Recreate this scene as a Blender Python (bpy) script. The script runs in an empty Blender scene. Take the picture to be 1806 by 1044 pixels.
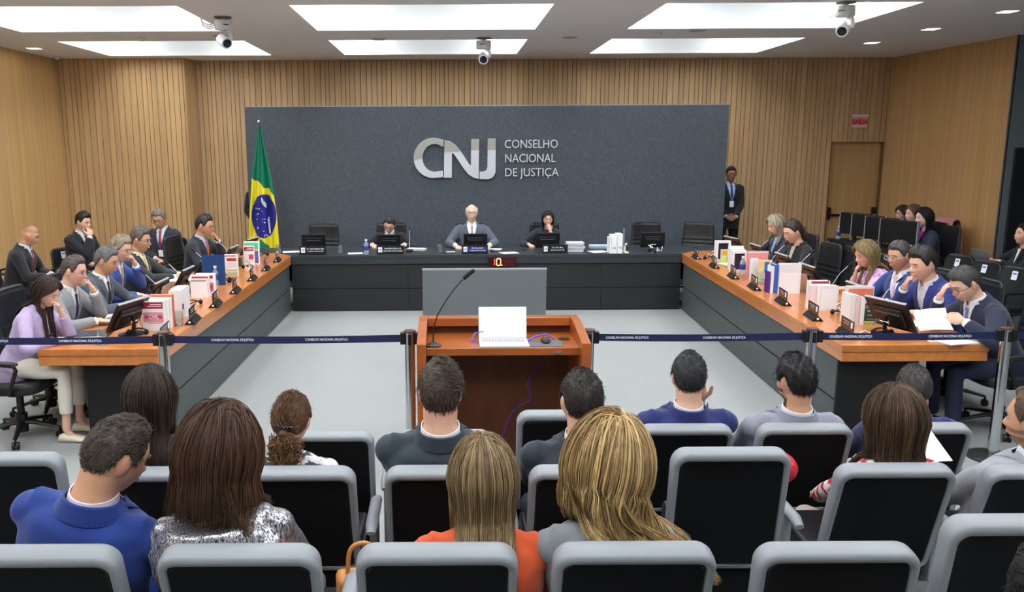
import bpy, math, random
import numpy as np
from mathutils import Vector, Matrix, Euler, noise as mnoise

SC = bpy.context.scene
COL = SC.collection
PI = math.pi
random.seed(7)
RNG = np.random.default_rng(7)

# ------------------------------------------------------------------ camera
IW, IH = 1806, 1044
FPX, CX, CY = 1451.0, 790.0, 522.0
PITCH = math.atan(264 / 1451); CAMH = 2.26; ROLL = math.radians(0.3)
cam = bpy.data.cameras.new('camera'); camo = bpy.data.objects.new('camera', cam); COL.objects.link(camo)
cam.sensor_width = 36; cam.lens = 36 * FPX / IW; cam.shift_x = (903 - CX) / IW
cam.clip_start = 0.05; cam.clip_end = 100
camo.matrix_world = Matrix.Translation((0, 0, CAMH)) @ Matrix.Rotation(PI / 2 - PITCH, 4, 'X') @ Matrix.Rotation(-ROLL, 4, 'Z')
SC.camera = camo
# ------------------------------------------------------------------ world, view
w = bpy.data.worlds.new('world'); SC.world = w; w.use_nodes = True
w.node_tree.nodes['Background'].inputs[0].default_value = (.6, .65, .7, 1)
w.node_tree.nodes['Background'].inputs[1].default_value = 0.15
SC.view_settings.view_transform = 'Standard'; SC.view_settings.look = 'None'
SC.view_settings.gamma = 1; SC.view_settings.use_curve_mapping = False
SC.view_settings.exposure = 0.0
LIGHT_PANEL = 9.8      # radiance of the ceiling light diffusers
DOWNLIGHT = 12.0


def _ray(u, v):
    x, y = u - CX, CY - v
    c, s = math.cos(ROLL), math.sin(ROLL)
    x, y = x * c + y * s, -x * s + y * c
    a, b = x / FPX, y / FPX
    cp, sp = math.cos(PITCH), math.sin(PITCH)
    return a, cp + b * sp, -sp + b * cp


def atz(u, v, z=0.0):
    d = _ray(u, v); t = (z - CAMH) / d[2]; return Vector((d[0] * t, d[1] * t, z))


def aty(u, v, Y):
    d = _ray(u, v); t = Y / d[1]; return Vector((d[0] * t, Y, CAMH + d[2] * t))


# ------------------------------------------------------------------ materials
def lin(c):
    return tuple(((x / 255) / 12.92 if x / 255 <= .04045 else ((x / 255 + .055) / 1.055) ** 2.4) for x in c)


_M = {}


def mat(name, rgb, rough=.6, metal=0., spec=.5, emit=None, es=0., coat=0., attr=None, noise=None, bump=None, alpha=1., trans=0., sheen=0., ior=1.45):
    """rgb in sRGB 0..255. noise=(scale, amount, stretch xyz); bump=(scale, strength, distance, stretch)"""
    if name in _M: return _M[name]
    m = bpy.data.materials.new(name); m.use_nodes = True; _M[name] = m
    nt = m.node_tree; N, L = nt.nodes, nt.links
    p = N['Principled BSDF']
    c = lin(rgb)
    p.inputs['Base Color'].default_value = (*c, 1)
    p.inputs['Roughness'].default_value = rough
    p.inputs['Metallic'].default_value = metal
    p.inputs['Specular IOR Level'].default_value = spec
    p.inputs['IOR'].default_value = ior
    if coat: p.inputs['Coat Weight'].default_value = coat; p.inputs['Coat Roughness'].default_value = .12
    if trans: p.inputs['Transmission Weight'].default_value = trans
    if alpha < 1: p.inputs['Alpha'].default_value = alpha
    if sheen: p.inputs['Sheen Weight'].default_value = sheen; p.inputs['Sheen Roughness'].default_value = .5
    if emit:
        p.inputs['Emission Color'].default_value = (*lin(emit), 1); p.inputs['Emission Strength'].default_value = es
    src = None
    if attr:
        a = N.new('ShaderNodeAttribute'); a.attribute_name = attr; src = a.outputs['Color']
        if noise is None: L.new(src, p.inputs['Base Color'])
    tc = None
    if noise or bump: tc = N.new('ShaderNodeTexCoord')
    if noise:
        sc, am, st = noise
        mp = N.new('ShaderNodeMapping'); mp.inputs['Scale'].default_value = st; L.new(tc.outputs['Object'], mp.inputs[0])
        nz = N.new('ShaderNodeTexNoise'); nz.inputs['Scale'].default_value = sc; nz.inputs['Detail'].default_value = 5; L.new(mp.outputs[0], nz.inputs[0])
        mr = N.new('ShaderNodeMapRange'); mr.inputs['From Min'].default_value = .3; mr.inputs['From Max'].default_value = .7
        mr.inputs['To Min'].default_value = 1 - am; mr.inputs['To Max'].default_value = 1 + am; L.new(nz.outputs[0], mr.inputs[0])
        vm = N.new('ShaderNodeVectorMath'); vm.operation = 'SCALE'
        if src is not None: L.new(src, vm.inputs[0])
        else: vm.inputs[0].default_value = c
        L.new(mr.outputs[0], vm.inputs['Scale']); L.new(vm.outputs[0], p.inputs['Base Color'])
    if bump:
        sc, stg, dist, st = bump
        mp = N.new('ShaderNodeMapping'); mp.inputs['Scale'].default_value = st; L.new(tc.outputs['Object'], mp.inputs[0])
        nz = N.new('ShaderNodeTexNoise'); nz.inputs['Scale'].default_value = sc; nz.inputs['Detail'].default_value = 4; L.new(mp.outputs[0], nz.inputs[0])
        b = N.new('ShaderNodeBump'); b.inputs['Strength'].default_value = stg; b.inputs['Distance'].default_value = dist
        L.new(nz.outputs[0], b.inputs['Height']); L.new(b.outputs[0], p.inputs['Normal'])
    return m


# ------------------------------------------------------------------ mesh builder
def rotm(x=0, y=0, z=0):
    return np.array(Euler((x, y, z), 'XYZ').to_matrix())


def smooth_path(P, it=3):
    P = [np.array(p, float) for p in P]
    for _ in range(it):
        Q = [P[0]]
        for a, c in zip(P[:-1], P[1:]): Q += [a * .75 + c * .25, a * .25 + c * .75]
        P = Q + [P[-1]]
    return P


class MB:
    def __init__(s): s.V = []; s.F = []; s.n = 0; s.MI = []; s.C = []; s.usec = False

    def add(s, v, f, mi=0, col=None):
        v = np.asarray(v, float).reshape(-1, 3)
        s.V.append(v)
        n = s.n
        for q in f: s.F.append(tuple(int(i) + n for i in q))
        s.MI += [mi] * len(f)
        if col is None: c = np.tile([1, 1, 1, 1.], (len(v), 1))
        else:
            s.usec = True
            c = np.asarray(col, float)
            if c.ndim == 1: c = np.tile([*c[:3], 1.], (len(v), 1))
        s.C.append(c)
        s.n += len(v)
        return s

    def box(s, c, size, R=None, mi=0, col=None):
        h = np.array(size) / 2
        v = np.array([(x, y, z) for x in (-1, 1) for y in (-1, 1) for z in (-1, 1)], float) * h
        if R is not None: v = v @ np.array(R).T
        v += np.array(c)
        return s.add(v, [(0, 1, 3, 2), (4, 6, 7, 5), (0, 4, 5, 1), (2, 3, 7, 6), (0, 2, 6, 4), (1, 5, 7, 3)], mi, col)

    def bb(s, x0, x1, y0, y1, z0, z1, mi=0, col=None):
        return s.box(((x0 + x1) / 2, (y0 + y1) / 2, (z0 + z1) / 2), (abs(x1 - x0), abs(y1 - y0), abs(z1 - z0)), None, mi, col)

    def rings(s, rings, mi=0, cap=True, closed=True, col=None):
        n = len(rings[0]); v = np.concatenate([np.asarray(r, float) for r in rings]); f = []
        m = n if closed else n - 1
        for k in range(len(rings) - 1):
            a = k * n; b = a + n
            for i in range(m):
                j = (i + 1) % n
                f.append((a + i, a + j, b + j, b + i))
        if cap and closed:
            f.append(tuple(range(n - 1, -1, -1))); f.append(tuple((len(rings) - 1) * n + i for i in range(n)))
        return s.add(v, f, mi, col)

    def tube(s, path, rad, n=10, mi=0, cap=True, col=None, flat=1.0, up=None):
        P = [np.array(p, float) for p in path]
        if np.isscalar(rad): rad = [rad] * len(P)
        rings = []; u = None
        for i, p in enumerate(P):
            t = P[min(i + 1, len(P) - 1)] - P[max(i - 1, 0)]; t /= (np.linalg.norm(t) + 1e-12)
            if u is None:
                a = np.array(up, float) if up is not None else (np.array([0, 0, 1.]) if abs(t[2]) < .9 else np.array([1., 0, 0]))
                u = a - t * (a @ t)
            else: u = u - t * (u @ t)
            u /= (np.linalg.norm(u) + 1e-12); w_ = np.cross(t, u)
            an = np.arange(n) * 2 * PI / n
            rings.append(p + rad[i] * (np.outer(np.cos(an), w_) + flat * np.outer(np.sin(an), u)))
        return s.rings(rings, mi, cap, True, col)

    def cyl(s, p0, p1, r0, r1=None, n=16, mi=0, col=None):
        return s.tube([p0, p1], [r0, r0 if r1 is None else r1], n, mi, True, col)

    def ell(s, c, r, R=None, nu=16, nv=10, mi=0, col=None):
        vs = []; f = []
        for j in range(1, nv):
            ph = PI * j / nv
            for i in range(nu):
                th = 2 * PI * i / nu
                vs.append((math.sin(ph) * math.cos(th), math.sin(ph) * math.sin(th), math.cos(ph)))
        top = len(vs); vs.append((0, 0, 1)); bot = len(vs); vs.append((0, 0, -1))
        for j in range(nv - 2):
            for i in range(nu):
                k = (i + 1) % nu; f.append((j * nu + i, (j + 1) * nu + i, (j + 1) * nu + k, j * nu + k))
        for i in range(nu):
            k = (i + 1) % nu; f.append((top, i, k)); f.append((bot, (nv - 2) * nu + k, (nv - 2) * nu + i))
        v = np.array(vs) * np.array(r if hasattr(r, '__len__') else (r, r, r))
        if R is not None: v = v @ np.array(R).T
        return s.add(v + np.array(c), f, mi, col)

    def lathe(s, prof, c=(0, 0, 0), n=24, mi=0, R=None):
        an = np.arange(n) * 2 * PI / n; rings = []
        for r, z in prof:
            q = np.stack([r * np.cos(an), r * np.sin(an), np.full(n, z)], 1)
            if R is not None: q = q @ np.array(R).T
            rings.append(q + np.array(c))
        return s.rings(rings, mi)

    def prism(s, poly, y0, y1, mi=0, R=None, c=(0, 0, 0)):
        """extrude an (x,z) polygon along y"""
        a = np.array([(x, y0, z) for x, z in poly], float); b = np.array([(x, y1, z) for x, z in poly], float)
        if R is not None: a = a @ np.array(R).T; b = b @ np.array(R).T
        return s.rings([a + np.array(c), b + np.array(c)], mi)

    def mesh(s, name, mats, smooth=True):
        me = bpy.data.meshes.new(name)
        V = np.concatenate(s.V) if s.V else np.zeros((0, 3))
        lens = np.fromiter((len(f) for f in s.F), int, len(s.F))
        loops = np.fromiter((i for f in s.F for i in f), np.int32, int(lens.sum()))
        starts = np.concatenate([[0], np.cumsum(lens)[:-1]]) if len(lens) else lens
        me.vertices.add(len(V)); me.vertices.foreach_set('co', V.ravel())
        me.loops.add(len(loops)); me.loops.foreach_set('vertex_index', loops)
        me.polygons.add(len(lens)); me.polygons.foreach_set('loop_start', starts.astype(np.int32))
        me.polygons.foreach_set('material_index', np.array(s.MI, np.int32))
        me.update(calc_edges=True); me.validate()
        if s.usec:
            a = me.color_attributes.new('col', 'FLOAT_COLOR', 'POINT'); a.data.foreach_set('color', np.concatenate(s.C).ravel())
        me.polygons.foreach_set('use_smooth', np.full(len(me.polygons), bool(smooth)))
        if not isinstance(mats, (list, tuple)): mats = [mats]
        for m in mats: me.materials.append(m)
        if smooth == 'auto': me.set_sharp_from_angle(angle=math.radians(35))
        return me

    def build(s, name, mats, parent=None, smooth='auto', bevel=0, loc=None):
        o = bpy.data.objects.new(name, s.mesh(name, mats, smooth)); COL.objects.link(o)
        if parent is not None: o.parent = parent
        if loc is not None: o.location = loc
        if bevel:
            b = o.modifiers.new('bevel', 'BEVEL'); b.width = bevel; b.segments = 2; b.limit_method = 'ANGLE'; b.angle_limit = math.radians(40)
        return o


def tag(o, label=None, cat=None, group=None, kind=None):
    if label: o['label'] = label
    if cat: o['category'] = cat
    if group: o['group'] = group
    if kind: o['kind'] = kind
    return o


def empty(name, loc=(0, 0, 0), rz=0., label=None, cat=None, group=None, kind=None):
    o = bpy.data.objects.new(name, None); COL.objects.link(o); o.location = loc; o.rotation_euler = (0, 0, rz)
    o.empty_display_size = .1
    return tag(o, label, cat, group, kind)


def kids(o): return [c for c in o.children]


def copy_tree(o, parent=None, **kw):
    c = o.copy(); COL.objects.link(c)
    if parent is not None: c.parent = parent
    for ch in list(o.children): copy_tree(ch, c)
    for k, v in kw.items(): c[k] = v
    return c


def place(o, loc, rz=0.): o.location = loc; o.rotation_euler = (0, 0, rz); return o


def textmesh(name, s, size, m, parent, M4, ext=.002, ax='CENTER', sx=1.0, bold=0., line=1.0):
    cu = bpy.data.curves.new(name, 'FONT'); cu.body = s; cu.size = size; cu.extrude = ext; cu.align_x = ax; cu.align_y = 'CENTER'
    cu.offset = bold; cu.space_line = line; cu.resolution_u = 3
    o = bpy.data.objects.new(name, cu); COL.objects.link(o)
    me = bpy.data.meshes.new_from_object(o.evaluated_get(bpy.context.evaluated_depsgraph_get()))
    bpy.data.objects.remove(o); bpy.data.curves.remove(cu)
    me.transform(Matrix(M4) @ Matrix.Diagonal((sx, 1, 1, 1))); me.materials.clear(); me.materials.append(m); me.name = name
    o = bpy.data.objects.new(name, me); COL.objects.link(o)
    if parent is not None: o.parent = parent
    return o


def frame4(loc, rx=PI / 2, ry=0., rz=0.):
    """text standing upright facing -Y by default"""
    return Matrix.Translation(loc) @ Matrix.Rotation(rz, 4, 'Z') @ Matrix.Rotation(ry, 4, 'Y') @ Matrix.Rotation(rx, 4, 'X')


# ------------------------------------------------------------------ palette
m_white = mat('white paint', (225, 224, 222), .7)
m_ceil = mat('ceiling paint', (232, 233, 236), .85)
m_recess = mat('recess paint', (226, 230, 230), .8)
m_diff = mat('light diffuser', (255, 255, 255), .5, emit=(250, 252, 255), es=LIGHT_PANEL)
m_down = mat('downlight lens', (255, 255, 255), .5, emit=(255, 252, 245), es=DOWNLIGHT)
m_grille = mat('grey air grille', (205, 208, 205), .6)
m_wood = mat('slat wood', (178, 140, 98), .55, attr='col', noise=(3, .10, (6, 6, .25)))
m_woodv = mat('veneer wood', (172, 130, 84), .5, attr='col', noise=(2.5, .10, (7, 7, .2)))
m_gap = mat('dark groove backing', (40, 30, 22), .9)
m_panel = mat('slate fabric panel', (77, 84, 92), .8, noise=(55, .2, (1, 1, .55)), bump=(60, .5, .004, (1, 1, .5)))
m_carpet = mat('grey carpet', (149, 153, 152), .95, noise=(90, .14, (1, 1, 1)), bump=(160, .6, .004, (1, 1, 1)))
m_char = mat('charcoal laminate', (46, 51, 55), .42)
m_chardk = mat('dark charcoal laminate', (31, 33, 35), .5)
m_charpan = mat('grey green laminate', (76, 83, 83), .5)
m_seam = mat('black seam', (12, 13, 14), .7)
m_desk = mat('varnished orange wood', (196, 120, 56), .28, noise=(2.2, .14, (9, .8, 9)), coat=.4)
m_pod = mat('varnished red wood', (160, 86, 36), .3, noise=(2.2, .14, (1.2, 4, 6)), coat=.4)
m_poddk = mat('lectern back veneer', (96, 50, 24), .55, noise=(2.2, .2, (6, 4, 1)))
m_black = mat('black plastic', (20, 21, 23), .4)
m_blackm = mat('matte black', (14, 14, 15), .8)
m_screen = mat('monitor back', (24, 24, 26), .35)
m_leather = mat('black leather', (30, 32, 35), .38, bump=(30, .25, .004, (1, 1, 1)))
m_leathers = mat('black leather edge', (52, 56, 60), .35)
m_chrome = mat('polished steel', (200, 203, 206), .16, metal=1.)
m_alu = mat('brushed aluminium', (190, 192, 195), .35, metal=.9)
m_greyp = mat('grey plastic', (150, 154, 158), .45)
m_rim = mat('light grey seat shell', (138, 143, 148), .42)
m_mesh = mat('black seat mesh', (9, 10, 13), .8, spec=.25, noise=(8, .15, (1, 1, 30)))
m_paper = mat('paper', (238, 238, 238), .8)
m_paperb = mat('paper cream', (232, 226, 210), .8)
m_navy = mat('navy belt', (22, 28, 72), .7)
m_txtw = mat('white print', (235, 238, 245), .6)
m_glass = mat('clear glass', (235, 245, 245), .05, trans=.95, ior=1.45)
m_bottle = mat('bottle plastic', (215, 232, 240), .12, trans=.7, ior=1.2)
m_blue = mat('blue label', (40, 60, 160), .5)
m_cap = mat('white cap', (235, 236, 238), .4)


# ================================================================== ROOM
CEILZ = 3.75; WY = 14.85


def struct(o): o['kind'] = 'structure'; return o


# floor and tiers
b = MB(); b.bb(-7.2, 10.5, -3.2, 15.2, -.15, 0); struct(b.build('floor', m_carpet, smooth=False))
b = MB()
for (y1, z) in ((3.55, .12), (2.66, .24), (1.78, .36), (.9, .48)): b.bb(-7.0, 10.3, -3.0, y1, z - .1201, z)
struct(b.build('floor_tiers', m_carpet, smooth=False))
b = MB(); b.bb(-3.3, 6.2, 13.41, 14.83, 0.0, .1); struct(b.build('floor_platform', m_carpet, smooth=False))


def plank_wall(name, p0, p1, z0, z1, w_, gap, nrm, m=m_wood, base=(176, 138, 96), var=.10, holes=(), jit=.25, seed=1):
    """vertical boards along p0->p1 (xy), nrm = room side; boards as geometry with real gaps"""
    r = random.Random(seed); p0 = np.array(p0, float); p1 = np.array(p1, float); L = np.linalg.norm(p1 - p0); d = (p1 - p0) / L
    n = np.array(nrm, float); n /= np.linalg.norm(n); ang = math.atan2(d[1], d[0]); R = rotm(0, 0, ang)
    b = MB(); s = 0.
    bc = np.array(lin(base))
    while s < L - .001:
        ww = min(w_ * (1 + r.uniform(-jit, jit)), L - s)
        c = bc * (1 + r.uniform(-var, var)); c[2] *= 1 + r.uniform(-.06, .06)
        mid = s + ww / 2
        segs = [(z0, z1)]
        for (h0, h1, hz) in holes:
            if h0 < mid < h1: segs = [(hz, z1)]
        for (a, e) in segs:
            q = p0 + d * mid + n * (-.012)
            b.box((q[0], q[1], (a + e) / 2), (max(ww - gap, .01), .024, e - a), R, 0, c)
        s += ww
    # backing
    def back(a, e, za, ze):
        q = p0 + d * (a + e) / 2 - n * .044
        b.box((q[0], q[1], (za + ze) / 2), (e - a, .04, ze - za), R, 1)
    cuts = sorted(holes); cur = 0.
    for (h0, h1, hz) in cuts:
        back(cur, h0, z0, z1); back(h0, h1, hz, z1); cur = h1
    back(cur, L, z0, z1)
    return struct(b.build(name, [m, m_gap], smooth=False))


dl = aty(1467, 250, WY); dr = aty(1560, 250, WY)
DX0, DX1, DZ = dl.x, dr.x, dl.z
plank_wall('wall_back', (-4.37, WY), (8.0, WY), 0, CEILZ, .088, .009, (0, -1), holes=((DX0 + 4.37, DX1 + 4.37, DZ),), seed=3, base=(192, 158, 116))
plank_wall('wall_back_niche', (-6.66, 14.4), (-4.45, 14.4), 0, CEILZ, .093, .009, (0, -1), base=(194, 158, 112), seed=4)
plank_wall('wall_niche_return', (-4.452, 14.426), (-4.37, WY), 0, CEILZ, .15, .001, (1, 0), base=(184, 148, 104), seed=5)
plank_wall('wall_left', (-6.74, -3.0), (-6.62, 14.4), 0, CEILZ, .16, .0015, (1, 0), m_woodv, base=(198, 160, 108), var=.05, seed=6)
plank_wall('wall_right', (7.97, 11.95), (7.82, WY), 0, CEILZ, .16, .0015, (-1, 0), m_woodv, base=(194, 155, 104), var=.04, seed=7)
m_dgrey = mat('dark grey wall paint', (112, 122, 128), .8)
b = MB(); b.bb(7.975, 9.9, 11.95, 12.15, 0, CEILZ); struct(b.build('wall_right_return', m_dgrey, smooth=False))
b = MB(); b.bb(9.9, 10.1, -3, 12.15, 0, CEILZ); struct(b.build('wall_right_side', m_dgrey, smooth=False))
b = MB(); b.bb(-7.0, 10.1, -3.2, -3.0, 0, CEILZ); struct(b.build('wall_rear', mat('beige paint', (226, 222, 214), .8), smooth=False))
# dark screen recess on the grey return (a tall dark panel)
q0 = aty(1791, 262, 11.93)
b = MB(); b.bb(q0.x, q0.x + 1.4, 11.90, 11.948, .35, q0.z)
o = b.build('wall_display', m_black); tag(o, 'tall black display panel on the dark grey wall at the right edge', 'display')
b = MB(); b.bb(q0.x - .015, q0.x + 1.415, 11.895, 11.905, .33, .35); b.bb(q0.x - .015, q0.x, 11.895, 11.905, .35, q0.z); b.bb(q0.x - .015, q0.x + 1.415, 11.895, 11.905, q0.z, q0.z + .015)
b.build('bezel', m_char, o)

# ceiling with six + more recesses
XS = [(-5.53, -2.88), (-1.68, 1.15), (2.35, 5.1)]
YS = [(12.15, 14.03), (9.2, 11.15), (6.2, 8.2), (3.2, 5.2), (.2, 2.2)]
b = MB(); xe = [-7.0] + [e for x in XS for e in x] + [10.3]; ye = [-3.2] + [e for y in reversed(YS) for e in y] + [15.2]
for i in range(len(xe) - 1):
    for j in range(len(ye) - 1):
        if i % 2 == 1 and j % 2 == 1: continue
        b.bb(xe[i], xe[i + 1], ye[j], ye[j + 1], CEILZ, CEILZ + .05)
struct(b.build('ceiling', m_ceil, smooth=False))
RD = .40
first = None
for j, (y0, y1) in enumerate(YS):
    for i, (x0, x1) in enumerate(XS):
        t = empty('ceiling_light', ((x0 + x1) / 2, (y0 + y1) / 2, CEILZ))
        W, D = x1 - x0, y1 - y0
        b = MB(); th = .02
        b.bb(-W / 2 - th, -W / 2, -D / 2, D / 2, .0502, RD); b.bb(W / 2, W / 2 + th, -D / 2, D / 2, .0502, RD)
        b.bb(-W / 2 - th, W / 2 + th, -D / 2 - th, -D / 2, .0502, RD); b.bb(-W / 2 - th, W / 2 + th, D / 2, D / 2 + th, .0502, RD)
        b.bb(-W / 2 - th, W / 2 + th, -D / 2 - th, D / 2 + th, RD, RD + th)
        b.build('recess_box', m_recess, t, smooth=False)
        b = MB(); b.bb(-W / 2 + .02, -W / 2 + .5, -D / 2 + .02, D / 2 - .02, RD - .05, RD - .002); b.build('diffuser', m_diff, t, smooth=False)
        b = MB(); b.bb(W / 2 - .5, W / 2 - .02, -D / 2 + .02, D / 2 - .02, RD - .05, RD - .002); b.build('diffuser', m_diff, t, smooth=False)
        if j: b = MB(); b.bb(-W / 2 + .52, W / 2 - .52, -D / 2 + .02, -D / 2 + .5, RD - .05, RD - .002); b.build('diffuser', m_diff, t, smooth=False)
        b = MB()
        b.bb(-W / 2 + .6, W / 2 - .6, D / 2 - .35, D / 2 - .05, RD - .03, RD - .0021)
        b.build('air_grille', m_grille, t, smooth=False)
        b = MB(); b.bb(-.01, .01, D / 2 - .35, D / 2 - .05, RD - .034, RD - .0305)
        b.bb(-W / 2 + .7, -.3, D / 2 - .15, D / 2 - .14, RD - .034, RD - .0305); b.bb(.2, W / 2 - .7, D / 2 - .15, D / 2 - .14, RD - .034, RD - .0305)
        b.build('grille_slot', m_greyp, t, smooth=False)
        row = ['farthest row by the back wall', 'second row from the back wall', 'row over the desks', 'row over the front seats', 'row over the rear seats'][j]
        side = ['left', 'middle', 'right'][i]
        tag(t, f'bright recessed ceiling light opening, {side} one of the {row}', 'ceiling light', 'recessed ceiling lights')

# downlights along the sides
def downlight(x, y, lab, grp='square downlights'):
    t = empty('downlight', (x, y, CEILZ), 0, lab, 'downlight', grp)
    b = MB(); s_ = .085
    b.bb(-s_, s_, -s_, s_, -.004, -.0005); b.build('lens', m_down, t, smooth=False)
    b = MB()
    for (a0, a1, c0, c1) in ((-s_ - .012, s_ + .012, -s_ - .012, -s_), (-s_ - .012, s_ + .012, s_, s_ + .012), (-s_ - .012, -s_, -s_, s_), (s_, s_ + .012, -s_, s_)): b.bb(a0, a1, c0, c1, -.006, -.0004)
    b.build('frame', m_white, t, smooth=False)


for (u, v, lab) in ((60, 85, 'square ceiling downlight beside the left wood wall'), (1777, 20, 'square ceiling downlight nearest the right edge'),
                    (1642, 51, 'square ceiling downlight, middle one of the three on the right'), (1538, 75, 'square ceiling downlight above the exit sign')):
    p = atz(u, v, CEILZ); downlight(p.x, p.y, lab)

# air diffusers / speaker discs and detectors on the ceiling
for (u, v, lab) in ((668, 69, 'round flush ceiling speaker left of the middle camera'), (1005, 66, 'round flush ceiling speaker right of the middle camera'), (390, 63, 'round flush ceiling speaker behind the left camera'), (1230, 54, 'round flush ceiling speaker left of the right camera')):
    p = atz(u, v, CEILZ); b = MB(); b.lathe([(.0, -.006), (.1, -.006), (.115, -.001), (0.0, -.0004)], n=32)
    o = b.build('ceiling_speaker', mat('speaker grey', (178, 174, 170), .8), loc=p); tag(o, lab, 'ceiling speaker', 'round ceiling speakers')
for (u, v, lab) in ((249, 69, 'small white detector between the left ceiling lights'), (1161, 60, 'small cream detector between the right ceiling lights'), (100, 102, 'small white sensor at the left wall corner')):
    p = atz(u, v - 2, CEILZ); t = empty('smoke_detector', p, 0, lab, 'detector', 'ceiling detectors')
    b = MB(); b.lathe([(0, -.002), (.055, -.002), (.055, -.018), (0, -.018)], n=24); b.build('base', m_white, t)
    b = MB(); b.lathe([(0, -.018), (.04, -.018), (.032, -.045), (0, -.05)], n=24); b.build('sensor_head', m_paperb, t)


# pan tilt cameras
def ptz(u, v, yaw, tilt, lab, dist=None, cabled=False, s=1.):
    p = atz(u, v, CEILZ)
    t = empty('ceiling_camera', p, yaw, lab, 'camera', 'pan-tilt ceiling cameras')
    mw = mat('camera white', (214, 217, 218), .4)
    b = MB(); b.lathe([(0, -.001), (.11 * s, -.001), (.10 * s, -.012), (0, -.012)], n=28); b.build('ceiling_plate', mat('plate grey', (120, 118, 116), .7), t)
    b = MB(); b.cyl((0, 0, -.012), (0, 0, -.04), .03 * s, n=16)
    b.lathe([(0, -.04), (.10 * s, -.04), (.105 * s, -.05), (.105 * s, -.135), (.098 * s, -.145), (0, -.145)], n=32); b.build('base_housing', mw, t)
    b = MB(); b.bb(-.05 * s, .02 * s, -.107 * s, -.10 * s, -.10, -.09); b.build('marking', m_black, t)
    # yoke
    b = MB(); b.tube([(.03, 0, -.145), (.075 * s, 0, -.165), (.088 * s, 0, -.21), (.085 * s, 0, -.27)], [.05 * s, .042 * s, .036 * s, .03 * s], 16, flat=.6); b.build('yoke', mw, t)
    R = rotm(tilt, 0, 0); h = empty('camera_head', (0, 0, -.27)); h.parent = t
    b = MB(); prof = [(0, -.10), (.055, -.10), (.068, -.08), (.07, .08), (.066, .09), (0, .09)]
    RR = R @ rotm(PI / 2, 0, 0)
    b.lathe([(r * s, z * s) for r, z in prof], n=28, R=RR); hb = b.build('camera_barrel', mw, t); hb.location = (0, 0, -.27)
    b = MB(); b.lathe([(0, .0905 * s), (.052 * s, .0905 * s), (.045 * s, .094 * s), (0, .094 * s)], n=28, R=RR); l = b.build('lens', mat('lens glass', (18, 22, 48), .1), hb)
    bpy.data.objects.remove(h)
    if cabled:
        for k in range(3):
            b = MB(); b.tube([(-.1, .0, -.08 - .02 * k), (-.17, .03, -.10 - .02 * k), (-.23, .05, -.07 - .02 * k), (-.25, .06, -.01)], .008, 8); b.build('cable', m_white, t)
    return t


ptz(393, 30, math.radians(40), math.radians(22), 'white pan-tilt camera hanging from the ceiling above the left desk', cabled=True, s=.95)
ptz(853, 67, math.radians(-4), math.radians(20), 'white pan-tilt camera hanging from the ceiling over the centre', s=1.)
ptz(1492, 4, math.radians(-38), math.radians(25), 'white pan-tilt camera hanging from the ceiling at the right', cabled=True, s=.95)

b = MB(); b.bb(-4.4495, -4.442, 14.398, 14.44, 0, CEILZ, col=lin((190, 154, 108))); struct(b.build('trim_1', m_wood, smooth=False))
# door in the back wall
t = empty('door_1', ((DX0 + DX1) / 2, WY + .1, 0)); t['kind'] = 'structure'
W = DX1 - DX0
b = MB(); b.bb(-W / 2 + .012, W / 2 - .012, -.005, .04, 0.005, DZ - .012, col=lin((182, 146, 98))); b.build('door_leaf', m_woodv, t, smooth=False)
b = MB(); b.bb(-W / 2, -W / 2 + .01, -.10, .04, 0, DZ, col=lin((120, 86, 50))); b.bb(W / 2 - .01, W / 2, -.10, .04, 0, DZ, col=lin((120, 86, 50))); b.bb(-W / 2 + .01, W / 2 - .01, -.10, .04, DZ - .01, DZ, col=lin((120, 86, 50))); b.build('door_frame', m_woodv, t, smooth=False)
b = MB(); b.bb(-W / 2 + .02, W / 2 - .02, -.07, -.045, .98, 1.02); b.bb(-W / 2 + .02, -W / 2 + .09, -.075, -.006, .92, 1.14); b.bb(W / 2 - .09, W / 2 - .02, -.075, -.006, .92, 1.14); b.build('door_handle', m_black, t, bevel=.005)
# exit sign
p = aty(1516, 202, WY)
t = empty('exit_sign', (p.x, WY, p.z), 0, 'small white and red exit sign above the wooden door', 'sign')
b = MB(); b.bb(-.145, .145, -.06, -.001, -.04, .0); b.build('light_bar', m_white, t, bevel=.008)
b = MB(); b.bb(-.13, .13, -.034, -.026, -.225, -.04); b.build('sign_plate', mat('acrylic', (222, 205, 205), .3), t)
b = MB(); b.bb(-.127, .127, -.036, -.0345, -.19, -.06); b.build('red_field', mat('red print', (226, 150, 150), .5), t)
textmesh('lettering', 'SAÍDA', .105, mat('red letter', (204, 16, 30), .5), t, frame4((0, -.037, -.13)), .001, sx=.92, bold=.005)

# ================================================================== slate panel with the sign
PY = 13.3
pa = aty(431, 190, PY); pb = aty(1287, 184, PY)
PX0, PX1, PZ = pa.x, pb.x, (pa.z + pb.z) / 2
b = MB(); b.bb(PX0, PX1, PY, PY + .10, 0, PZ)
o = b.build('slate_panel', m_panel, smooth=False); tag(o, 'long dark slate-grey textured panel standing behind the bench', 'panel')
b = MB(); b.bb(PX0, PX1, PY - .001, PY + .101, PZ, PZ + .012); b.build('top_edge', m_greyp, o, smooth=False)

# logo letters, traced in a local frame of 1806x645 units (y down) and mapped to metres on the panel
def lg(x, y):
    u = 720 + x * 280 / 1806; v = 230 + y * 280 / 1806
    p = aty(u, v, PY - .05); return (p.x, p.z)


def arc(cx, cy, rx, ry, a0, a1, n=24):
    return [(cx + rx * math.cos(math.radians(a0 + (a1 - a0) * i / n)), cy + ry * math.sin(math.radians(a0 + (a1 - a0) * i / n))) for i in range(n + 1)]


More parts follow.
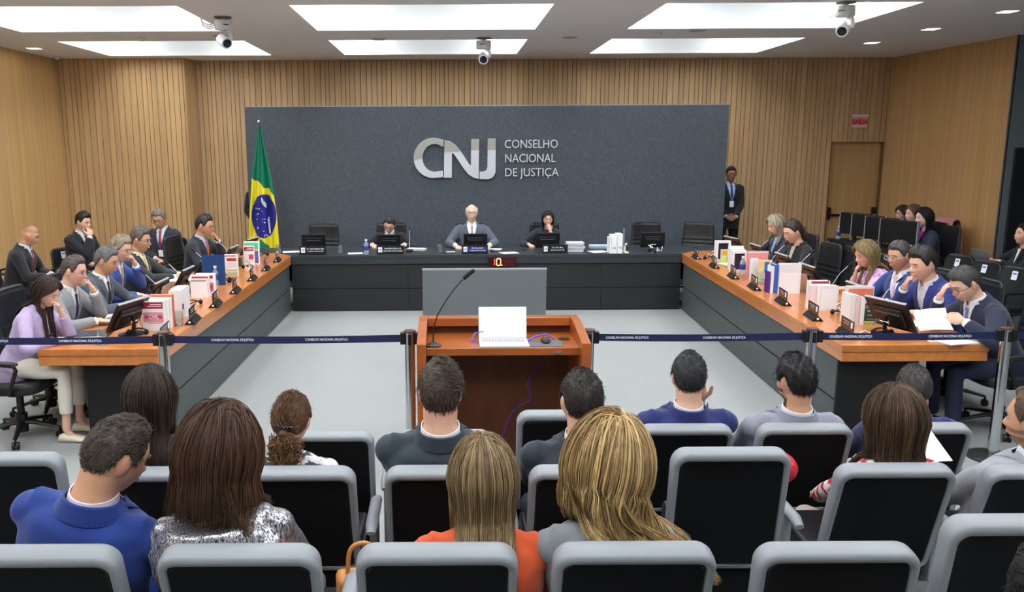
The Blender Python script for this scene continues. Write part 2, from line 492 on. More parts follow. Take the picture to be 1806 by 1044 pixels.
m_logo = mat('brushed logo metal', (226, 230, 238), .25, metal=.35)
m_logo2 = mat('warm logo metal', (176, 176, 170), .3, metal=.5)
sg = empty('wall_sign', (0, PY, 0), 0, 'large brushed metal three-letter logo with three lines of raised white lettering', 'sign')
import bmesh


def poly_letter(name, outer, mi_split, parent):
    """outer: list of logo-space points; extruded; upper part (above split line) gets the warm metal"""
    bm = bmesh.new()
    pts = [lg(*p) for p in outer]
    vs = [bm.verts.new((x, -.062, z)) for x, z in pts]
    f = bm.faces.new(vs)
    bm.normal_update()
    if f.normal.y > 0: f.normal_flip()
    # cut along the split line
    (ax, ay), (bx_, by_) = mi_split
    pa_ = Vector((lg(ax, ay)[0], 0, lg(ax, ay)[1])); pb_ = Vector((lg(bx_, by_)[0], 0, lg(bx_, by_)[1]))
    d = (pb_ - pa_).normalized(); n = Vector((-d.z, 0, d.x))
    if n.z < 0: n = -n
    bmesh.ops.bisect_plane(bm, geom=bm.verts[:] + bm.edges[:] + bm.faces[:], plane_co=pa_, plane_no=n)
    for fc in bm.faces: fc.material_index = 1 if (fc.calc_center_median() - pa_).dot(n) > 0 else 0
    bmesh.ops.triangulate(bm, faces=bm.faces[:])
    r = bmesh.ops.extrude_face_region(bm, geom=bm.faces[:])
    bmesh.ops.translate(bm, verts=[e for e in r['geom'] if isinstance(e, bmesh.types.BMVert)], vec=(0, .06, 0))
    for fc in bm.faces:
        if (fc.calc_center_median() - pa_).dot(n) > 0: fc.material_index = 1
    bmesh.ops.recalc_face_normals(bm, faces=bm.faces[:])
    me = bpy.data.meshes.new(name); bm.to_mesh(me); bm.free(); me.materials.append(m_logo); me.materials.append(m_logo2)
    o = bpy.data.objects.new(name, me); COL.objects.link(o); o.parent = parent
    return o


C_ = [(402, 108)] + arc(290, 312, 228, 230, -75, -180, 20) + arc(290, 312, 228, 230, 180, 90, 14)[1:] + [(395, 530), (395, 458)] + arc(300, 312, 138, 158, 78, 180, 14) + arc(300, 312, 138, 158, -180, -55, 14)[1:] + [(402, 186)]
poly_letter('logo_letter', C_, ((60, 345), (400, 270)), sg)
N_ = [(412, 108), (480, 122), (540, 165), (590, 225), (640, 300), (690, 380), (713, 400), (716, 98), (806, 98), (800, 552), (740, 535), (680, 495), (620, 420), (570, 340), (520, 270), (498, 256), (495, 537), (405, 537)]
poly_letter('logo_letter', N_, ((405, 256), (806, 222)), sg)
J_ = [(906, 90), (995, 90), (993, 455)] + arc(898, 455, 95, 100, 0, 90, 10) + [(812, 553), (812, 470), (860, 468), (890, 450), (900, 415)]
poly_letter('logo_letter', J_, ((800, 230), (1000, 225)), sg)
for i, (s_, ym, x0, x1) in enumerate((('CONSELHO', 160, 1098, 1702), ('NACIONAL', 322, 1103, 1676), ('DE JUSTIÇA', 482, 1103, 1712))):
    xa, z = lg(x0, ym); xb, _ = lg(x1, ym)
    h = (lg(0, 112)[1] - lg(0, 208)[1]) / .70
    o = textmesh('text_line', s_, h, m_logo, sg, Matrix.Identity(4), .01, 'LEFT', 1, .0)
    xs = [v.co.x for v in o.data.vertices]; w0 = max(xs) - min(xs)
    o.data.transform(Matrix.Diagonal(((xb - xa) / w0, 1, 1, 1)))
    xs = [v.co.x for v in o.data.vertices]; ys_ = [v.co.y for v in o.data.vertices if s_[0] != 'D' or v.co.y > -.02]
    o.data.transform(Matrix.Translation((xa - min(xs), -.045, z)) @ Matrix.Rotation(PI / 2, 4, 'X') )
# ================================================================== DESKS
TZ = .79; BY = 11.25
LXI, LXO, RNI, RFI, RNO, RFO = -2.16, -3.06, 2.93, 3.23, 4.03, 4.2
NEAR = 5.95


def slab(b, pts, z0, z1, mi=0):
    a = [(x, y, z0) for x, y in pts]; c = [(x, y, z1) for x, y in pts]
    b.rings([a, c], mi)


# central bench
t = empty('judges_bench', (.53, BY, 0), 0, 'long dark charcoal bench with a panelled front in front of the slate panel', 'desk'); ox, oy = .53, BY
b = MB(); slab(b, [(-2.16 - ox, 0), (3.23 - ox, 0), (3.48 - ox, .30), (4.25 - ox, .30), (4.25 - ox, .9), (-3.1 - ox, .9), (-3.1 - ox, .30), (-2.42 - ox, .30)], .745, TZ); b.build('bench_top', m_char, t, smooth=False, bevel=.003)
b = MB(); b.bb(-2.16 - ox, 3.23 - ox, .004, .03, .665, .744); b.build('front_band', m_char, t, smooth=False)
b = MB(); b.bb(-2.16 - ox, 3.23 - ox, .05, .08, 0, .744); b.bb(-3.05 - ox, 4.2 - ox, .82, .85, .3, .744); b.build('carcass', m_seam, t, smooth=False)
xs = [-2.16, -.55, .95, 2.13, 3.23]
for k in range(4):
    for (z0, z1) in ((.012, .318), (.326, .652)):
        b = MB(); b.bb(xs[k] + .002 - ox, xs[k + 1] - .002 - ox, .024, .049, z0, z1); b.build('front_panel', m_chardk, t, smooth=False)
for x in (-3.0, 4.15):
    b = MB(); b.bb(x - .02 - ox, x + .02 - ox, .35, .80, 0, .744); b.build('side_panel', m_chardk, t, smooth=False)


def side_desk(sgn, xin, xinf, xout, xoutf, lab):
    """sgn -1 left, +1 right; inner edge near xin, far xinf"""
    t = empty('side_desk', (xin, NEAR, 0), 0, lab, 'desk', 'long side desks'); ox, oy = xin, NEAR
    yf = BY + .005; yf2 = BY + .295
    inn = lambda y, e=0.: (xin + (xinf - xin) * (y - NEAR) / (BY - NEAR) + e - ox, y - oy)
    out = lambda y, e=0.: (xout + (xoutf - xout) * (y - NEAR) / (BY - NEAR) + e - ox, y - oy)
    mit = (xinf + sgn * .25 - ox, yf2 - oy)
    top = [inn(NEAR), inn(yf), mit, (out(yf2)[0], yf2 - oy), out(NEAR)]
    def ins(e): return [inn(NEAR + e, sgn * e), inn(yf, sgn * e), (mit[0] + sgn * e, mit[1]), (out(yf2)[0] - sgn * e, yf2 - oy), out(NEAR + e, -sgn * e)]
    b = MB(); slab(b, top if sgn > 0 else top[::-1], .735, TZ); b.build('desk_top', m_desk, t, smooth=False, bevel=.004)
    p2 = ins(.006); b = MB(); slab(b, p2 if sgn > 0 else p2[::-1], .662, .7345); b.build('desk_apron', m_desk, t, smooth=False, bevel=.002)
    # fascia
    e = sgn * .03
    L = math.hypot(inn(yf)[0] - inn(NEAR)[0], yf - NEAR)
    ang = math.atan2(inn(yf)[0] - inn(NEAR)[0], yf - NEAR)
    R = rotm(0, 0, -ang)
    def fbox(b, y0, y1, z0, z1, d0, d1, mi=0):
        ym = (y0 + y1) / 2; q = inn(NEAR + ym); 
        b.box((q[0] + sgn * (d0 + d1) / 2, q[1], (z0 + z1) / 2), (abs(d1 - d0), (y1 - y0), z1 - z0), R, mi)
    b = MB(); fbox(b, .12, L + .04, 0, .661, .05, .08); b.build('carcass', m_seam, t, smooth=False)
    n = 4; seg = (L - .128) / n
    for k in range(n):
        a0 = .13 + seg * k
        b = MB(); fbox(b, a0 + .0, a0 + seg, .335, .645, .03, .049); b.build('front_panel', m_charpan, t, smooth=False)
        b = MB(); fbox(b, a0 + .002, a0 + seg - .002, .012, .318, .03, .049); b.build('front_panel', m_charpan, t, smooth=False)
    b = MB(); x0, x1 = sorted((inn(NEAR + .1, sgn * .03)[0], inn(NEAR + .1, sgn * .60)[0])); b.bb(x0, x1, .10, .125, 0, .661); b.build('end_panel', m_blackm, t, smooth=False)
    for yy in (2.0, 4.0, 5.5):
        x0, x1 = sorted((inn(NEAR + yy, sgn * .08)[0], inn(NEAR + yy, sgn * .5)[0])); b = MB(); b.bb(x0, x1, yy, yy + .03, 0, .661); b.build('support_panel', m_blackm, t, smooth=False)
    # inlay line along the near and inner edge
    b = MB(); q0, q1 = inn(NEAR + .03, sgn * .03), out(NEAR + .03, -sgn * .03); b.bb(*sorted((q0[0], q1[0])), q0[1], q0[1] + .004, TZ - .001, TZ + .0006)
    b.build('inlay_strip', mat('pale inlay', (205, 150, 90), .4), t, smooth=False)
    return t


side_desk(-1, LXI, LXI, LXO, LXO, 'long orange wooden desk with grey panelled front along the left side')
side_desk(1, RNI, RFI, RNO, RFO, 'long orange wooden desk with grey panelled front along the right side')


# ================================================================== LECTERN and grey screen
lx0, lx1 = -.205, .93; LY0, LY1 = 5.2, 5.82
t = empty('lectern', ((lx0 + lx1) / 2, LY0, 0), 0, 'reddish wooden speaker lectern with an open back, facing the bench', 'lectern'); W = lx1 - lx0; D = LY1 - LY0
for s_ in (-1, 1):
    b = MB(); x = s_ * (W / 2 - .03)
    poly = [(0, 0), (D, 0), (D, 1.06), (.42, 1.06), (.0, .995)]
    a = [(x - .03, y, z) for y, z in poly]; c = [(x + .03, y, z) for y, z in poly]; b.rings([a, c]); b.build('side_panel', m_pod, t, smooth=False, bevel=.004)
b = MB(); b.bb(-W / 2 + .0605, W / 2 - .0605, .09, D - .045, .895, .945); b.build('desk_shelf', m_pod, t, smooth=False, bevel=.003)
b = MB(); b.bb(-W / 2 + .0605, W / 2 - .0605, D - .10, D, 1.0, 1.06); b.build('top_rail', m_pod, t, smooth=False, bevel=.004)
b = MB(); b.bb(-W / 2 + .0605, W / 2 - .0605, D - .04, D - .005, .0, .999); b.build('front_board', m_poddk, t, smooth=False)
b = MB(); b.bb(.335, .39, .084, .0895, .908, .924); b.build('lock_plate', m_alu, t, smooth=False)
b = MB(); b.tube(smooth_path([(.32, .5, .88), (.28, .5, .80), (.32, .48, .70), (.22, .45, .66), (.19, .42, .58), (.24, .42, .48), (.12, .42, .44), (.04, .42, .3), (-.02, .40, .02)]), .004, 6); b.build('cable', mat('violet cable', (70, 50, 170), .5), t)
# microphone on lectern
mp_ = Vector((-.10, 5.36, .946))
t = empty('gooseneck_microphone', mp_, 0, 'black gooseneck microphone rising from the left of the lectern', 'microphone')
b = MB(); b.lathe([(0, 0), (.055, 0), (.052, .008), (.03, .012), (.012, .03), (0, .03)], n=24); b.build('base', m_black, t)
b = MB(); b.tube([(0, 0, .02), (.002, .0, .12), (.03, .01, .21), (.09, .02, .31), (.15, .03, .39), (.2, .035, .445)], .0045, 8); b.build('gooseneck', m_black, t)
b = MB(); b.tube([(.198, .035, .443), (.204, .036, .449)], .010, 12); b.build('light_ring', mat('red ring', (170, 60, 50), .4), t)
b = MB(); b.tube([(.203, .036, .448), (.215, .037, .459), (.25, .04, .487), (.272, .041, .503), (.277, .0415, .507)], [.012, .0145, .0145, .013, .006], 14); b.build('capsule', m_blackm, t)
# laptop on lectern
t = empty('laptop', (.375, 5.40, .9455), 0, 'open silver laptop with a bright white screen on the lectern shelf', 'laptop')
b = MB(); b.bb(-.165, .165, -.105, .12, 0, .014); b.build('keyboard_base', mat('laptop silver', (205, 208, 212), .35), t, bevel=.003)
b = MB()
for r in range(5):
    for c in range(14): b.bb(-.142 + c * .0205, -.142 + c * .0205 + .017, .0 + r * .02, .0165 + r * .02, .0142, .0158)
o = b.build('keyboard', mat('key grey', (150, 152, 158), .5), t, smooth=False); o['kind'] = 'stuff'
b = MB(); b.bb(-.05, .05, -.09, -.02, .0142, .0148); b.build('touchpad', m_alu, t, smooth=False)
R = rotm(math.radians(-12), 0, 0)
b = MB(); b.box(np.array([0, .122, .012]) + R @ np.array([0, 0, .108]), (.33, .007, .216), R); b.build('screen_lid', mat('laptop silver', (205, 208, 212), .35), t, bevel=.002)
b = MB(); b.box(np.array([0, .122, .012]) + R @ np.array([0, -.0045, .110]), (.318, .0015, .202), R); b.build('display', mat('laptop display', (250, 250, 250), .5, emit=(245, 247, 255), es=1.05), t, smooth=False)
b = MB(); b.box(np.array([0, .122, .012]) + R @ np.array([0, -.0055, .016]), (.25, .001, .006), R); b.build('taskbar', mat('taskbar tint', (195, 215, 235), .5, emit=(200, 215, 240), es=.9), t, smooth=False)
b = MB(); b.bb(-.12, .12, -.09, .09, 0, .003); o = b.build('mouse_pad', mat('mouse pad grey', (92, 96, 100), .8), loc=(.65, 5.41, .9455)); tag(o, 'grey mouse pad on the lectern beside the laptop', 'mouse pad')


def mouse(name, p, rz, lab, grp=None):
    b = MB()
    R_ = []
    for z, sx, sy in ((0, .028, .05), (.010, .031, .054), (.022, .027, .048), (.030, .018, .034), (.034, .006, .012)):
        an = np.arange(18) * 2 * PI / 18; R_.append(np.stack([sx * np.cos(an), sy * np.sin(an), np.full(18, z)], 1))
    b.rings(R_)
    t = b.build(name, m_black); place(t, p, rz); tag(t, lab, 'computer mouse', grp)
    b = MB(); b.bb(-.002, .002, .012, .032, .029, .036); b.build('scroll_wheel', m_greyp, t)
    return t


mouse('computer_mouse', (.66, 5.44, .9487), .1, 'black computer mouse on the grey pad on the lectern')
b = MB(); b.tube([(-.16, .05, .01), (-.22, .06, .012), (-.19, .12, .05), (-.13, .13, .06)], .005, 8); ca_ = b.build('laptop_cable', mat('blue violet cable', (90, 90, 215), .45), loc=(.375, 5.40, .9455)); tag(ca_, 'short blue cable plugged into the left side of the lectern laptop', 'cable'); b = MB(); b.tube([(.165, .06, .01), (.23, .09, .035), (.30, .12, .04), (.36, .11, .008)], .006, 8)
o = b.build('laptop_cable', mat('blue violet cable', (90, 90, 215), .45), loc=(.375, 5.40, .9455)); tag(o, 'longer blue violet cable curving right of the lectern laptop behind the mouse', 'cable')
b = MB(); b.lathe([(0, 0), (.04, 0), (.04, .003), (0, .003)], n=24); o = b.build('cable_grommet', m_blackm, loc=(.80, 5.54, .9455)); tag(o, 'round dark cable grommet in the lectern shelf', 'grommet')
# grey freestanding screen in front of lectern
t = empty('modesty_screen', (.39, 8.0, 0), 0, 'plain grey upright board standing on the carpet beyond the lectern', 'partition')
ga, gb = aty(745, 475, 8.0), aty(964, 475, 8.0)
b = MB(); b.bb(ga.x - .39, gb.x - .39, 0, .05, .04, ga.z - .012); b.build('board', mat('grey board', (100, 107, 110), .6, bump=(50, .2, .003, (1, 1, 1))), t, smooth=False)
b = MB(); b.bb(ga.x - .392, gb.x - .388, -.002, .052, ga.z - .0119, ga.z + .002); b.build('top_trim', m_greyp, t, smooth=False)
for x in (ga.x - .39 + .1, gb.x - .39 - .1):
    b = MB(); b.bb(x - .03, x + .03, -.18, .23, 0, .039); b.build('foot', m_char, t, smooth=False)
# timer clock hanging on bench front
ca, cb = aty(862, 453.5, BY - .03), aty(909, 470.5, BY - .03)
t = empty('timer_display', ((ca.x + cb.x) / 2, BY - .001, (ca.z + cb.z) / 2), 0, 'red digital timer hanging on the front edge of the dark bench', 'clock'); cw, ch = (cb.x - ca.x), ca.z - cb.z
b = MB(); b.bb(-cw / 2, cw / 2, -.035, 0, -ch / 2, ch / 2); b.build('case', mat('dark red acrylic', (52, 8, 12), .25), t, bevel=.004)
m_led = mat('red led', (255, 60, 40), .5, emit=(255, 50, 30), es=4.); m_ledo = mat('orange led', (255, 170, 110), .5, emit=(255, 140, 80), es=5.); m_off = mat('unlit led', (92, 14, 18), .4)
SEG = {'a': (0, 1, 'h'), 'b': (1, .5, 'v'), 'c': (1, -.5, 'v'), 'd': (0, -1, 'h'), 'e': (-1, -.5, 'v'), 'f': (-1, .5, 'v'), 'g': (0, 0, 'h')}


def digit(xc, segs, mm, name):
    hw, hh = cw * .075, ch * .34
    for k, (sx, sz, d) in SEG.items():
        if k not in segs: continue
        b = MB()
        if d == 'h': b.bb(xc - hw * .8, xc + hw * .8, -.037, -.0351, sz * hh - .006, sz * hh + .006)
        else: b.bb(xc + sx * hw - .006, xc + sx * hw + .006, -.037, -.0351, sz * hh - hh * .42, sz * hh + hh * .42)
        b.build(name, mm, t, smooth=False)


digit(-cw * .36, 'bc', m_led, 'lit_segment'); digit(-cw * .13, 'abcdef', m_ledo, 'lit_segment')
b = MB(); b.bb(-cw * .02, -cw * .02 + .012, -.037, -.0351, -ch * .36, -ch * .28); b.build('lit_segment', m_ledo, t)
digit(cw * .14, 'abcdefg', m_off, 'unlit_segment'); digit(cw * .36, 'abcdefg', m_off, 'unlit_segment')

# ================================================================== BARRIER POSTS
BZ0, BZ1 = .893, .945
PYB = 5.70


def barrier(x, lab, belt_to=None, texts=(), y=PYB, head_rz=0.):
    t = empty('barrier_post', (x, y, 0), 0, lab, 'barrier post', 'retractable belt barrier posts')
    b = MB(); b.lathe([(0, 0), (.17, 0), (.17, .012), (.15, .022), (.04, .035), (0, .035)], n=36); b.build('base', mat('post base', (70, 72, 75), .4, metal=.6), t)
    b = MB(); b.cyl((0, 0, .03), (0, 0, .965), .036, n=28); b.build('pole', m_chrome, t)
    b = MB(); b.bb(-.068, -.03, -.026, .026, .878, .962); b.bb(.03, .068, -.026, .026, .878, .962); b.bb(-.012, .012, -.046, -.03, .878, .955); b.build('cassette', m_black, t, bevel=.004)
    b = MB(); b.lathe([(0, .9652), (.042, .9652), (.042, .974), (.036, .979), (0, .979)], n=28); b.build('cap', mat('post cap', (96, 62, 62), .35, metal=.3), t)
    if belt_to is not None:
        L = belt_to - x
        b = MB(); n = 24; r0 = []
        for k in range(n + 1):
            s_ = k / n; xx = .069 + (L - .138) * s_; sag = -.008 * 4 * s_ * (1 - s_); r0.append([(xx, -.001, BZ0 + sag), (xx, .001, BZ0 + sag), (xx, .001, BZ1 + sag), (xx, -.001, BZ1 + sag)])
        b.rings(r0); o = b.build('belt', m_navy, t, smooth=False)
        for u in texts:
            p = aty(u, 597, y); s_ = (p.x - x) / L
            tx = textmesh('printed_text', 'CONSELHO NACIONAL DE JUSTIÇA', .0235, m_txtw, o, frame4((p.x - x, -.0018, (BZ0 + BZ1) / 2 + .001 - .008 * 4 * s_ * (1 - s_))), .0003, sx=.80, bold=.0003)
    return t


px_ = [-3.62, aty(288, 600, PYB).x, aty(723, 600, PYB).x, aty(1039, 600, PYB).x, aty(1432, 600, PYB).x, aty(1774, 600, PYB).x, 5.4]
barrier(px_[0], 'chrome belt barrier post beyond the left end of the left desk', px_[1], (-24, 141))
barrier(px_[1], 'chrome belt barrier post in front of the left desk corner', px_[2], (410, 576))
barrier(px_[2], 'chrome belt barrier post just left of the lectern')
barrier(px_[3], 'chrome belt barrier post just right of the lectern', px_[4], (1106, 1277))
barrier(px_[4], 'chrome belt barrier post in front of the right desk corner', px_[5], (1500, 1675))
barrier(px_[5], 'chrome belt barrier post nearest the right edge beside the man reading papers', px_[6], ())
barrier(px_[6], 'chrome belt barrier post out beyond the right edge')


# ================================================================== OFFICE CHAIRS
def caster_base(t, r=.30):
    b = MB(); b.cyl((0, 0, .10), (0, 0, .36), .028, n=14); b.cyl((0, 0, .05), (0, 0, .20), .045, n=14); b.build('gas_column', m_black, t)
    for k in range(5):
        a = 2 * PI * k / 5 + .3; c, s_ = math.cos(a), math.sin(a)
        b = MB(); b.tube([(0, 0, .13), (.1 * c, .1 * s_, .125), (r * c, r * s_, .085)], [.03, .026, .016], 8, flat=.7); l = b.build('base_leg', m_black, t)
        b = MB(); q = (-s_, c)
        for d in (-.016, .016): b.cyl((r * c + q[0] * (d - .009), r * s_ + q[1] * (d - .009), .031), (r * c + q[0] * (d + .009), r * s_ + q[1] * (d + .009), .031), .03, n=14)
        b.cyl((r * c, r * s_, .03), (r * c, r * s_, .085), .009, n=8)
        b.build('caster', m_black, l)


def exec_chair(H=1.12, label=None, ribs=True):
    """faces +Y; origin at floor under the column"""
    t = empty('office_chair', (0, 0, 0), 0, label, 'chair', 'black office chairs')
    caster_base(t)
    b = MB(); rings = []
    for z, s_ in ((.40, .86), (.415, .97), (.45, 1.), (.485, .98), (.50, .90)):
        an = np.arange(32) * 2 * PI / 32; cx = np.sign(np.cos(an)) * np.abs(np.cos(an)) ** .5; cy = np.sign(np.sin(an)) * np.abs(np.sin(an)) ** .5
        rings.append(np.stack([cx * .25 * s_, cy * .24 * s_ + .02, np.full(32, z)], 1))
    b.rings(rings); b.build('seat', m_leather, t, smooth=True)
    b = MB(); rings = []; N_ = 46
    for k in range(N_ + 1):
        f = k / N_; z = .47 + (H - .47) * f
        w_ = .235 * (1 if f < .5 else 1 - .10 * ((f - .5) / .5) ** 1.5); 
        if f > .93: w_ *= math.sqrt(max(.02, 1 - ((f - .93) / .075) ** 2)) * .25 + .75
        th = .032 * (1 if f < .95 else .75)
        if f < .04: th *= .7
        rec = -.20 - .10 * f - .02 * math.sin(f * PI)
        rb = .007 * abs(math.sin(f * PI * 11)) if (ribs and f < .62) else .004
        an = np.arange(28) * 2 * PI / 28; cx = np.sign(np.cos(an)) * np.abs(np.cos(an)) ** .35; cy = np.sign(np.sin(an)) * np.abs(np.sin(an)) ** .6
        y = cy * th + np.where(cy > 0, rb, 0) + .03 * cx ** 2
        rings.append(np.stack([cx * w_, y + rec, np.full(28, z)], 1))
    b.rings(rings); bk = b.build('backrest', m_leather, t, smooth=True)
    for s_ in (-1, 1):
        b = MB(); path = []
        for k in range(0, N_ + 1, 3):
            f = k / N_; z = .47 + (H - .47) * f; w_ = .235 * (1 if f < .5 else 1 - .10 * ((f - .5) / .5) ** 1.5)
            path.append((s_ * (w_ + .004), -.20 - .10 * f - .02 * math.sin(f * PI) + .03, z))
        b.tube(path, .008, 6); b.build('edge_piping', m_leathers, bk)
    for s_ in (-1, 1):
        b = MB(); x = s_ * .285
        b.tube([(s_ * .22, -.04, .41), (x, -.04, .43), (x, -.10, .55), (x, -.10, .645), (x, .02, .665), (x, .13, .655), (x, .145, .62), (x, .10, .50), (x, .08, .43), (s_ * .22, .08, .41)], .016, 8); a_ = b.build('armrest', m_black, t)
        b = MB(); b.tube([(x, -.13, .665), (x, -.05, .678), (x, .08, .678), (x, .16, .668)], [.018, .027, .027, .018], 10, flat=.55); b.build('arm_pad', m_leather, a_)
    return t


def tub_chair(label=None, tagged=True):
    """low waiting chair facing +Y with a white tag on the front of its back"""
    t = empty('waiting_chair', (0, 0, 0), 0, label, 'chair', 'black waiting chairs at the back')
    b = MB(); rings = []
    for z, s_ in ((.36, .9), (.38, 1.), (.44, 1.), (.46, .92)):
        an = np.arange(28) * 2 * PI / 28; cx = np.sign(np.cos(an)) * np.abs(np.cos(an)) ** .45; cy = np.sign(np.sin(an)) * np.abs(np.sin(an)) ** .45
        rings.append(np.stack([cx * .24 * s_, cy * .23 * s_ + .02, np.full(28, z)], 1))
    b.rings(rings); b.build('seat', m_leather, t, smooth=True)
    b = MB(); rings = []
    for k in range(17):
        f = k / 16; z = .44 + .44 * f; w_ = .245 * (1 - .22 * max(0, f - .3) ** 1.3)
        if f > .85: w_ *= math.sqrt(max(.05, 1 - ((f - .85) / .16) ** 2)) * .4 + .6
        an = np.arange(26) * 2 * PI / 26; cx = np.sign(np.cos(an)) * np.abs(np.cos(an)) ** .4; cy = np.sign(np.sin(an)) * np.abs(np.sin(an)) ** .6
        rings.append(np.stack([cx * w_, cy * .03 - .21 - .09 * f + .04 * cx ** 2, np.full(26, z)], 1))
    b.rings(rings); bk = b.build('backrest', m_leather, t, smooth=True)
    if tagged:
        R = rotm(math.radians(11), 0, 0)
        b = MB(); b.box((0.02, -.232, .78), (.075, .003, .10), R); b.build('seat_tag', m_paper, bk, smooth=False)
        b = MB(); b.box((0.02, -.2335, .80), (.05, .002, .02), R); b.build('tag_print', mat('tag blue', (90, 120, 190), .6), bk, smooth=False)
    for s_ in (-1, 1):
        b = MB(); x = s_ * .27; b.tube([(x, -.22, .60), (x, -.1, .63), (x, .1, .63), (x, .18, .61)], [.02, .028, .028, .02], 10, flat=.6)
        b.tube([(x, .14, .61), (x, .16, .3), (x, .17, .01)], .014, 8); b.tube([(x, -.18, .61), (x, -.2, .3), (x, -.22, .01)], .014, 8); b.tube([(x, .15, .40), (x, -.2, .40)], .012, 8); b.build('armrest_leg', m_black, t)
    return t


# ================================================================== AUDIENCE SEATS
def rrpath(w_, h0, h1, r, n=7):
    """closed rounded rectangle path in (x,t): t from h0 to h1"""
    P = []
    for (cx, cz, a0) in ((w_ - r, h1 - r, 0), (-w_ + r, h1 - r, 90), (-w_ + r * .6, h0 + r * .6, 180), (w_ - r * .6, h0 + r * .6, 270)):
        rr = r if a0 < 180 else r * .6
        for k in range(n + 1):
            a = math.radians(a0 + 90 * k / n); P.append((cx + rr * math.cos(a), cz + rr * math.sin(a)))
    return P


def audience_seat(label=None, rec=14., folded=True):
    """faces +Y (back towards the camera). origin: floor under the backrest foot; backrest length set so top z is .9"""
    t = empty('auditorium_seat', (0, 0, 0), 0, label, 'auditorium seat', 'grey shelled auditorium seats')
    al = math.radians(rec); L = (.885 - .40) / math.cos(al)
    R = rotm(al, 0, 0)   # leans towards -Y
    base = np.array([0, L * math.sin(al), .40])
    tf = lambda P: np.array(P) @ R.T + base
    W = .238
    # shell rim: swept profile
    path = rrpath(W - .018, 0, L - .018, .045); b = MB(); rings = []
    n = len(path)
    for i in range(n):
        p0 = np.array(path[i - 1]); p1 = np.array(path[(i + 1) % n]); d = p1 - p0; d /= np.linalg.norm(d) + 1e-9; nr = np.array([d[1], -d[0]])
        topf = min(1, max(0, (path[i][1] - (L - .10)) / .08))
        ring = []
        for a in range(12):
            an = 2 * PI * a / 12; ca, sa = math.cos(an), math.sin(an)
            e = .62
            rx = math.copysign(abs(ca) ** e, ca) * (.013 + .006 * topf); ry = math.copysign(abs(sa) ** e, sa) * (.028 + .010 * topf)
            q = np.array(path[i]) + nr * rx
            ring.append((q[0], ry, q[1]))
        rings.append(tf(ring))
    rings.append(rings[0])
    v = np.concatenate(rings[:-1]); f = []
    for i in range(n):
        for a in range(12):
            a2 = (a + 1) % 12; i2 = (i + 1) % n
            f.append((i * 12 + a, i2 * 12 + a, i2 * 12 + a2, i * 12 + a2))
    b.add(v, f); b.build('seat_shell', m_rim, t, smooth=True)
    # rear panel, slightly dished with a glossy bevel
    inner = np.array(rrpath(W - .030, .012, L - .034, .04)); c = inner.mean(0)
    def lay(s_, y): q = (inner - c) * s_ + c; return tf(np.stack([q[:, 0], np.full(len(q), y), q[:, 1]], 1))
    b = MB(); b.rings([lay(1.0, .02), lay(1.0, -.020), lay(.97, -.027)], 1, cap=False); b.rings([lay(.97, -.027), lay(.93, -.024), lay(.5, -.019)], 0, cap=False)
    q = lay(.5, -.019); b.add(q, [tuple(range(len(q)))], 0); q = lay(1.0, .02); b.add(q, [tuple(range(len(q) - 1, -1, -1))], 0)
    b.build('back_panel', [m_mesh, mat('gloss black bevel', (26, 30, 40), .22)], t, smooth='auto')
    # front cushion
    b = MB(); b.rings([lay(.99, .021), lay(.98, .045), lay(.9, .06), lay(.5, .064)], 0); b.build('back_cushion', m_leather, t, smooth=True)
    # seat pan
    if folded:
        b = MB(); b.box((0, L * math.sin(al) + .12, .40), (.42, .10, .40), rotm(.12, 0, 0)); b.build('seat_pan', m_leather, t, bevel=.02)
    else:
        b = MB(); b.box((0, L * math.sin(al) + .26, .38), (.44, .42, .09)); b.build('seat_pan', m_leather, t, bevel=.02)
    b = MB(); b.rings([[(x, L * math.sin(al) - .005 + .0, z) for x, z in [(W - .01, .40), (-W + .01, .40), (-W + .04, .20), (W - .04, .20)]], [(x, L * math.sin(al) + .02, z) for x, z in [(W - .01, .40), (-W + .01, .40), (-W + .04, .20), (W - .04, .20)]]])
    b.build('lower_cover', m_mesh, t, smooth=False)
    b = MB(); b.tube([(x, L * math.sin(al) - .012 - .02 * (1 - (x / W) ** 2), .395 + .012 * (1 - (x / W) ** 2)) for x in np.linspace(-W + .01, W - .01, 15)], .004, 6); b.build('chrome_strip', m_chrome, t)
    # armrest (one, on its right) and leg
    for s_ in ((1,) if True else (1, -1)):
        x = s_ * .286
        b = MB(); y0 = L * math.sin(al)
        b.tube([(x, y0 - .09, .585), (x, y0 - .04, .60), (x, y0 + .2, .605), (x, y0 + .26, .59)], [.018, .026, .026, .016], 12, flat=.6); a_ = b.build('armrest', m_rim, t)
        b = MB(); b.bb(x - .016, x + .016, y0 + .02, y0 + .14, .03, .59); b.bb(x - .03, x + .03, y0 - .04, y0 + .22, 0, .03); b.build('pedestal', m_greyp, t, bevel=.005)
    return t


SEATB = {}
def _seatpos(rows):
    out = []
    for (Y, zf, lst) in rows:
        for (x, top, occ, lab, grp) in lst: out.append((x, Y, zf, top, occ, lab))
    return out


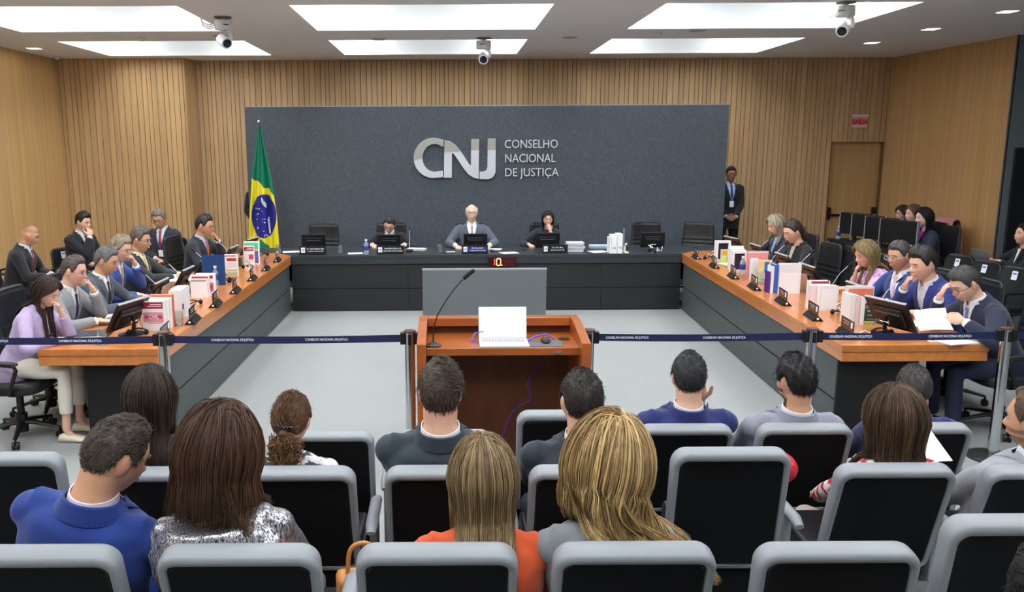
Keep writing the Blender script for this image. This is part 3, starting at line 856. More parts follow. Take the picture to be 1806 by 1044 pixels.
# x, top z above tier, occupied, label
ROWA = [(-1.19, .89, 1, 'seat shell behind the man in the bright blue jacket, bottom left corner'), (-.61, .89, 1, 'seat shell behind the woman in the silver sequinned jacket'), (-.036, .89, 1, 'seat shell behind the woman in the orange jacket'),
        (.536, .89, 1, 'seat shell behind the woman with long golden wavy hair'), (1.12, .89, 0, 'empty grey shelled seat, bottom row, second from the right'), (1.66, .975, 0, 'empty grey shelled seat in the bottom right corner')]
ROWB = [(-1.765, .96, 0, 'empty grey shelled seat at the left edge beside the blue-jacketed man'), (-1.19, .89, 1, 'seat shell behind the woman with very long dark hair'), (-.607, .89, 1, 'seat shell behind the woman with a hair clip'), (-.022, .89, 1, 'seat shell behind the man in the dark teal suit'),
        (.555, .89, 1, 'seat shell behind the short-haired man in the dark suit'), (1.119, .965, 0, 'empty tall grey shelled seat in the second row right of the golden-haired woman'), (1.78, .89, 1, 'seat shell behind the woman in the red and white tweed jacket'), (2.37, .88, 1, 'seat shell behind the man in grey at the right edge')]
ROWC = [(-.606, .875, 0, 'empty seat in the front row, black back visible beyond the hair clip woman'), (-.02, .88, 0, 'front row seat mostly hidden behind the man in the dark teal suit'), (.572, .98, 0, 'empty seat in the front row just beyond the lectern corner'), (1.178, .9, 1, 'seat shell behind the man in the royal blue suit'), (1.77, .9, 1, 'seat shell behind the bearded man in the grey suit'),
        (2.36, .9, 1, 'seat shell behind the man with thinning hair at the right of the front row')]
proto = {}
for (Y, zf, lst) in ((2.2, .24, ROWA), (3.09, .12, ROWB), (3.89, 0., ROWC)):
    for (x, top, occ, lab) in lst:
        rec = 16 if occ else 9
        k = occ
        if k not in proto: o = proto[k] = audience_seat(lab, rec, not occ); 
        else: o = copy_tree(proto[k])
        o['label'] = ('grey ' + lab) if lab.startswith('seat shell') else lab
        al = math.radians(rec)
        o.location = (x, Y, zf); s_ = top / .895
        o.scale = (1, 1, s_)
# ================================================================== PEOPLE
SKIN = {'light': (226, 180, 154), 'fair': (234, 192, 168), 'tan': (205, 154, 122), 'olive': (206, 158, 126), 'brown': (156, 112, 86), 'dark': (92, 62, 46)}
m_skin = mat('skin', (220, 175, 150), .5, attr='col', bump=(60, .12, .002, (1, 1, 1)))
m_hair = mat('hair', (60, 40, 30), .5, attr='col', noise=(60, .25, (1, 1, .2)))
m_lens = mat('spectacle lens', (225, 235, 240), .05, alpha=.16)
m_eyew = mat('eye', (225, 222, 218), .25, attr='col')
m_shoe = mat('black shoe leather', (22, 20, 20), .3)


def nrm(v): v = np.array(v, float); return v / (np.linalg.norm(v) + 1e-12)


def remesh(mb, vox, smooth=3, fac=.5):
    me = mb.mesh('tmp', [], False); o = bpy.data.objects.new('tmp', me); COL.objects.link(o)
    r = o.modifiers.new('r', 'REMESH'); r.mode = 'VOXEL'; r.voxel_size = vox; r.use_smooth_shade = True
    if smooth: s = o.modifiers.new('s', 'SMOOTH'); s.iterations = smooth; s.factor = fac
    dg = bpy.context.evaluated_depsgraph_get(); m2 = bpy.data.meshes.new_from_object(o.evaluated_get(dg))
    n = len(m2.vertices); V = np.empty(n * 3); m2.vertices.foreach_get('co', V); V = V.reshape(-1, 3)
    k = len(m2.polygons); L = np.empty(len(m2.loops), np.int32); m2.loops.foreach_get('vertex_index', L)
    ls = np.empty(k, np.int32); m2.polygons.foreach_get('loop_start', ls)
    F = np.split(L, ls[1:]) if k else []
    bpy.data.objects.remove(o); bpy.data.meshes.remove(me); bpy.data.meshes.remove(m2)
    return V, F


def subset(V, F, keep):
    F2 = [f for f, k in zip(F, keep) if k]
    if not F2: return np.zeros((0, 3)), []
    idx = np.unique(np.concatenate(F2)); mp = np.full(len(V), -1); mp[idx] = np.arange(len(idx))
    return V[idx], [tuple(mp[f]) for f in F2]


# ---- head surface as a function of direction --------------------------------
def head_surf(ux, uy, uz, sex='m'):
    """unit directions -> point on the bare head (metres, head frame: y face, z up)"""
    ux, uy, uz = (np.asarray(a, float) for a in (ux, uy, uz))
    t = np.clip(-uz, 0, 1); tp = np.clip(uz, 0, 1)
    jaw = .40 if sex == 'f' else .33
    x = .0765 * ux * (1 - jaw * t ** 1.6) * (1 + .03 * tp)
    fr = uy > 0
    y = np.where(fr, .090 * uy * (1 + .02 * t) + .004 * t, .101 * uy * (1 - .42 * t ** 1.2))
    z = .118 * uz
    # flatten the face
    y = np.where(fr, np.where(y > .082, .082 + (y - .082) * .6, y), y)
    g = lambda cx, cz, sx, sz: np.exp(-((x - cx) / sx) ** 2 - ((z - cz) / sz) ** 2)
    f = fr.astype(float)
    y = y + f * (-.010 * (g(.031, .008, .018, .013) + g(-.031, .008, .018, .013)) + .004 * g(0, .032, .045, .012) + .004 * (g(.043, -.022, .018, .018) + g(-.043, -.022, .018, .018))
                 + .007 * g(0, -.098, .024, .02) - .003 * g(0, -.074, .02, .007) + .004 * g(0, -.052, .026, .016))
    return np.stack([x, y, z], -1)


def head_geo(mb, R, c, s, sex):
    nu, nv = 48, 34; vs = []; f = []
    ph = np.linspace(0, PI, nv + 1)[1:-1]; th = np.arange(nu) * 2 * PI / nu
    PH, TH = np.meshgrid(ph, th, indexing='ij')
    V = head_surf(np.sin(PH) * np.cos(TH), np.sin(PH) * np.sin(TH), np.cos(PH), sex).reshape(-1, 3)
    top = head_surf(0, 0, 1, sex)[None]; bot = head_surf(0, 0, -1, sex)[None]
    A = np.concatenate([V, top, bot]); m = nv - 1
    for j in range(m - 1):
        for i in range(nu):
            k = (i + 1) % nu; f.append((j * nu + i, (j + 1) * nu + i, (j + 1) * nu + k, j * nu + k))
    for i in range(nu):
        k = (i + 1) % nu; f.append((m * nu, i, k)); f.append((m * nu + 1, (m - 1) * nu + k, (m - 1) * nu + i))
    T = lambda P: (np.array(P) * s) @ R.T + c
    mb.add(T(A), f)
    # nose
    rings = []
    for (y, z, hw, hd) in ((.076, .034, .008, .008), (.085, .015, .008, .009), (.093, -.005, .010, .012), (.099, -.020, .0145, .015), (.094, -.030, .0165, .012), (.084, -.036, .012, .006)):
        an = np.arange(12) * 2 * PI / 12; rings.append(T(np.stack([hw * np.cos(an), y - .004 + hd * np.sin(an), np.full(12, z)], 1)))
    mb.rings(rings)
    # lips
    mb.ell(T((0, .0885, -.0485)), np.array((.022, .0075, .0042)) * s, R, 12, 8); mb.ell(T((0, .0885, -.0575)), np.array((.019, .0078, .0052)) * s, R, 12, 8)
    # ears
    for sg_ in (-1, 1):
        Re = R @ rotm(math.radians(-12), 0, sg_ * math.radians(-22))
        mb.ell(T((sg_ * .0765, -.008, -.002)), np.array((.0070, .016, .029)) * s, Re, 12, 10)
        mb.ell(T((sg_ * .0785, -.014, .006)), np.array((.006, .011, .023)) * s, Re, 10, 8)


# ---- torso sections ----------------------------------------------------------
TS = {'m': [(-.14, .170, .135, .0), (0, .175, .135, 0), (.12, .163, .122, 0), (.25, .172, .122, 0), (.36, .190, .123, .0), (.43, .190, .112, -.005), (.48, .150, .092, -.01), (.515, .095, .075, -.008), (.545, .064, .064, -.004)],
      'f': [(-.14, .180, .135, .0), (0, .178, .130, 0), (.12, .140, .105, 0), (.25, .150, .115, 0.01), (.33, .162, .125, .015), (.41, .162, .098, -.002), (.455, .130, .080, -.008), (.49, .082, .065, -.008), (.52, .054, .054, -.004)]}


def tsec(sex, z):
    a = np.array(TS[sex]); return [np.interp(z, a[:, 0], a[:, k]) for k in (1, 2, 3)]


def person(label, loc, rz, sex='m', s=1.0, seat=.46, lean=6, side=0, twist=0, head=(0, 0, 0), arms=None, skin='light', hair=None, outfit=None, glasses=None,
           vox=.006, standing=False, eyes='open', watch=False, build=1.0, headscale=1.0, legs=True, neckf=0., lanyard=None, ankles=False, knee_out=.12, mustache=None, headshift=(0, 0)):
    arms = arms or {}; hair = hair or {}; outfit = outfit or {}
    root = empty('person', loc, rz, label, 'person')
    D2 = math.radians
    hipz = (seat + .095) if not standing else .93 * s
    hip = np.array([0, 0., hipz])
    RT = rotm(0, 0, D2(twist)) @ rotm(0, D2(side), 0) @ rotm(-D2(lean), 0, 0)
    tp = lambda P: (np.array(P, float) * s) @ RT.T + hip
    tinv = lambda P: ((np.asarray(P, float) - hip) @ RT) / s
    NB = .545 if sex == 'm' else .52
    RH = rotm(0, 0, D2(head[0])) @ rotm(0, D2(head[2]), 0) @ rotm(-D2(head[1]), 0, 0)
    hs = s * headscale * (1.0 if sex == 'm' else .96)
    nb = tp((0, -.004, NB))
    hc = tp((headshift[0], .012 + headshift[1], NB + .035 + neckf)) + RH @ (np.array([0, .022, .100]) * hs)
    HT = lambda P: (np.array(P, float) * hs) @ RH.T + hc
    hinv = lambda P: ((np.asarray(P, float) - hc) @ RH) / hs

    # ---------------- arms ik
    sw = .178 if sex == 'm' else .158; sz_ = .455 if sex == 'm' else .43
    sw *= build
    A = {}
    for k, sg_ in (('R', 1), ('L', -1)):
        a = dict(arms.get(k) or dict(w=(.17 * sg_, .33, .10 + (seat - .46)), d=(-.25 * sg_, 1, -.15), n=(0, -.1, -1), curl=.35))
        S = tp((sg_ * sw, -.005, sz_))
        if a.get('chin'):
            off = np.array(a.get('off', (0, 0, 0)), float)
            ctr = HT(np.array((sg_ * .012, .118, -.078)) + off)
            d = nrm(np.array(a.get('d', (-sg_ * .25, -.15, 1)), float)); W = ctr - d * .075 * s; n = nrm(np.array(a.get('n', (-sg_ * .5, -1, .0)), float)); curl = a.get('curl', .8)
            pole = np.array(a.get('pole', (sg_ * .45, .25, -1)), float)
        else:
            W = np.array(a['w'], float)
            if W[2] < .6: W = W + np.array([0, 0, hipz])
            d = nrm(a.get('d', (0, 1, 0))); n = nrm(a.get('n', (0, 0, -1))); curl = a.get('curl', .35); pole = np.array(a.get('pole', (sg_ * .9, -.3, -.6)), float)
        u_, f_ = .285 * s, .255 * s
        dv = W - S; dist = np.linalg.norm(dv)
        if dist > (u_ + f_) * .995: W = S + dv / dist * (u_ + f_) * .995; dv = W - S; dist = np.linalg.norm(dv)
        e = dv / dist; aa = (u_ ** 2 - f_ ** 2 + dist ** 2) / (2 * dist); hh = math.sqrt(max(1e-6, u_ ** 2 - aa ** 2))
        pp = pole - e * (pole @ e); pp = nrm(pp); E = S + e * aa + pp * hh
        n = nrm(n - d * (n @ d)); A[k] = dict(S=S, E=E, W=W, d=d, n=n, curl=curl, sg=sg_, thumb=a.get('thumb', 0), hide=a.get('hide'), sp=a.get('spread', 5))
    # ---------------- skin body
    mb = MB()
    head_geo(mb, RH, hc, hs, sex)
    nr = (.058 if sex == 'm' else .047) * s * (1 + (headscale - 1) * .8) * (build if sex == 'm' else 1)
    mb.tube([tp((0, -.006, NB - .09)), nb, nb * .5 + HT((0, -.02, -.075)) * .5, HT((0, -.022, -.05)), HT((0, -.018, -.01))], [nr * 1.3, nr * 1.05, nr * .95, nr * .98, nr * .8], 18)
    # slim trunk under the clothes
    rings = []
    for (z, hw, hd, yo) in TS[sex][:-2]:
        an = np.arange(20) * 2 * PI / 20; c = .78
        rings.append(tp(np.stack([hw * c * np.cos(an), hd * c * np.sin(an) + yo, np.full(20, z)], 1)))
    mb.rings(rings)
    for k in 'RL':
        a = A[k]; mb.tube([tp((a['sg'] * .08, -.005, sz_ - .03)), a['S'], a['S'] * .5 + a['E'] * .5, a['E']], np.array([.05, .043, .04, .034]) * s, 12)
        fw = 1.0 if sex == 'm' else .86
        mb.tube([a['E'], a['E'] * .6 + a['W'] * .4, a['W'], a['W'] + a['d'] * .03 * s], np.array([.036, .036, .0255, .024]) * s * fw, 14)
        mb.ell(a['E'], (.035 * s * fw,) * 3, None, 12, 8)
        # hand
        d, n, W, cu = a['d'], a['n'], a['W'], a['curl']; l = np.cross(d, n) * a['sg']; hsz = s * (1.0 if sex == 'm' else .88)
        Rp = np.stack([l, d, n], 1)
        mb.ell(W + d * .052 * hsz, np.array((.041, .050, .0145)) * hsz, Rp, 16, 10); mb.ell(W + d * .03 * hsz + l * .018 * hsz + n * .006 * hsz, np.array((.022, .030, .015)) * hsz, Rp, 12, 8)
        mb.ell(W + d * .078 * hsz, np.array((.040, .020, .012)) * hsz, Rp, 14, 8)
        for q in range(4):
            ln = (.070, .078, .073, .058)[q] * hsz; r = (.0088, .0090, .0086, .0078)[q] * hsz
            b0 = W + d * (.084 - .004 * abs(q - 1)) * hsz + l * (.0295 - .0196 * q) * hsz
            spa = D2(a['sp'] * (1.5 - q)); dd = nrm(d * math.cos(spa) + l * math.sin(spa))
            pts = [b0]; ang = 0; rr = [r * 1.05]
            for seg, (fr, k3) in enumerate(((.45, 62), (.30, 80), (.25, 45))):
                ang += D2(k3) * cu * (1 + .06 * (q - 1.5)); v = dd * math.cos(ang) + n * math.sin(ang); pts.append(pts[-1] + v * ln * fr); rr.append(r * (1 - .1 * (seg + 1)))
            pts = [b0 - d * .02 * hsz] + pts; rr = [r] + rr
            mb.tube(pts, rr, 8); mb.ell(pts[-1], rr[-1] * .98, None, 8, 6)
        tb = W + d * .022 * hsz + l * .026 * hsz + n * .004 * hsz; tc = a['thumb']
        v1 = nrm(l * .75 + d * .62 + n * (.22 + .5 * tc)); v2 = nrm(l * (.35 - .5 * tc) + d * .85 + n * (.30 + .5 * tc))
        p1 = tb + v1 * .038 * hsz; p2 = p1 + v2 * .030 * hsz; p3 = p2 + v2 * .024 * hsz
        mb.tube([tb, p1, p2, p3], np.array([.0135, .0115, .0102, .0085]) * hsz, 10); mb.ell(p3, .0083 * hsz, None, 8, 6)
    # legs inside
    LG = {}
    for sg_ in (-1, 1):
        H_ = tp((sg_ * .09, 0, .0)) if not standing else hip + np.array([sg_ * .09, 0, 0]) * s
        if standing: K = H_ + np.array([sg_ * .02, .015, -.43]) * s; An = np.array([H_[0] + sg_ * .03, -.01, .09])
        else: K = np.array([H_[0] + sg_ * knee_out * .5, H_[1] + .42 * s, seat + .055]); An = np.array([K[0], K[1] - .02, .09])
        LG[sg_] = (H_, K, An)
        if legs: mb.tube([H_, K, An], np.array([.055, .042, .034]) * s, 10); mb.tube([An, An + np.array([0, .04, -.05]), An + np.array([0, .12, -.065])], [.03, .028, .02], 8)
    V, F = remesh(mb, vox * s, 2, .5)
    hl = hinv(V); sk = np.array(lin(SKIN[skin])); Cc = np.tile(sk, (len(V), 1))
    hx, hy, hz = hl[:, 0], hl[:, 1], hl[:, 2]
    lips = np.exp(-(hx / .021) ** 4 - ((hz + .053) / .0085) ** 4) * (hy > .07); lc = sk * np.array([.80, .50, .48]) if sex == 'm' else sk * np.array([.78, .36, .38])
    Cc = Cc * (1 - lips[:, None] * .75) + lc * lips[:, None] * .75
    ck = np.exp(-((np.abs(hx) - .045) / .022) ** 2 - ((hz + .022) / .022) ** 2) * (hy > .03); Cc = Cc * (1 + ck[:, None] * np.array([.02, -.12, -.12]))
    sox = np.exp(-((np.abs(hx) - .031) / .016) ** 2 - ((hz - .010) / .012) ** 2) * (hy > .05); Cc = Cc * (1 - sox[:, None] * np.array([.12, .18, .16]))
    inh = (np.abs(hx) < .095) & (np.abs(hy) < .12) & (np.abs(hz) < .13)
    ear = np.exp(-((np.abs(hx) - .082) / .008) ** 2) * inh; Cc = Cc * (1 - ear[:, None] * np.array([0, .14, .12]))
    if hair.get('beard'):
        bd = ((hz < -.028) & (hy > -.0) & inh & (np.abs(hz + .053) > .007) | (hz < -.07) & inh & (hy > -.02)).astype(float) * hair['beard']
        Cc = Cc * (1 - bd[:, None]) + np.array(lin(hair.get('beardcol', (40, 32, 30)))) * bd[:, None]
    if hair.get('style') == 'buzz':
        bz = ((hz > .05 - .25 * np.clip(-hy, -.05, .06)) & inh).astype(float) * .5; Cc = Cc * (1 - bz[:, None]) + np.array(lin(hair['col'])) * bz[:, None]
    b = MB(); b.add(V, F, 0, np.concatenate([np.clip(Cc, 0, 1), np.ones((len(V), 1))], 1)); b.build('body', m_skin, root, smooth=True)
    # ---------------- eyes, brows
    hcol = np.array(lin(hair.get('brow', hair.get('col', (50, 38, 30)))))
    for sg_ in (-1, 1):
        if eyes == 'open':
            b = MB(); b.ell(HT((sg_ * .031, .0765, .010)), np.array((.0130, .0075, .0048)) * hs, RH, 14, 10, 0, (.55, .54, .52)); b.ell(HT((sg_ * .031, .0825, .010)), np.array((.0052, .0022, .0046)) * hs, RH, 10, 8, 0, (.02, .012, .008)); b.build('eye', m_eyew, root, smooth=True)
        b = MB(); pts = [HT((sg_ * (.014 + .034 * q), .0885 - .012 * q * q + (0 if q < .6 else -.003), .0305 + .0035 * math.sin(q * PI) - .003 * q)) for q in np.linspace(0, 1, 7)]
        b.tube(pts, np.array([.0022, .0034, .0036, .0034, .003, .0024, .0012]) * hs * (1 if sex == 'm' else .75), 8, 0, True, hcol, flat=.7); b.build('eyebrow', m_hair, root, smooth=True)
        if True:
            zz = .005 if eyes != 'open' else .0135
            b = MB(); pts = [HT((sg_ * (.018 + .026 * q), .083 - .005 * q * q, zz + (-.003 if eyes != 'open' else .003) * math.sin(q * PI))) for q in np.linspace(0, 1, 6)]
            b.tube(pts, .0014 * hs, 6, 0, True, (.02, .012, .01)); b.build('eyelash', m_hair, root, smooth=True)
    if mustache:
        b = MB(); pts = [HT((x, .095 - 9 * x * x, -.041 - 8 * x * x)) for x in np.linspace(-.026, .026, 9)]
        b.tube(pts, np.array([.002, .005, .0065, .007, .0065, .007, .0065, .005, .002]) * hs, 8, 0, True, lin(mustache), flat=.8); b.build('mustache', m_hair, root, smooth=True)
    if glasses:
        mg = mat('glasses ' + str(glasses), glasses, .3, metal=.2); b = MB()
        for sg_ in (-1, 1):
            pts = [];
            for a_ in np.linspace(0, 2 * PI, 21): pts.append(HT((sg_ * .033 + .0235 * abs(math.cos(a_)) ** .75 * math.copysign(1, math.cos(a_)), .104 - 2.5 * (.033 * sg_ + .0235 * math.cos(a_)) ** 2, .008 + .0175 * abs(math.sin(a_)) ** .75 * math.copysign(1, math.sin(a_)))))
            b.tube(pts, .0017 * hs, 6)
            b.tube([HT((sg_ * .056, .096, .012)), HT((sg_ * .078, .07, .012)), HT((sg_ * .083, .0, .010)), HT((sg_ * .080, -.02, -.006))], .0017 * hs, 6)
        b.tube([HT((-.010, .105, .010)), HT((0, .108, .013)), HT((.010, .105, .010))], .0016 * hs, 6)
        g = b.build('glasses', mg, root, smooth=True)
    # ---------------- clothing
    jc = outfit.get('jacket', (40, 42, 48)); infl = .016 + outfit.get('infl', 0.)
    kind = outfit.get('kind', 'suit')
    mj = outfit.get('mat') or mat('cloth %d %d %d' % tuple(jc), jc, .85, sheen=.15, noise=(40, .06, (1, 1, 1)), bump=(9, .35, .02, (1, 1, .6)))
    mb = MB(); rings = []
    zt = NB - (.012 if kind == 'suit' else .03)
    lo = -.14 if not standing else -.20
    secs = [q for q in TS[sex] if q[0] <= zt] + [(zt, *tsec(sex, zt))]
    if standing: secs = [(-.20, *secs[0][1:])] + secs
    for (z, hw, hd, yo) in secs:
        an = np.arange(32) * 2 * PI / 32; e = .86
        fx = np.sign(np.cos(an)) * np.abs(np.cos(an)) ** e; fy = np.sign(np.sin(an)) * np.abs(np.sin(an)) ** e
        bw = build if z < .5 else 1
        rings.append(tp(np.stack([(hw * bw + infl) * fx, (hd * bw + infl) * fy + yo, np.full(32, z)], 1)))
    mb.rings(rings)
    sl = outfit.get('sleeve', 1.0)  # fraction of forearm covered
    torso_only_n = mb.n
    for k in 'RL':
        a = A[k]; S_, E_, W_ = a['S'], a['E'], a['W']
        sr = .068 if sex == 'm' else .057
        mb.ell(S_ + (tp((0, 0, -.012)) - tp((0, 0, 0))), (sr * s * 1.02,) * 3, None, 16, 10)
        mb.tube([tp((a['sg'] * .055, -.012, NB - .045)), tp((a['sg'] * .12 * build, -.012, NB - .068)), S_ + (tp((0, 0, .028)) - tp((0, 0, 0)))], np.array([.042, .042, sr * .72]) * s, 14)
        if outfit.get('puff'): mb.ell(S_ * .6 + E_ * .4, (.085 * s,) * 3, None, 16, 10)
        mb.tube([tp((a['sg'] * .07, -.005, sz_ - .02)), S_], np.array([.075, sr]) * s, 14)
        we = E_ + (W_ - E_) * max(0.05, (sl - .12 / .9 * (sl > .9)))
        ex = nrm(W_ - E_)
        rad = [sr, sr * .92, sr * .80, sr * .80, sr * .66] if sex == 'm' else [sr, sr * .92, sr * .82, sr * .80, sr * .64]
        if sl > .3:
            mb.tube([S_, S_ * .5 + E_ * .5, E_], np.array(rad[:3]) * s, 16); mb.tube([E_, E_ * .65 + we * .35, we], np.array(rad[2:]) * s, 16); mb.ell(E_, (rad[2] * s,) * 3, None, 16, 10)
        else:
            mb.tube([S_, S_ * .45 + E_ * .55, E_ * .85 + S_ * .15], np.array([sr, sr * 1.05, sr * 1.1]) * s, 16)
    V, F = remesh(mb, .0095 * s, 5, .5)
    # folds
    tl = tinv(V)
    amp = outfit.get('fold', .0030)
    ph_ = random.random() * 9
    disp = amp * (np.sin(tl[:, 2] * 46 + np.sin(tl[:, 0] * 21 + ph_) * 1.6 + tl[:, 1] * 12) * .5 + np.sin(tl[:, 2] * 27 - np.abs(tl[:, 0]) * 44 + ph_) * .5)
    # vertex normals (approx from faces)
    Fa = np.array([f if len(f) == 4 else (f[0], f[1], f[2], f[2]) for f in F]); fn = np.cross(V[Fa[:, 2]] - V[Fa[:, 0]], V[Fa[:, 3]] - V[Fa[:, 1]])
    VN = np.zeros_like(V)
    for q in range(4): np.add.at(VN, Fa[:, q], fn)
    VN /= (np.linalg.norm(VN, axis=1, keepdims=True) + 1e-12)
    V = V + VN * disp[:, None]
    fc = V[Fa].mean(1); ft = tinv(fc); fnn = fn / (np.linalg.norm(fn, axis=1, keepdims=True) + 1e-12)
    fnl = fnn @ RT
    vz = outfit.get('vz', .20); vw = outfit.get('vw', .078)
    if kind == 'suit' or kind == 'open':
        w_ = vw * np.clip((ft[:, 2] - vz) / (NB - .02 - vz), 0, 1)
        isV = (ft[:, 1] > .02) & (np.abs(ft[:, 0]) < w_) & (ft[:, 2] > vz) & (ft[:, 2] < NB + .02) & (fnl[:, 1] > -.2)
        # faces of the arms crossing the chest must stay sleeve
        hwv, hdv, yov = np.array([tsec(sex, z) for z in np.clip(ft[:, 2], -.14, NB)]).T if len(ft) else (0, 0, 0)
        isV &= ft[:, 1] < (hdv * build + infl + yov + .03)
    else: isV = np.zeros(len(F), bool)
    v2, f2 = subset(V, F, ~isV); b = MB(); b.add(v2, f2); jk = b.build('jacket' if kind in ('suit', 'open') else outfit.get('name', 'blouse'), mj, root, smooth=True)
    shc = outfit.get('shirt', (236, 238, 242)); ms = mat('shirt %d %d %d' % tuple(shc), shc, .8, bump=(14, .25, .01, (1, 1, 1)))

    def yfront(x, z):
        hw, hd, yo = tsec(sex, z); hw = hw * build + infl; hd = hd * build + infl
        return yo + hd * max(0., 1 - (abs(x) / hw) ** 2.2) ** (1 / 2.2)
    if isV.any():
        V2 = V - VN * .007 * s; v2, f2 = subset(V2, F, isV | False)
        # grow the shirt by using the analytic front, wider than the opening
        b = MB(); g = []; nz_, nx_ = 18, 9
        for j in range(nz_):
            z = vz - .03 + (NB - .022 - vz + .03) * j / (nz_ - 1)
            wv = min(vw * min(1, max(0, (z - vz) / (NB - .02 - vz))) + .018, (tsec(sex, z)[0] + infl) * .80)
            for i in range(nx_):
                x = -wv + 2 * wv * i / (nx_ - 1); g.append(tp((x, yfront(x, z) - .006, z)))
        f = [(j * nx_ + i, j * nx_ + i + 1, (j + 1) * nx_ + i + 1, (j + 1) * nx_ + i) for j in range(nz_ - 1) for i in range(nx_ - 1)]
        b.add(g, f); b.add(np.array(g) - (tp((0, .006, 0)) - tp((0, 0, 0))), [q[::-1] for q in f])
        if kind == 'suit':
            for k in 'RL':
                a = A[k]; ex = nrm(a['W'] - a['E']); 
                if sl > .9: b.tube([a['W'] - ex * .055 * s, a['W'] - ex * .012 * s], [.034 * s if sex == 'm' else .03 * s] * 2, 16)
        shirt = b.build('shirt', ms, root, smooth=True)
        # collar
    if kind == 'suit' or outfit.get('collar'):
        def band(z0, z1, r0x, r0y, r1x, r1y, a0, a1, yo0, yo1, drop=0., th=.004, n=30):
            o_, i_ = [], []
            for q in range(n + 1):
                an = D2(a0 + (a1 - a0) * q / n); ca, sa = math.cos(an), math.sin(an)   # angle 90 = front
                dr = drop * max(0., sa) ** 3
                o_.append([(r0x * ca, r0y * sa + yo0, z0 - dr), (r1x * ca, r1y * sa + yo1, z1 - dr * .8)]); i_.append([((r0x - th) * ca, (r0y - th) * sa + yo0, z0 - dr), ((r1x - th) * ca, (r1y - th) * sa + yo1, z1 - dr * .8)])
            rr = [tp([o_[q][0], o_[q][1], i_[q][1], i_[q][0]]) for q in range(n + 1)]
            return rr
        cf = nr / s
        b = MB(); b.rings(band(NB - .022, NB + .024, cf + .012, cf + .013, cf + .006, cf + .007, 112, 428, -.002, .004, .022))
        # collar points
        for sg_ in (-1, 1):
            p = [(sg_ * .014, .072, NB - .008), (sg_ * .048, .060, NB + .006), (sg_ * .060, .055, NB - .035), (sg_ * .040, .085, NB - .060)]
            p = [(x, max(y, yfront(x, z) + .002) if z < NB - .02 else y, z) for x, y, z in p]
            q = tp(p); q2 = tp([(x, y - .005, z) for x, y, z in p]); b.rings([q, q2])
        b.build('shirt_collar', ms, root, smooth='auto')
    if kind in ('suit', 'open'):
        # jacket collar round the neck + lapels
        b = MB(); cf = nr / s
        rr = []
        n = 26
        for q in range(n + 1):
            an = D2(158 + (382 - 158) * q / n); ca, sa = math.cos(an), math.sin(an)
            bk_ = max(0., -sa); ring = [(ca * (cf + .014), sa * (cf + .014) - .002, NB + .006 + .022 * bk_ * .8), (ca * (cf + .021), sa * (cf + .021) - .002, NB + .004 + .020 * bk_ * .8), (ca * (cf + .047), sa * (cf + .036) - .006, NB - .036), (ca * (cf + .030), sa * (cf + .026) - .006, NB - .045)]
            rr.append(tp(ring))
        b.rings(rr); b.build('jacket_collar', mj, jk, smooth='auto')
        lw = outfit.get('lapel', .052)
        if lw:
            for sg_ in (-1, 1):
                b = MB(); rr = []
                n = 16
                for q in range(n + 1):
                    f_ = q / n; z = NB - .012 - (NB - .012 - vz) * f_; xi = vw * max(0, (z - vz) / (NB - .02 - vz)); xi = min(xi, vw)
                    wd = lw * (1 - .0 * f_) * (math.sin(min(1, f_ * 2.6 + .25) * PI / 2)) * (1 - max(0, f_ - .55) / .45) ** .8 + .004
                    if abs(f_ - .33) < .035: wd *= .62
                    xs_ = [xi - .006, xi + wd * .33, xi + wd * .66, xi + wd]
                    top_ = [(sg_ * x, yfront(x, z) + .0085, z) for x in xs_]; bo = [(sg_ * x, yfront(x, z) - .002, z) for x in xs_[::-1]]
                    rr.append(tp(top_ + bo))
                b.rings(rr); b.build('lapel', mj, jk, smooth='auto')
    if outfit.get('tie'):
        tc_ = outfit['tie']; mt = mat('tie %d %d %d' % tuple(tc_), tc_, .55, noise=(90, .15, (1, 1, .3)))
        b = MB(); rr = []
        for q in range(15):
            f_ = q / 14; z = NB - .030 - (NB - .03 - (vz - .02)) * f_; w_ = .012 + .022 * f_
            w_ = min(w_, max(.002, vw * (z - vz) / (NB - .02 - vz) + .002))
            if q < 2: w_ = .019 - .004 * q
            yy = yfront(0, z) + (.012 if q < 2 else .006)
            rr.append(tp([(-w_, yfront(w_, z) + .003, z), (0, yy, z), (w_, yfront(w_, z) + .003, z), (0, yy - .007, z)]))
        b.rings(rr); b.build('tie', mt, root, smooth='auto')
    if lanyard:
        ml = mat('lanyard %d %d %d' % tuple(lanyard), lanyard, .6)
        for sg_ in (-1, 1):
            b = MB(); b.tube([tp((sg_ * .062, .02, NB - .005)), tp((sg_ * .062, yfront(.062, NB - .08) + .012, NB - .08)), tp((sg_ * .035, yfront(.035, .36) + .012, .36)), tp((0, yfront(0, .26) + .014, .26))], .006 * s, 6, flat=.4); b.build('lanyard', ml, root)
        b = MB(); b.box(tp((0, yfront(0, .20) + .016, .21)), (.07, .004, .10), RT); b.build('badge', m_paper, root)
    if watch:
        a = A[watch]; ex = nrm(a['W'] - a['E']); b = MB(); b.tube([a['W'] - ex * .018, a['W'] - ex * .004], .031 * s, 16); b.build('wristwatch', m_chrome, root)
    # trousers + shoes
    tcx = outfit.get('trousers', jc); mtz = mat('trouser %d %d %d' % tuple(tcx), tcx, .85, bump=(9, .3, .015, (1, 1, 1)))
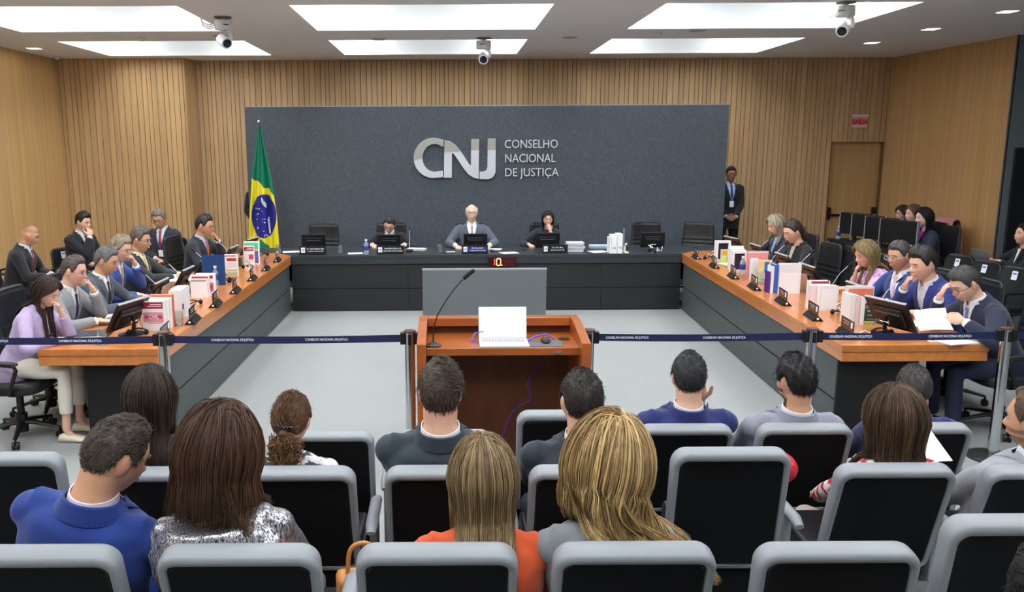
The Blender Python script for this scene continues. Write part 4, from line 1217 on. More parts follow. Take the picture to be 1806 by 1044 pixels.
    if legs:
        mb = MB()
        mb.ell(hip + np.array([0, .0, -.0]), np.array((.175, .135, .12 if not standing else .13)) * s, None, 20, 12)
        for sg_ in (-1, 1):
            H_, K, An = LG[sg_]; e_ = An + (K - An) * (.30 if ankles else 0)
            mb.tube([H_, H_ * .5 + K * .5, K, K * .5 + e_ * .5, e_], np.array([.088, .083, .066, .058, .052]) * s, 16)
        V, F = remesh(mb, .013, 4, .5); b = MB(); b.add(V, F); b.build('trousers', mtz, root, smooth=True)
        for sg_ in (-1, 1):
            An = LG[sg_][2]; b = MB(); rings = []
            for (y, w_, h) in ((-.065, .022, .03), (-.06, .034, .06), (-.02, .038, .075), (.04, .040, .065), (.11, .046, .045), (.17, .040, .035), (.205, .018, .02)):
                an = np.arange(14) * 2 * PI / 14; rings.append(np.stack([An[0] + w_ * np.cos(an), np.full(14, An[1] + y), np.maximum(.003, h * .5 + h * .5 * np.sin(an))], 1))
            b.rings(rings); b.build('shoe', mat('shoe %s' % str(outfit['shoe']), outfit['shoe'], .4) if outfit.get('shoe') else m_shoe, root, smooth=True)
    # ---------------- hair
    make_hair(root, hair, HT, hinv, RH, hs, sex, tp, tinv, build, infl, NB)
    root['hc'] = 0; del root['hc']
    return root, dict(A=A, HT=HT, tp=tp, hc=hc)


def make_hair(root, hair, HT, hinv, RH, hs, sex, tp, tinv, build, infl, NB):
    st = hair.get('style', 'short')
    if st in ('none', 'buzz'): return
    col = np.array(lin(hair.get('col', (50, 38, 30)))); col2 = np.array(lin(hair.get('col2', hair.get('col', (50, 38, 30)))))
    n_st = hair.get('n', 250); vol = hair.get('vol', 1.0); rng = np.random.default_rng(hair.get('seed', 3))
    D2 = math.radians
    short = st in ('short', 'fringe', 'up', 'clip')
    # hairline height by azimuth from the front (deg)
    rec = hair.get('rec', 0.)
    ha = np.array([0, 30, 48, 60, 72, 80, 95, 106, 116, 135, 180]); hz = np.array([.066 + rec, .068 + rec * 1.3, .060 + rec, .030, .0, .0, .030, .026, -.01, -.045, -.058]) if sex == 'm' else np.array([.068, .066, .055, .035, .01, .0, .02, .0, -.03, -.05, -.06])
    nu, nv = 72, 40

    def shell(off, z_edge=.014):
        ph = np.linspace(0.001, D2(140), nv); th = np.arange(nu) * 2 * PI / nu
        PH, TH = np.meshgrid(ph, th, indexing='ij')
        ux, uy, uz = np.sin(PH) * np.cos(TH), np.sin(PH) * np.sin(TH), np.cos(PH)
        P = head_surf(ux, uy, uz, sex)
        az = np.degrees(np.abs(np.arctan2(P[..., 0], P[..., 1])))
        hl = np.interp(az, ha, hz)
        m = np.clip((P[..., 2] - hl) / z_edge, 0, 1); m = m * m * (3 - 2 * m)
        if st == 'fringe': m = m * np.clip((.066 - P[..., 2] + .02 * (np.abs(P[..., 0]) > .06)) / .02, 0, 1) * np.clip((az - 50) / 20, 0, 1)
        nrmv = P / (np.linalg.norm(P, axis=-1, keepdims=True))
        top = np.clip(P[..., 2] / .1, 0, 1)
        t = (.0075 + .011 * top * vol + .006 * vol * (az < 40) * top) * (vol ** .5)
        if st in ('up', 'clip'): t = .010 + .006 * top
        ns = np.sin(P[..., 0] * 210 + np.sin(P[..., 1] * 60) * 2) * np.cos(P[..., 1] * 90 + P[..., 2] * 70) + .6 * np.sin(P[..., 0] * 90 - P[..., 1] * 130 + 1.3)
        t = t + hair.get('rough', .0016) * ns
        Q = P + nrmv * (t * m + off - .010 * (1 - m))[..., None]
        return P, Q, m, nrmv, t
    if short:
        P, Q, m, nv_, t = shell(0)
        V = HT(Q.reshape(-1, 3)); f = []
        for j in range(nv - 1):
            for i in range(nu):
                k = (i + 1) % nu; f.append((j * nu + i, (j + 1) * nu + i, (j + 1) * nu + k, j * nu + k))
        cc = col * (1 + .12 * np.sin(Q[..., 0:1] * 160 + Q[..., 1:2] * 40)); mix = np.clip(hair.get('side2', 0) * (Q[..., 2:3] < .05), 0, 1); cc = cc * (1 - mix) + col2 * mix
        b = MB(); b.add(V, f, 0, np.concatenate([np.clip(cc, 0, 1).reshape(-1, 3), np.ones((nu * nv, 1))], 1))
        # short strands combed back/down
        idx = np.argwhere(m > .6); ln = hair.get('len', .022)
        if st in ('up', 'clip'): ln = .05
        pick = idx[rng.integers(0, len(idx), n_st)]
        pts_all = []
        comb = np.array(hair.get('comb', (.15, -.8, -.1)), float)
        for (j, i) in pick:
            p = Q[j, i] + rng.normal(0, .0015, 3); nn = nv_[j, i]
            cd = comb if p[2] > .04 else np.array([0, -.35, -1.])
            if st in ('up', 'clip'): cd = np.array([-p[0] * 6, -.9, -.35 - 1.5 * max(0, .0 - p[2])])
            d = cd - nn * (cd @ nn); d = nrm(d + rng.normal(0, .07 if st in ('up', 'clip') else .16, 3)); L_ = ln * rng.uniform(.6, 1.25)
            a = p - nn * .005; bpt = p + d * L_ * .5 + nn * .0012; cpt = p + d * L_ - nn * .0035
            pts_all.append((a, bpt, cpt))
        for a, b_, c_ in pts_all:
            w_ = rng.uniform(.0006, .0013) * hair.get('sw', 1.); f_ = rng.uniform(0, 1) ** 1.5
            sdc = nrm(np.cross(b_ - a, a)) * w_; up = nrm(a) * w_ * .8
            q = HT(np.array([a - sdc, a + sdc, a + up, b_ - sdc * .9, b_ + sdc * .9, b_ + up, c_]))
            b.add(q, [(0, 3, 4, 1), (1, 4, 5, 2), (2, 5, 3, 0), (3, 6, 4), (4, 6, 5), (5, 6, 3)], 0, np.clip((col * (1 - f_) + col2 * f_) * rng.uniform(.7, 1.35), 0, 1))
        b.build('hair', m_hair, root, smooth=True)
        if st == 'short' or st == 'fringe': return
    # ---- long hair: curtains of strands from the crown
    L = hair.get('L', .45); part = hair.get('part', 0.); amin = hair.get('amin', 62); wave = hair.get('wave', .004); wf = hair.get('wf', 3.); flare = hair.get('flare', 0.)
    front = hair.get('front', True)
    def curve(az0, off, ns, Ls, wph, jx=0., wmul=1.):
        """az0: degrees from the front (signed, + = left/-x)... returns ns points in the person frame"""
        out = []; sg_ = 1 if az0 >= 0 else -1; a0 = abs(az0)
        thm = D2(hair.get('thm', 104)); n1 = int(ns * .45) + 1
        for k in range(n1):
            f = k / (n1 - 1); th = thm * f
            thd = math.degrees(th); a = max(a0, float(np.interp(thd, [30, 45, 60, 78, 100], [0, 18, 42, amin, amin + 18])))
            aa = D2(a) * sg_
            ux, uy, uz = math.sin(th) * math.sin(aa), math.sin(th) * math.cos(aa) + jx * (1 - f) ** 1.5, math.cos(th); ln_ = math.sqrt(ux * ux + uy * uy + uz * uz); ux /= ln_; uy /= ln_; uz /= ln_
            p = head_surf(ux, uy, uz, sex); nn = p / np.linalg.norm(p)
            p = p + nn * (.008 + .009 * vol * min(1, f * 3 + .3) + off)
            p[0] += part * (1 - f) ** 2 * .03
            out.append(HT(p))
        p = out[-1].copy(); prev = out[-1] - out[-2]; d = nrm(prev); sl_ = Ls / (ns - n1)
        hcx = HT((0, -.02, -.05))
        for k in range(ns - n1):
            f = (k + 1) / (ns - n1)
            inward = (hcx - p); inward[2] = 0; r = np.linalg.norm(inward); inward /= (r + 1e-9)
            tgt = np.array([0, 0, -1.]) + inward * (hair.get('inw', .10) * (1 - f) - flare) * (1 if r > .05 else 0)
            tgt = tgt + np.array(hair.get('drift', (0, 0, 0)), float) * min(1, f * 2)
            d = nrm(d * .55 + tgt * .45); p = p + d * sl_
            q = p.copy()
            # keep outside the clothes
            tlp = tinv(q); z = tlp[2]
            if z < NB + .01:
                hw, hd, yo = tsec(sex, max(z, -.1)); hw = hw * build + infl + .012; hd = hd * build + infl + .012
                sh = .0
                e = ((abs(tlp[0]) / hw) ** 2.2 + (abs(tlp[1] - yo) / hd) ** 2.2) ** (1 / 2.2)
                if e < 1:
                    if abs(tlp[1] - yo) > .02 or True:
                        sgy = -1 if tlp[1] < yo + (.03 if not front else .0) else 1
                        xx = min(abs(tlp[0]) / hw, .97); tlp[1] = yo + sgy * hd * (1 - xx ** 2.2) ** (1 / 2.2) + sgy * (off * .8)
                    q = tp(tlp); p = q.copy()
                # shoulders
                szz = .455 if sex == 'm' else .43
                if abs(tlp[0]) > .09 and z > szz - .06 and abs(tlp[1]) < .07:
                    top_ = szz + .062
                    if z < top_ and abs(tlp[1]) < .068: tlp[1] = math.copysign(.070, tlp[1] if abs(tlp[1]) > .01 else -1); q = tp(tlp); p = q.copy()
            w_ = wmul * wave * (.3 + f) * math.sin(wph + f * PI * 2 * wf * Ls); side_ = np.cross(d, np.array([0, 0, 1.])); side_ = side_ if np.linalg.norm(side_) > .2 else RH[:, 0]
            lat = nrm(np.cross(np.array([0, 0, 1.]), -inward)); q = q + lat * w_ + (-inward) * wave * .6 * math.cos(wph * 1.3 + f * PI * 2 * wf * Ls)
            out.append(q)
        return out
    b = MB(); ns = hair.get('ns', 16)
    if not short:
        P, Q, m, nv_, t = shell(-.003)
        fs = [(j * nu + i, (j + 1) * nu + i, (j + 1) * nu + (i + 1) % nu, j * nu + (i + 1) % nu) for j in range(nv - 1) for i in range(nu)]
        b.add(HT(Q.reshape(-1, 3)), fs, 0, np.concatenate([np.tile(col, (nu * nv, 1)), np.ones((nu * nv, 1))], 1))
    azr = hair.get('azr', (-180, 180))
    if not short:
        azs = [a for a in np.linspace(-180, 180, 61)]
        for off in (0., -.010):
            g = []
            for a in azs: g.append(curve(a if abs(a) > 1 else 1., off, ns, L * .92, 0.))
            G = np.array(g); n_a = len(azs); f = []
            for i in range(n_a - 1):
                if abs(azs[i]) < 1e-3 or azs[i] * azs[i + 1] < 0: pass
                for k in range(ns - 1):
                    # leave the face open
                    if azs[i] * azs[i + 1] <= 0 and k > ns * .18: continue
                    q = (i * ns + k, (i + 1) * ns + k, (i + 1) * ns + k + 1, i * ns + k + 1)
                    f.append(q)
            cc = np.tile(col * .8, (len(G.reshape(-1, 3)), 1)); b.add(G.reshape(-1, 3), f, 0, np.concatenate([cc, np.ones((len(cc), 1))], 1))
    for q in range(n_st if not short else hair.get('n2', 300)):
        if short:   # tail below a clip
            a = rng.uniform(115, 180) * rng.choice([-1, 1])
        else: a = rng.uniform(2, 180) * rng.choice([-1, 1])
        off = abs(rng.normal(0, .005)) * vol; Ls = L * rng.uniform(.75, 1.08); ph = a * .09 + rng.uniform(0, 1.6)
        C_ = curve(a, off, ns, Ls, ph, rng.uniform(-.42, .38), rng.uniform(.6, 1.4))
        if short:
            kk = int(ns * .45); anchor = HT((0, -.115, -.01)); C_ = C_[kk:]
            C_ = [anchor + (c - C_[0]) + (rng.normal(0, .020, 3) + (C_[0] - anchor) * .45) * min(1, i / 4.) for i, c in enumerate(C_)]
            C_ = [c + np.array([0, -.02, 0]) for c in C_]
        f_ = rng.uniform(0, 1); c = col * (1 - f_) + col2 * f_
        streak = .5 + .5 * math.sin(a * hair.get('streak', .35)); c = c * (.9 + .2 * streak) * rng.uniform(.75, 1.25)
        r0 = rng.uniform(.0016, .0034) * hair.get('sw', 1.)
        rad = [r0 * (.6 + .4 * min(1, i / 3)) * (1 - .75 * max(0, (i / (len(C_) - 1) - .6) / .4)) for i in range(len(C_))]
        if short or n_st < 1400: b.tube(C_, rad, 4, 0, True, np.clip(c, 0, 1), flat=.6)
        else:
            for sub in range(3):
                o0 = rng.normal(0, .0022, 3); o1 = o0 + rng.normal(0, .0035, 3); m_ = len(C_) - 1
                b.tube([c_ + o0 * (1 - i / m_) + o1 * (i / m_) for i, c_ in enumerate(C_)], [r_ * .55 for r_ in rad], 3, 0, True, np.clip(c * rng.uniform(.8, 1.2), 0, 1))
    b.build('hair_tail' if short else 'hair', m_hair, root, smooth=True)
    if st == 'clip':
        b = MB(); b.tube([HT((-.04, -.118, .0)), HT((-.015, -.132, -.002)), HT((.015, -.132, -.002)), HT((.04, -.118, .0))], .009 * hs, 8, flat=.6)
        for q in np.linspace(-.03, .03, 5): b.ell(HT((q, -.137, .0)), .006 * hs, None, 8, 6)
        b.build('hair_clip', mat('dark blue clip', (24, 30, 52), .2), root)
    if st == 'bun': pass


def headpt(sex, s, seat, lean, side, twist, head, headscale=1., neckf=0., headshift=(0, 0), standing=False):
    D2 = math.radians; hip = np.array([0, 0, (seat + .095) if not standing else .93 * s])
    RT = rotm(0, 0, D2(twist)) @ rotm(0, D2(side), 0) @ rotm(-D2(lean), 0, 0)
    NB = .545 if sex == 'm' else .52
    RH = rotm(0, 0, D2(head[0])) @ rotm(0, D2(head[2]), 0) @ rotm(-D2(head[1]), 0, 0)
    hs = s * headscale * (1.0 if sex == 'm' else .96)
    return (np.array([headshift[0], .012 + headshift[1], NB + .035 + neckf]) * s) @ RT.T + hip + RH @ (np.array([0, .022, .100]) * hs)


def cast(label, u, v, rz, X=None, Y=None, floor=0., hipy=None, **kw):
    """seat a person so that the head centre projects to (u,v) at the given X or Y; the seat height adapts"""
    d = _ray(u, v); t = X / d[0] if X is not None else Y / d[1]
    T = np.array([d[0] * t, d[1] * t, CAMH + d[2] * t])
    sex = kw.get('sex', 'm'); s = kw.get('s', 1.); a = math.radians(rz); R = rotm(0, 0, a)
    g = dict(sex=sex, s=s, side=kw.get('side', 0), twist=kw.get('twist', 0), head=kw.get('head', (0, 0, 0)), headscale=kw.get('headscale', 1.), neckf=kw.get('neckf', 0.), headshift=kw.get('headshift', (0, 0)), standing=kw.get('standing', False))
    if hipy is not None:
        lo, hi = -30., 50.
        for _ in range(30):
            m_ = (lo + hi) / 2; h = headpt(seat=.45, lean=m_, **g)
            if T[1] - (R @ h)[1] > hipy: lo = m_
            else: hi = m_
        kw['lean'] = lo
    h = headpt(seat=.45, lean=kw.get('lean', 6), **g)
    w_ = R @ h; seat = .45 + (T[2] - floor) - h[2]
    loc = (T[0] - w_[0], T[1] - w_[1], floor)
    if not kw.get('standing'): kw['seat'] = seat
    else: loc = (loc[0], loc[1], T[2] - h[2])
    print('CAST %-28s seat %.2f loc %.2f %.2f %.2f lean %.0f' % (label[:28], seat, *loc, kw.get('lean', 6)))
    # arm targets given with z<.6 are relative to the hips; clothing builder handles the rest
    r, info = person(label, loc, a, **kw)
    return r, info
# ================================================================== THE CAST
GY = (136, 138, 142)
def desk(x=.14, y=.44, z=.835, curl=.35, inn=.3, sg=1): return dict(w=(sg * x, y, z), d=(-inn * sg, 1, -.12), n=(0, -.1, -1), curl=curl, pole=(sg * .8, -.3, -.5))
def RL(**k): return dict(R=desk(sg=1, **k), L=desk(sg=-1, **k))


chairs = []      # (x, y, rz) of the office chairs that follow people


def seated(label, u, v, rz, chair='exec', **kw):
    r, i = cast(label, u, v, rz, **kw)
    if chair: chairs.append((chair, r.location.copy(), math.radians(rz), label, kw.get('seat', None)))
    return r, i


# ---- left desk
LILAC = (178, 160, 196)
seated('woman in a lilac blazer with long dark hair resting her face on her hand', 84, 517, -90, X=-3.08, sex='f', s=.97, lean=24, head=(-12, 26, 4), skin='light', vox=.0055, eyes='down', ankles=True,
       arms=dict(L=dict(chin=1, off=(.01, .0, .03), d=(.3, -.1, 1), curl=.45), R=desk(x=.16, y=.42, z=.832, sg=1, curl=.2)), hair=dict(style='long', col=(44, 32, 28), col2=(70, 50, 42), L=.36, n=900, vol=1.2, amin=70, seed=5),
       outfit=dict(kind='open', jacket=LILAC, shirt=(238, 236, 232), trousers=(222, 216, 204), vz=.06, vw=.06, lapel=.035, shoe=(225, 215, 195), fold=.004), watch=None, knee_out=.06)
seated('man in a light grey suit and navy tie with his hand at his mouth', 131, 479, -90, X=-3.16, s=1.03, headscale=1.03, lean=22, head=(-2, 12, 0), skin='light', vox=.0055, watch='L', glasses=(110, 110, 115), eyes='open',
       arms=dict(L=dict(chin=1, off=(-.005, .0, .012), d=(.35, -.3, 1), curl=.75), R=desk(x=.12, y=.50, sg=1, curl=.15)), hair=dict(style='short', col=(74, 64, 58), rec=.006, n=500, seed=2),
       outfit=dict(jacket=(140, 142, 146), tie=(48, 44, 84), shirt=(240, 240, 244)))
seated('grey-haired man in a slate suit and dark tie with glasses at the left desk', 188, 461, -90, X=-3.16, s=1.03, headscale=1.05, lean=18, head=(0, 16, 0), skin='olive', vox=.0055, glasses=(120, 110, 100), eyes='down',
       arms=RL(x=.12, y=.52), hair=dict(style='short', col=(92, 92, 94), col2=(150, 150, 152), n=600, vol=1.1, seed=8), outfit=dict(jacket=(74, 80, 90), tie=(34, 36, 44), shirt=(240, 242, 246)))
seated('man with curly sandy hair and dark glasses in a bright blue suit, hand on face', 213, 439, -90, X=-3.22, s=1.0, headscale=1.05, lean=20, head=(-8, 18, 0), skin='light', vox=.0055, glasses=(30, 30, 34), eyes='down',
       arms=dict(L=dict(chin=1, off=(-.01, .0, .03), d=(.35, -.2, 1), curl=.7), R=desk(x=.12, y=.46, sg=1)), hair=dict(style='short', col=(140, 124, 104), col2=(170, 160, 145), n=700, vol=1.2, rough=.004, seed=9), outfit=dict(jacket=(58, 84, 158), tie=(210, 190, 130), shirt=(240, 242, 246)))
seated('man in a charcoal suit with a pale yellow tie and yellowish shirt', 248, 424, -90, X=-3.28, s=1.02, headscale=1.08, lean=6, head=(-4, 10, 0), skin='olive', vox=.0055, glasses=(40, 36, 34), eyes='open',
       arms=RL(x=.07, y=.50, z=.90), hair=dict(style='short', col=(86, 78, 72), col2=(150, 146, 140), n=600, vol=1.2, seed=10), outfit=dict(jacket=(46, 50, 54), tie=(226, 208, 140), shirt=(240, 234, 200)))
seated('man in a dark suit with a bright orange tie, hand at his chin', 361, 399, -100, X=-3.2, s=1.05, headscale=1.15, lean=12, head=(2, 12, 0), skin='olive', vox=.006, glasses=(120, 100, 90), eyes='open',
       arms=dict(L=dict(chin=1, off=(-.005, .0, .012), d=(.35, -.3, 1), curl=.7), R=desk(x=.12, y=.42, sg=1)), hair=dict(style='short', col=(30, 28, 30), n=400, seed=11, rec=.004), outfit=dict(jacket=(36, 42, 54), tie=(238, 104, 40), shirt=(190, 205, 236)))
# ---- back row on the left
seated('bald man in a black suit and red tie typing on a lap laptop', 54, 416, -82, chair='tub', X=-4.95, s=1.03, lean=14, head=(0, 24, 0), skin='tan', vox=.0065, eyes='down',
       arms=RL(x=.06, y=.40, z=.76), hair=dict(style='buzz', col=(80, 66, 56)), outfit=dict(jacket=(26, 28, 34), tie=(150, 40, 56), shirt=(225, 230, 245)))
seated('dark-haired man in a black suit, hand at chin, seated against the left wood wall', 147, 392, -112, chair='tub', X=-5.05, s=1.05, headscale=1.05, lean=8, head=(4, 12, 0), skin='light', vox=.0065, eyes='down',
       arms=dict(R=dict(chin=1, d=(-.3, -.3, 1), curl=.75), L=dict(w=(-.05, .28, .16), d=(1, .5, -.1), curl=.3)), hair=dict(style='short', col=(26, 22, 22), n=400, vol=1.3, seed=12), outfit=dict(jacket=(24, 26, 32), tie=(60, 62, 70), shirt=(232, 232, 236)))
seated('grey-haired man with a lanyard and red tie seated against the slatted wall', 281, 386, 172, chair='tub', X=-4.32, s=1.08, headscale=1.12, lean=8, head=(0, 24, 0), skin='olive', vox=.0065, eyes='down', glasses=(40, 38, 36),
       arms=dict(R=dict(w=(.05, .25, .12), d=(-1, .4, -.1), curl=.4), L=dict(w=(-.10, .28, .10), d=(.6, .6, -.1), curl=.4)), hair=dict(style='short', col=(120, 112, 100), col2=(160, 154, 146), n=400, seed=13), outfit=dict(jacket=(44, 48, 58), tie=(160, 44, 66), shirt=(228, 230, 238)), lanyard=(60, 70, 150))
# ---- the bench
seated('man with glasses in a black suit bowing his head at the bench', 687, 396, 180, Y=12.3, s=1.03, headscale=1.04, lean=14, head=(-6, 34, -12), skin='light', vox=.006, glasses=(30, 30, 30), eyes='down',
       arms=RL(x=.22, y=.46), hair=dict(style='short', col=(50, 46, 46), n=400, seed=14), outfit=dict(jacket=(28, 30, 36), tie=(60, 60, 70), shirt=(236, 238, 242)))
seated('bald man with glasses and white moustache in a blue-grey suit at the bench', 832, 376, 180, Y=12.3, s=1.06, headscale=1.03, lean=2, head=(0, 0, 0), skin='fair', vox=.006, glasses=(60, 55, 55), mustache=(225, 222, 218),
       arms=RL(x=.24, y=.44), hair=dict(style='fringe', col=(205, 203, 200), n=150, seed=15, brow=(190, 186, 180)), outfit=dict(jacket=(86, 94, 108), tie=(176, 156, 158), shirt=(240, 242, 248)))
seated('woman with long dark hair and navy jacket at the bench, hand at mouth', 966, 386, 180, Y=12.3, sex='f', s=1.0, headscale=1.02, lean=12, head=(0, 12, 0), skin='light', vox=.006, eyes='down',
       arms=dict(L=dict(chin=1, off=(0, 0, .0), d=(.2, -.1, 1), curl=.6), R=desk(x=.30, y=.42, sg=1, curl=.4)), hair=dict(style='long', col=(28, 24, 24), col2=(46, 38, 36), L=.34, n=700, seed=16, vol=.7), outfit=dict(kind='open', jacket=(34, 38, 52), shirt=(60, 50, 50), vz=.2, vw=.05, lapel=.04))
# ---- guards
cast('guard in a black suit with a lanyard standing beside the slate panel', 1289, 308, 180, Y=13.95, standing=True, s=1.03, head=(0, 2, 0), skin='brown', vox=.0065, glasses=(25, 25, 25), lean=0,
     arms=dict(R=dict(w=(.08, .17, .0), d=(-1, .15, -.25), n=(0, -1, 0), curl=.5, pole=(.9, -.3, -.3)), L=dict(w=(-.06, .21, -.01), d=(1, .1, -.25), n=(0, -1, 0), curl=.5, pole=(-.9, -.3, -.3))), hair=dict(style='short', col=(18, 16, 16), n=200, seed=17), outfit=dict(jacket=(20, 21, 26), tie=(36, 44, 110), shirt=(180, 196, 226), trousers=(18, 19, 24)), lanyard=(120, 140, 200))
cast('guard in a black suit mostly hidden behind the flag and the slate panel', 457, 319, 180, Y=13.95, standing=True, s=1.0, head=(0, 2, 0), skin='brown', vox=.009, lean=0,
     arms=dict(R=dict(w=(.08, .17, .0), d=(-1, .15, -.25), n=(0, -1, 0), curl=.5, pole=(.9, -.3, -.3)), L=dict(w=(-.06, .21, -.01), d=(1, .1, -.25), n=(0, -1, 0), curl=.5, pole=(-.9, -.3, -.3))), hair=dict(style='short', col=(18, 16, 16), n=50, seed=17), outfit=dict(jacket=(20, 21, 26), tie=(36, 44, 60), shirt=(220, 222, 226), trousers=(18, 19, 24)))
# ---- right desk
seated('man with glasses in a navy suit, hand on his forehead, reading white papers', 1702, 502, 88, X=4.02, s=1.05, headscale=1.08, lean=26, head=(8, 30, 0), skin='light', vox=.0055, glasses=(60, 70, 60), eyes='down',
       arms=dict(R=dict(chin=1, off=(.02, .005, .115), d=(-.15, -.35, 1), n=(-.3, -1, -.2), curl=.35), L=dict(w=(-.19, .44, .93), d=(.35, .9, .15), n=(.9, -.1, -.4), curl=.6, thumb=.6)), hair=dict(style='short', col=(62, 60, 58), col2=(92, 90, 88), n=700, seed=18, vol=1.1), outfit=dict(jacket=(34, 40, 62), tie=(120, 140, 205), shirt=(238, 240, 246)))
seated('black-haired man in a royal blue suit leaning his mouth on his fist', 1627, 467, 95, X=4.1, s=1.06, headscale=1.12, lean=24, head=(4, 14, 0), skin='light', vox=.0055, watch='R', eyes='down',
       arms=dict(R=dict(chin=1, d=(-.25, -.2, 1), curl=.85), L=desk(x=.1, y=.42, sg=-1)), hair=dict(style='short', col=(38, 32, 32), n=700, vol=1.5, seed=19), outfit=dict(jacket=(40, 52, 120), shirt=(238, 240, 246)))
seated('man with clear glasses in a blue suit and pale tie beside the floral blouse', 1586, 452, 100, X=4.2, s=1.04, headscale=1.08, lean=12, head=(6, 12, 0), skin='tan', vox=.0055, glasses=(200, 200, 205), eyes='down',
       arms=RL(x=.12, y=.40), hair=dict(style='short', col=(64, 60, 60), n=600, seed=20), outfit=dict(jacket=(44, 70, 130), tie=(216, 200, 220), shirt=(240, 240, 246)))
m_floral = mat('floral cloth', (214, 172, 212), .85, noise=(26, .45, (1, 1, 1)), bump=(9, .4, .02, (1, 1, 1)))
seated('woman with long dark blonde hair in a pink floral puff-sleeved blouse', 1527, 449, 90, X=4.2, sex='f', s=1.03, headscale=1.08, lean=16, head=(4, 22, 0), skin='light', vox=.0055, eyes='down',
       arms=dict(R=dict(chin=1, off=(0, 0, -.015), d=(-.25, .1, 1), curl=.45), L=desk(x=.06, y=.46, sg=-1)), hair=dict(style='long', col=(120, 100, 66), col2=(178, 158, 110), L=.34, n=900, vol=1.2, seed=21, wave=.008), outfit=dict(kind='blouse', mat=m_floral, jacket=(214, 172, 212), sleeve=.1, puff=1, trousers=(60, 60, 70)))
seated('woman with dark tied-back hair in a black blazer at the right desk', 1398, 409, 96, X=4.08, sex='f', s=1.06, headscale=1.12, lean=14, head=(4, 20, 0), skin='light', vox=.006, glasses=(150, 140, 130), eyes='down',
       arms=RL(x=.1, y=.42), hair=dict(style='clip', col=(48, 38, 34), col2=(90, 66, 50), L=.10, n=500, n2=200, seed=22), outfit=dict(kind='open', jacket=(24, 24, 28), shirt=(200, 196, 170), vz=.12, vw=.06, lapel=.04))
seated('woman with an ash blonde bob in a navy blazer and pale blue shirt', 1368, 397, 96, X=4.30, sex='f', s=1.03, headscale=1.08, lean=12, head=(2, 22, 0), skin='fair', vox=.006, eyes='down',
       arms=RL(x=.1, y=.46), hair=dict(style='long', col=(140, 128, 104), col2=(196, 188, 164), L=.20, n=600, vol=1.1, seed=23), outfit=dict(kind='open', jacket=(34, 36, 54), shirt=(150, 180, 226), vz=.12, vw=.06, lapel=.04))
# ---- operators behind the right desk
seated('woman with brown hair, farthest of the three operators', 1592, 377, 92, chair='exec', X=7.08, sex='f', s=1.06, lean=6, head=(0, 8, 0), skin='tan', vox=.008, eyes='down', arms=RL(x=.1, y=.42, z=.83), hair=dict(style='long', col=(58, 42, 32), L=.2, n=200, seed=24), outfit=dict(kind='open', jacket=(30, 30, 36), vz=.15, vw=.05, lapel=.03))
seated('woman with light brown hair and white top, middle of the three operators', 1610, 378, 92, chair='exec', X=6.98, sex='f', s=1.06, headscale=1.1, lean=8, head=(0, 2, 0), skin='light', vox=.007, arms=RL(x=.1, y=.42, z=.83), hair=dict(style='long', col=(70, 50, 38), col2=(150, 120, 90), L=.34, n=300, seed=25), outfit=dict(kind='open', jacket=(28, 30, 40), shirt=(236, 236, 244), vz=.1, vw=.06, lapel=.03))
seated('woman with long black hair and a navy blazer over a magenta top', 1629, 385, 90, chair='exec', X=6.8, sex='f', s=1.1, headscale=1.1, lean=8, head=(2, 4, 0), skin='fair', vox=.0065, arms=RL(x=.1, y=.36, z=.83), hair=dict(style='long', col=(34, 26, 26), L=.36, n=400, seed=26), outfit=dict(kind='open', jacket=(36, 44, 62), shirt=(226, 40, 150), vz=.02, vw=.07, lapel=.03))
seated('dark-haired person in dark clothes with a laptop at the far right edge', 1806, 414, 90, chair='tub', X=7.3, sex='f', s=1.05, headscale=1.1, lean=10, head=(0, -6, 0), skin='light', vox=.008, arms=RL(x=.06, y=.46, z=.80), hair=dict(style='long', col=(24, 20, 22), L=.25, n=200, seed=27), outfit=dict(kind='open', jacket=(26, 26, 32), vz=.2, vw=.04, lapel=.03))

# ---- audience
LAP = dict(R=dict(w=(.14, .34, .10), d=(-.5, 1, -.2), curl=.4), L=dict(w=(-.14, .34, .10), d=(.5, 1, -.2), curl=.4))
def aud(label, u, v, Y, rowY, floor, **kw):
    kw.setdefault('arms', LAP); kw.setdefault('s', .97); kw.setdefault('vox', .007)
    if kw.get('sex', 'm') == 'm': kw.setdefault('build', 1.12)
    return cast(label, u, v, kw.pop('rz', 0), Y=Y, floor=floor, hipy=rowY + kw.pop('hip', .35), **kw)


aud('man in a bright blue jacket turning his bowed head to the right', 206, 806, 2.52, 2.2, .24, headscale=1.10, head=(-48, 26, 8), skin='tan', twist=-8, side=13, build=1.15, eyes='down', hair=dict(style='short', col=(62, 54, 48), col2=(110, 100, 90), n=5200, vol=.8, len=.016, seed=31, rec=.01), outfit=dict(kind='suit', jacket=(24, 52, 126), shirt=(232, 224, 240), fold=.005))
m_seq = mat('silver sequins', (120, 118, 122), .3, metal=.6)
def streak_mat(m, c0, c1, sc, st, thr=(.42, .6)):
    nt = m.node_tree; N, L = nt.nodes, nt.links; p = N['Principled BSDF']
    tc = N.new('ShaderNodeTexCoord'); mp = N.new('ShaderNodeMapping'); mp.inputs['Scale'].default_value = st; L.new(tc.outputs['Object'], mp.inputs[0])
    nz = N.new('ShaderNodeTexNoise'); nz.inputs['Scale'].default_value = sc; nz.inputs['Detail'].default_value = 2; L.new(mp.outputs[0], nz.inputs[0])
    r = N.new('ShaderNodeValToRGB'); r.color_ramp.elements[0].position = thr[0]; r.color_ramp.elements[0].color = (*lin(c0), 1); r.color_ramp.elements[1].position = thr[1]; r.color_ramp.elements[1].color = (*lin(c1), 1)
    L.new(nz.outputs[0], r.inputs[0]); L.new(r.outputs[0], p.inputs['Base Color'])
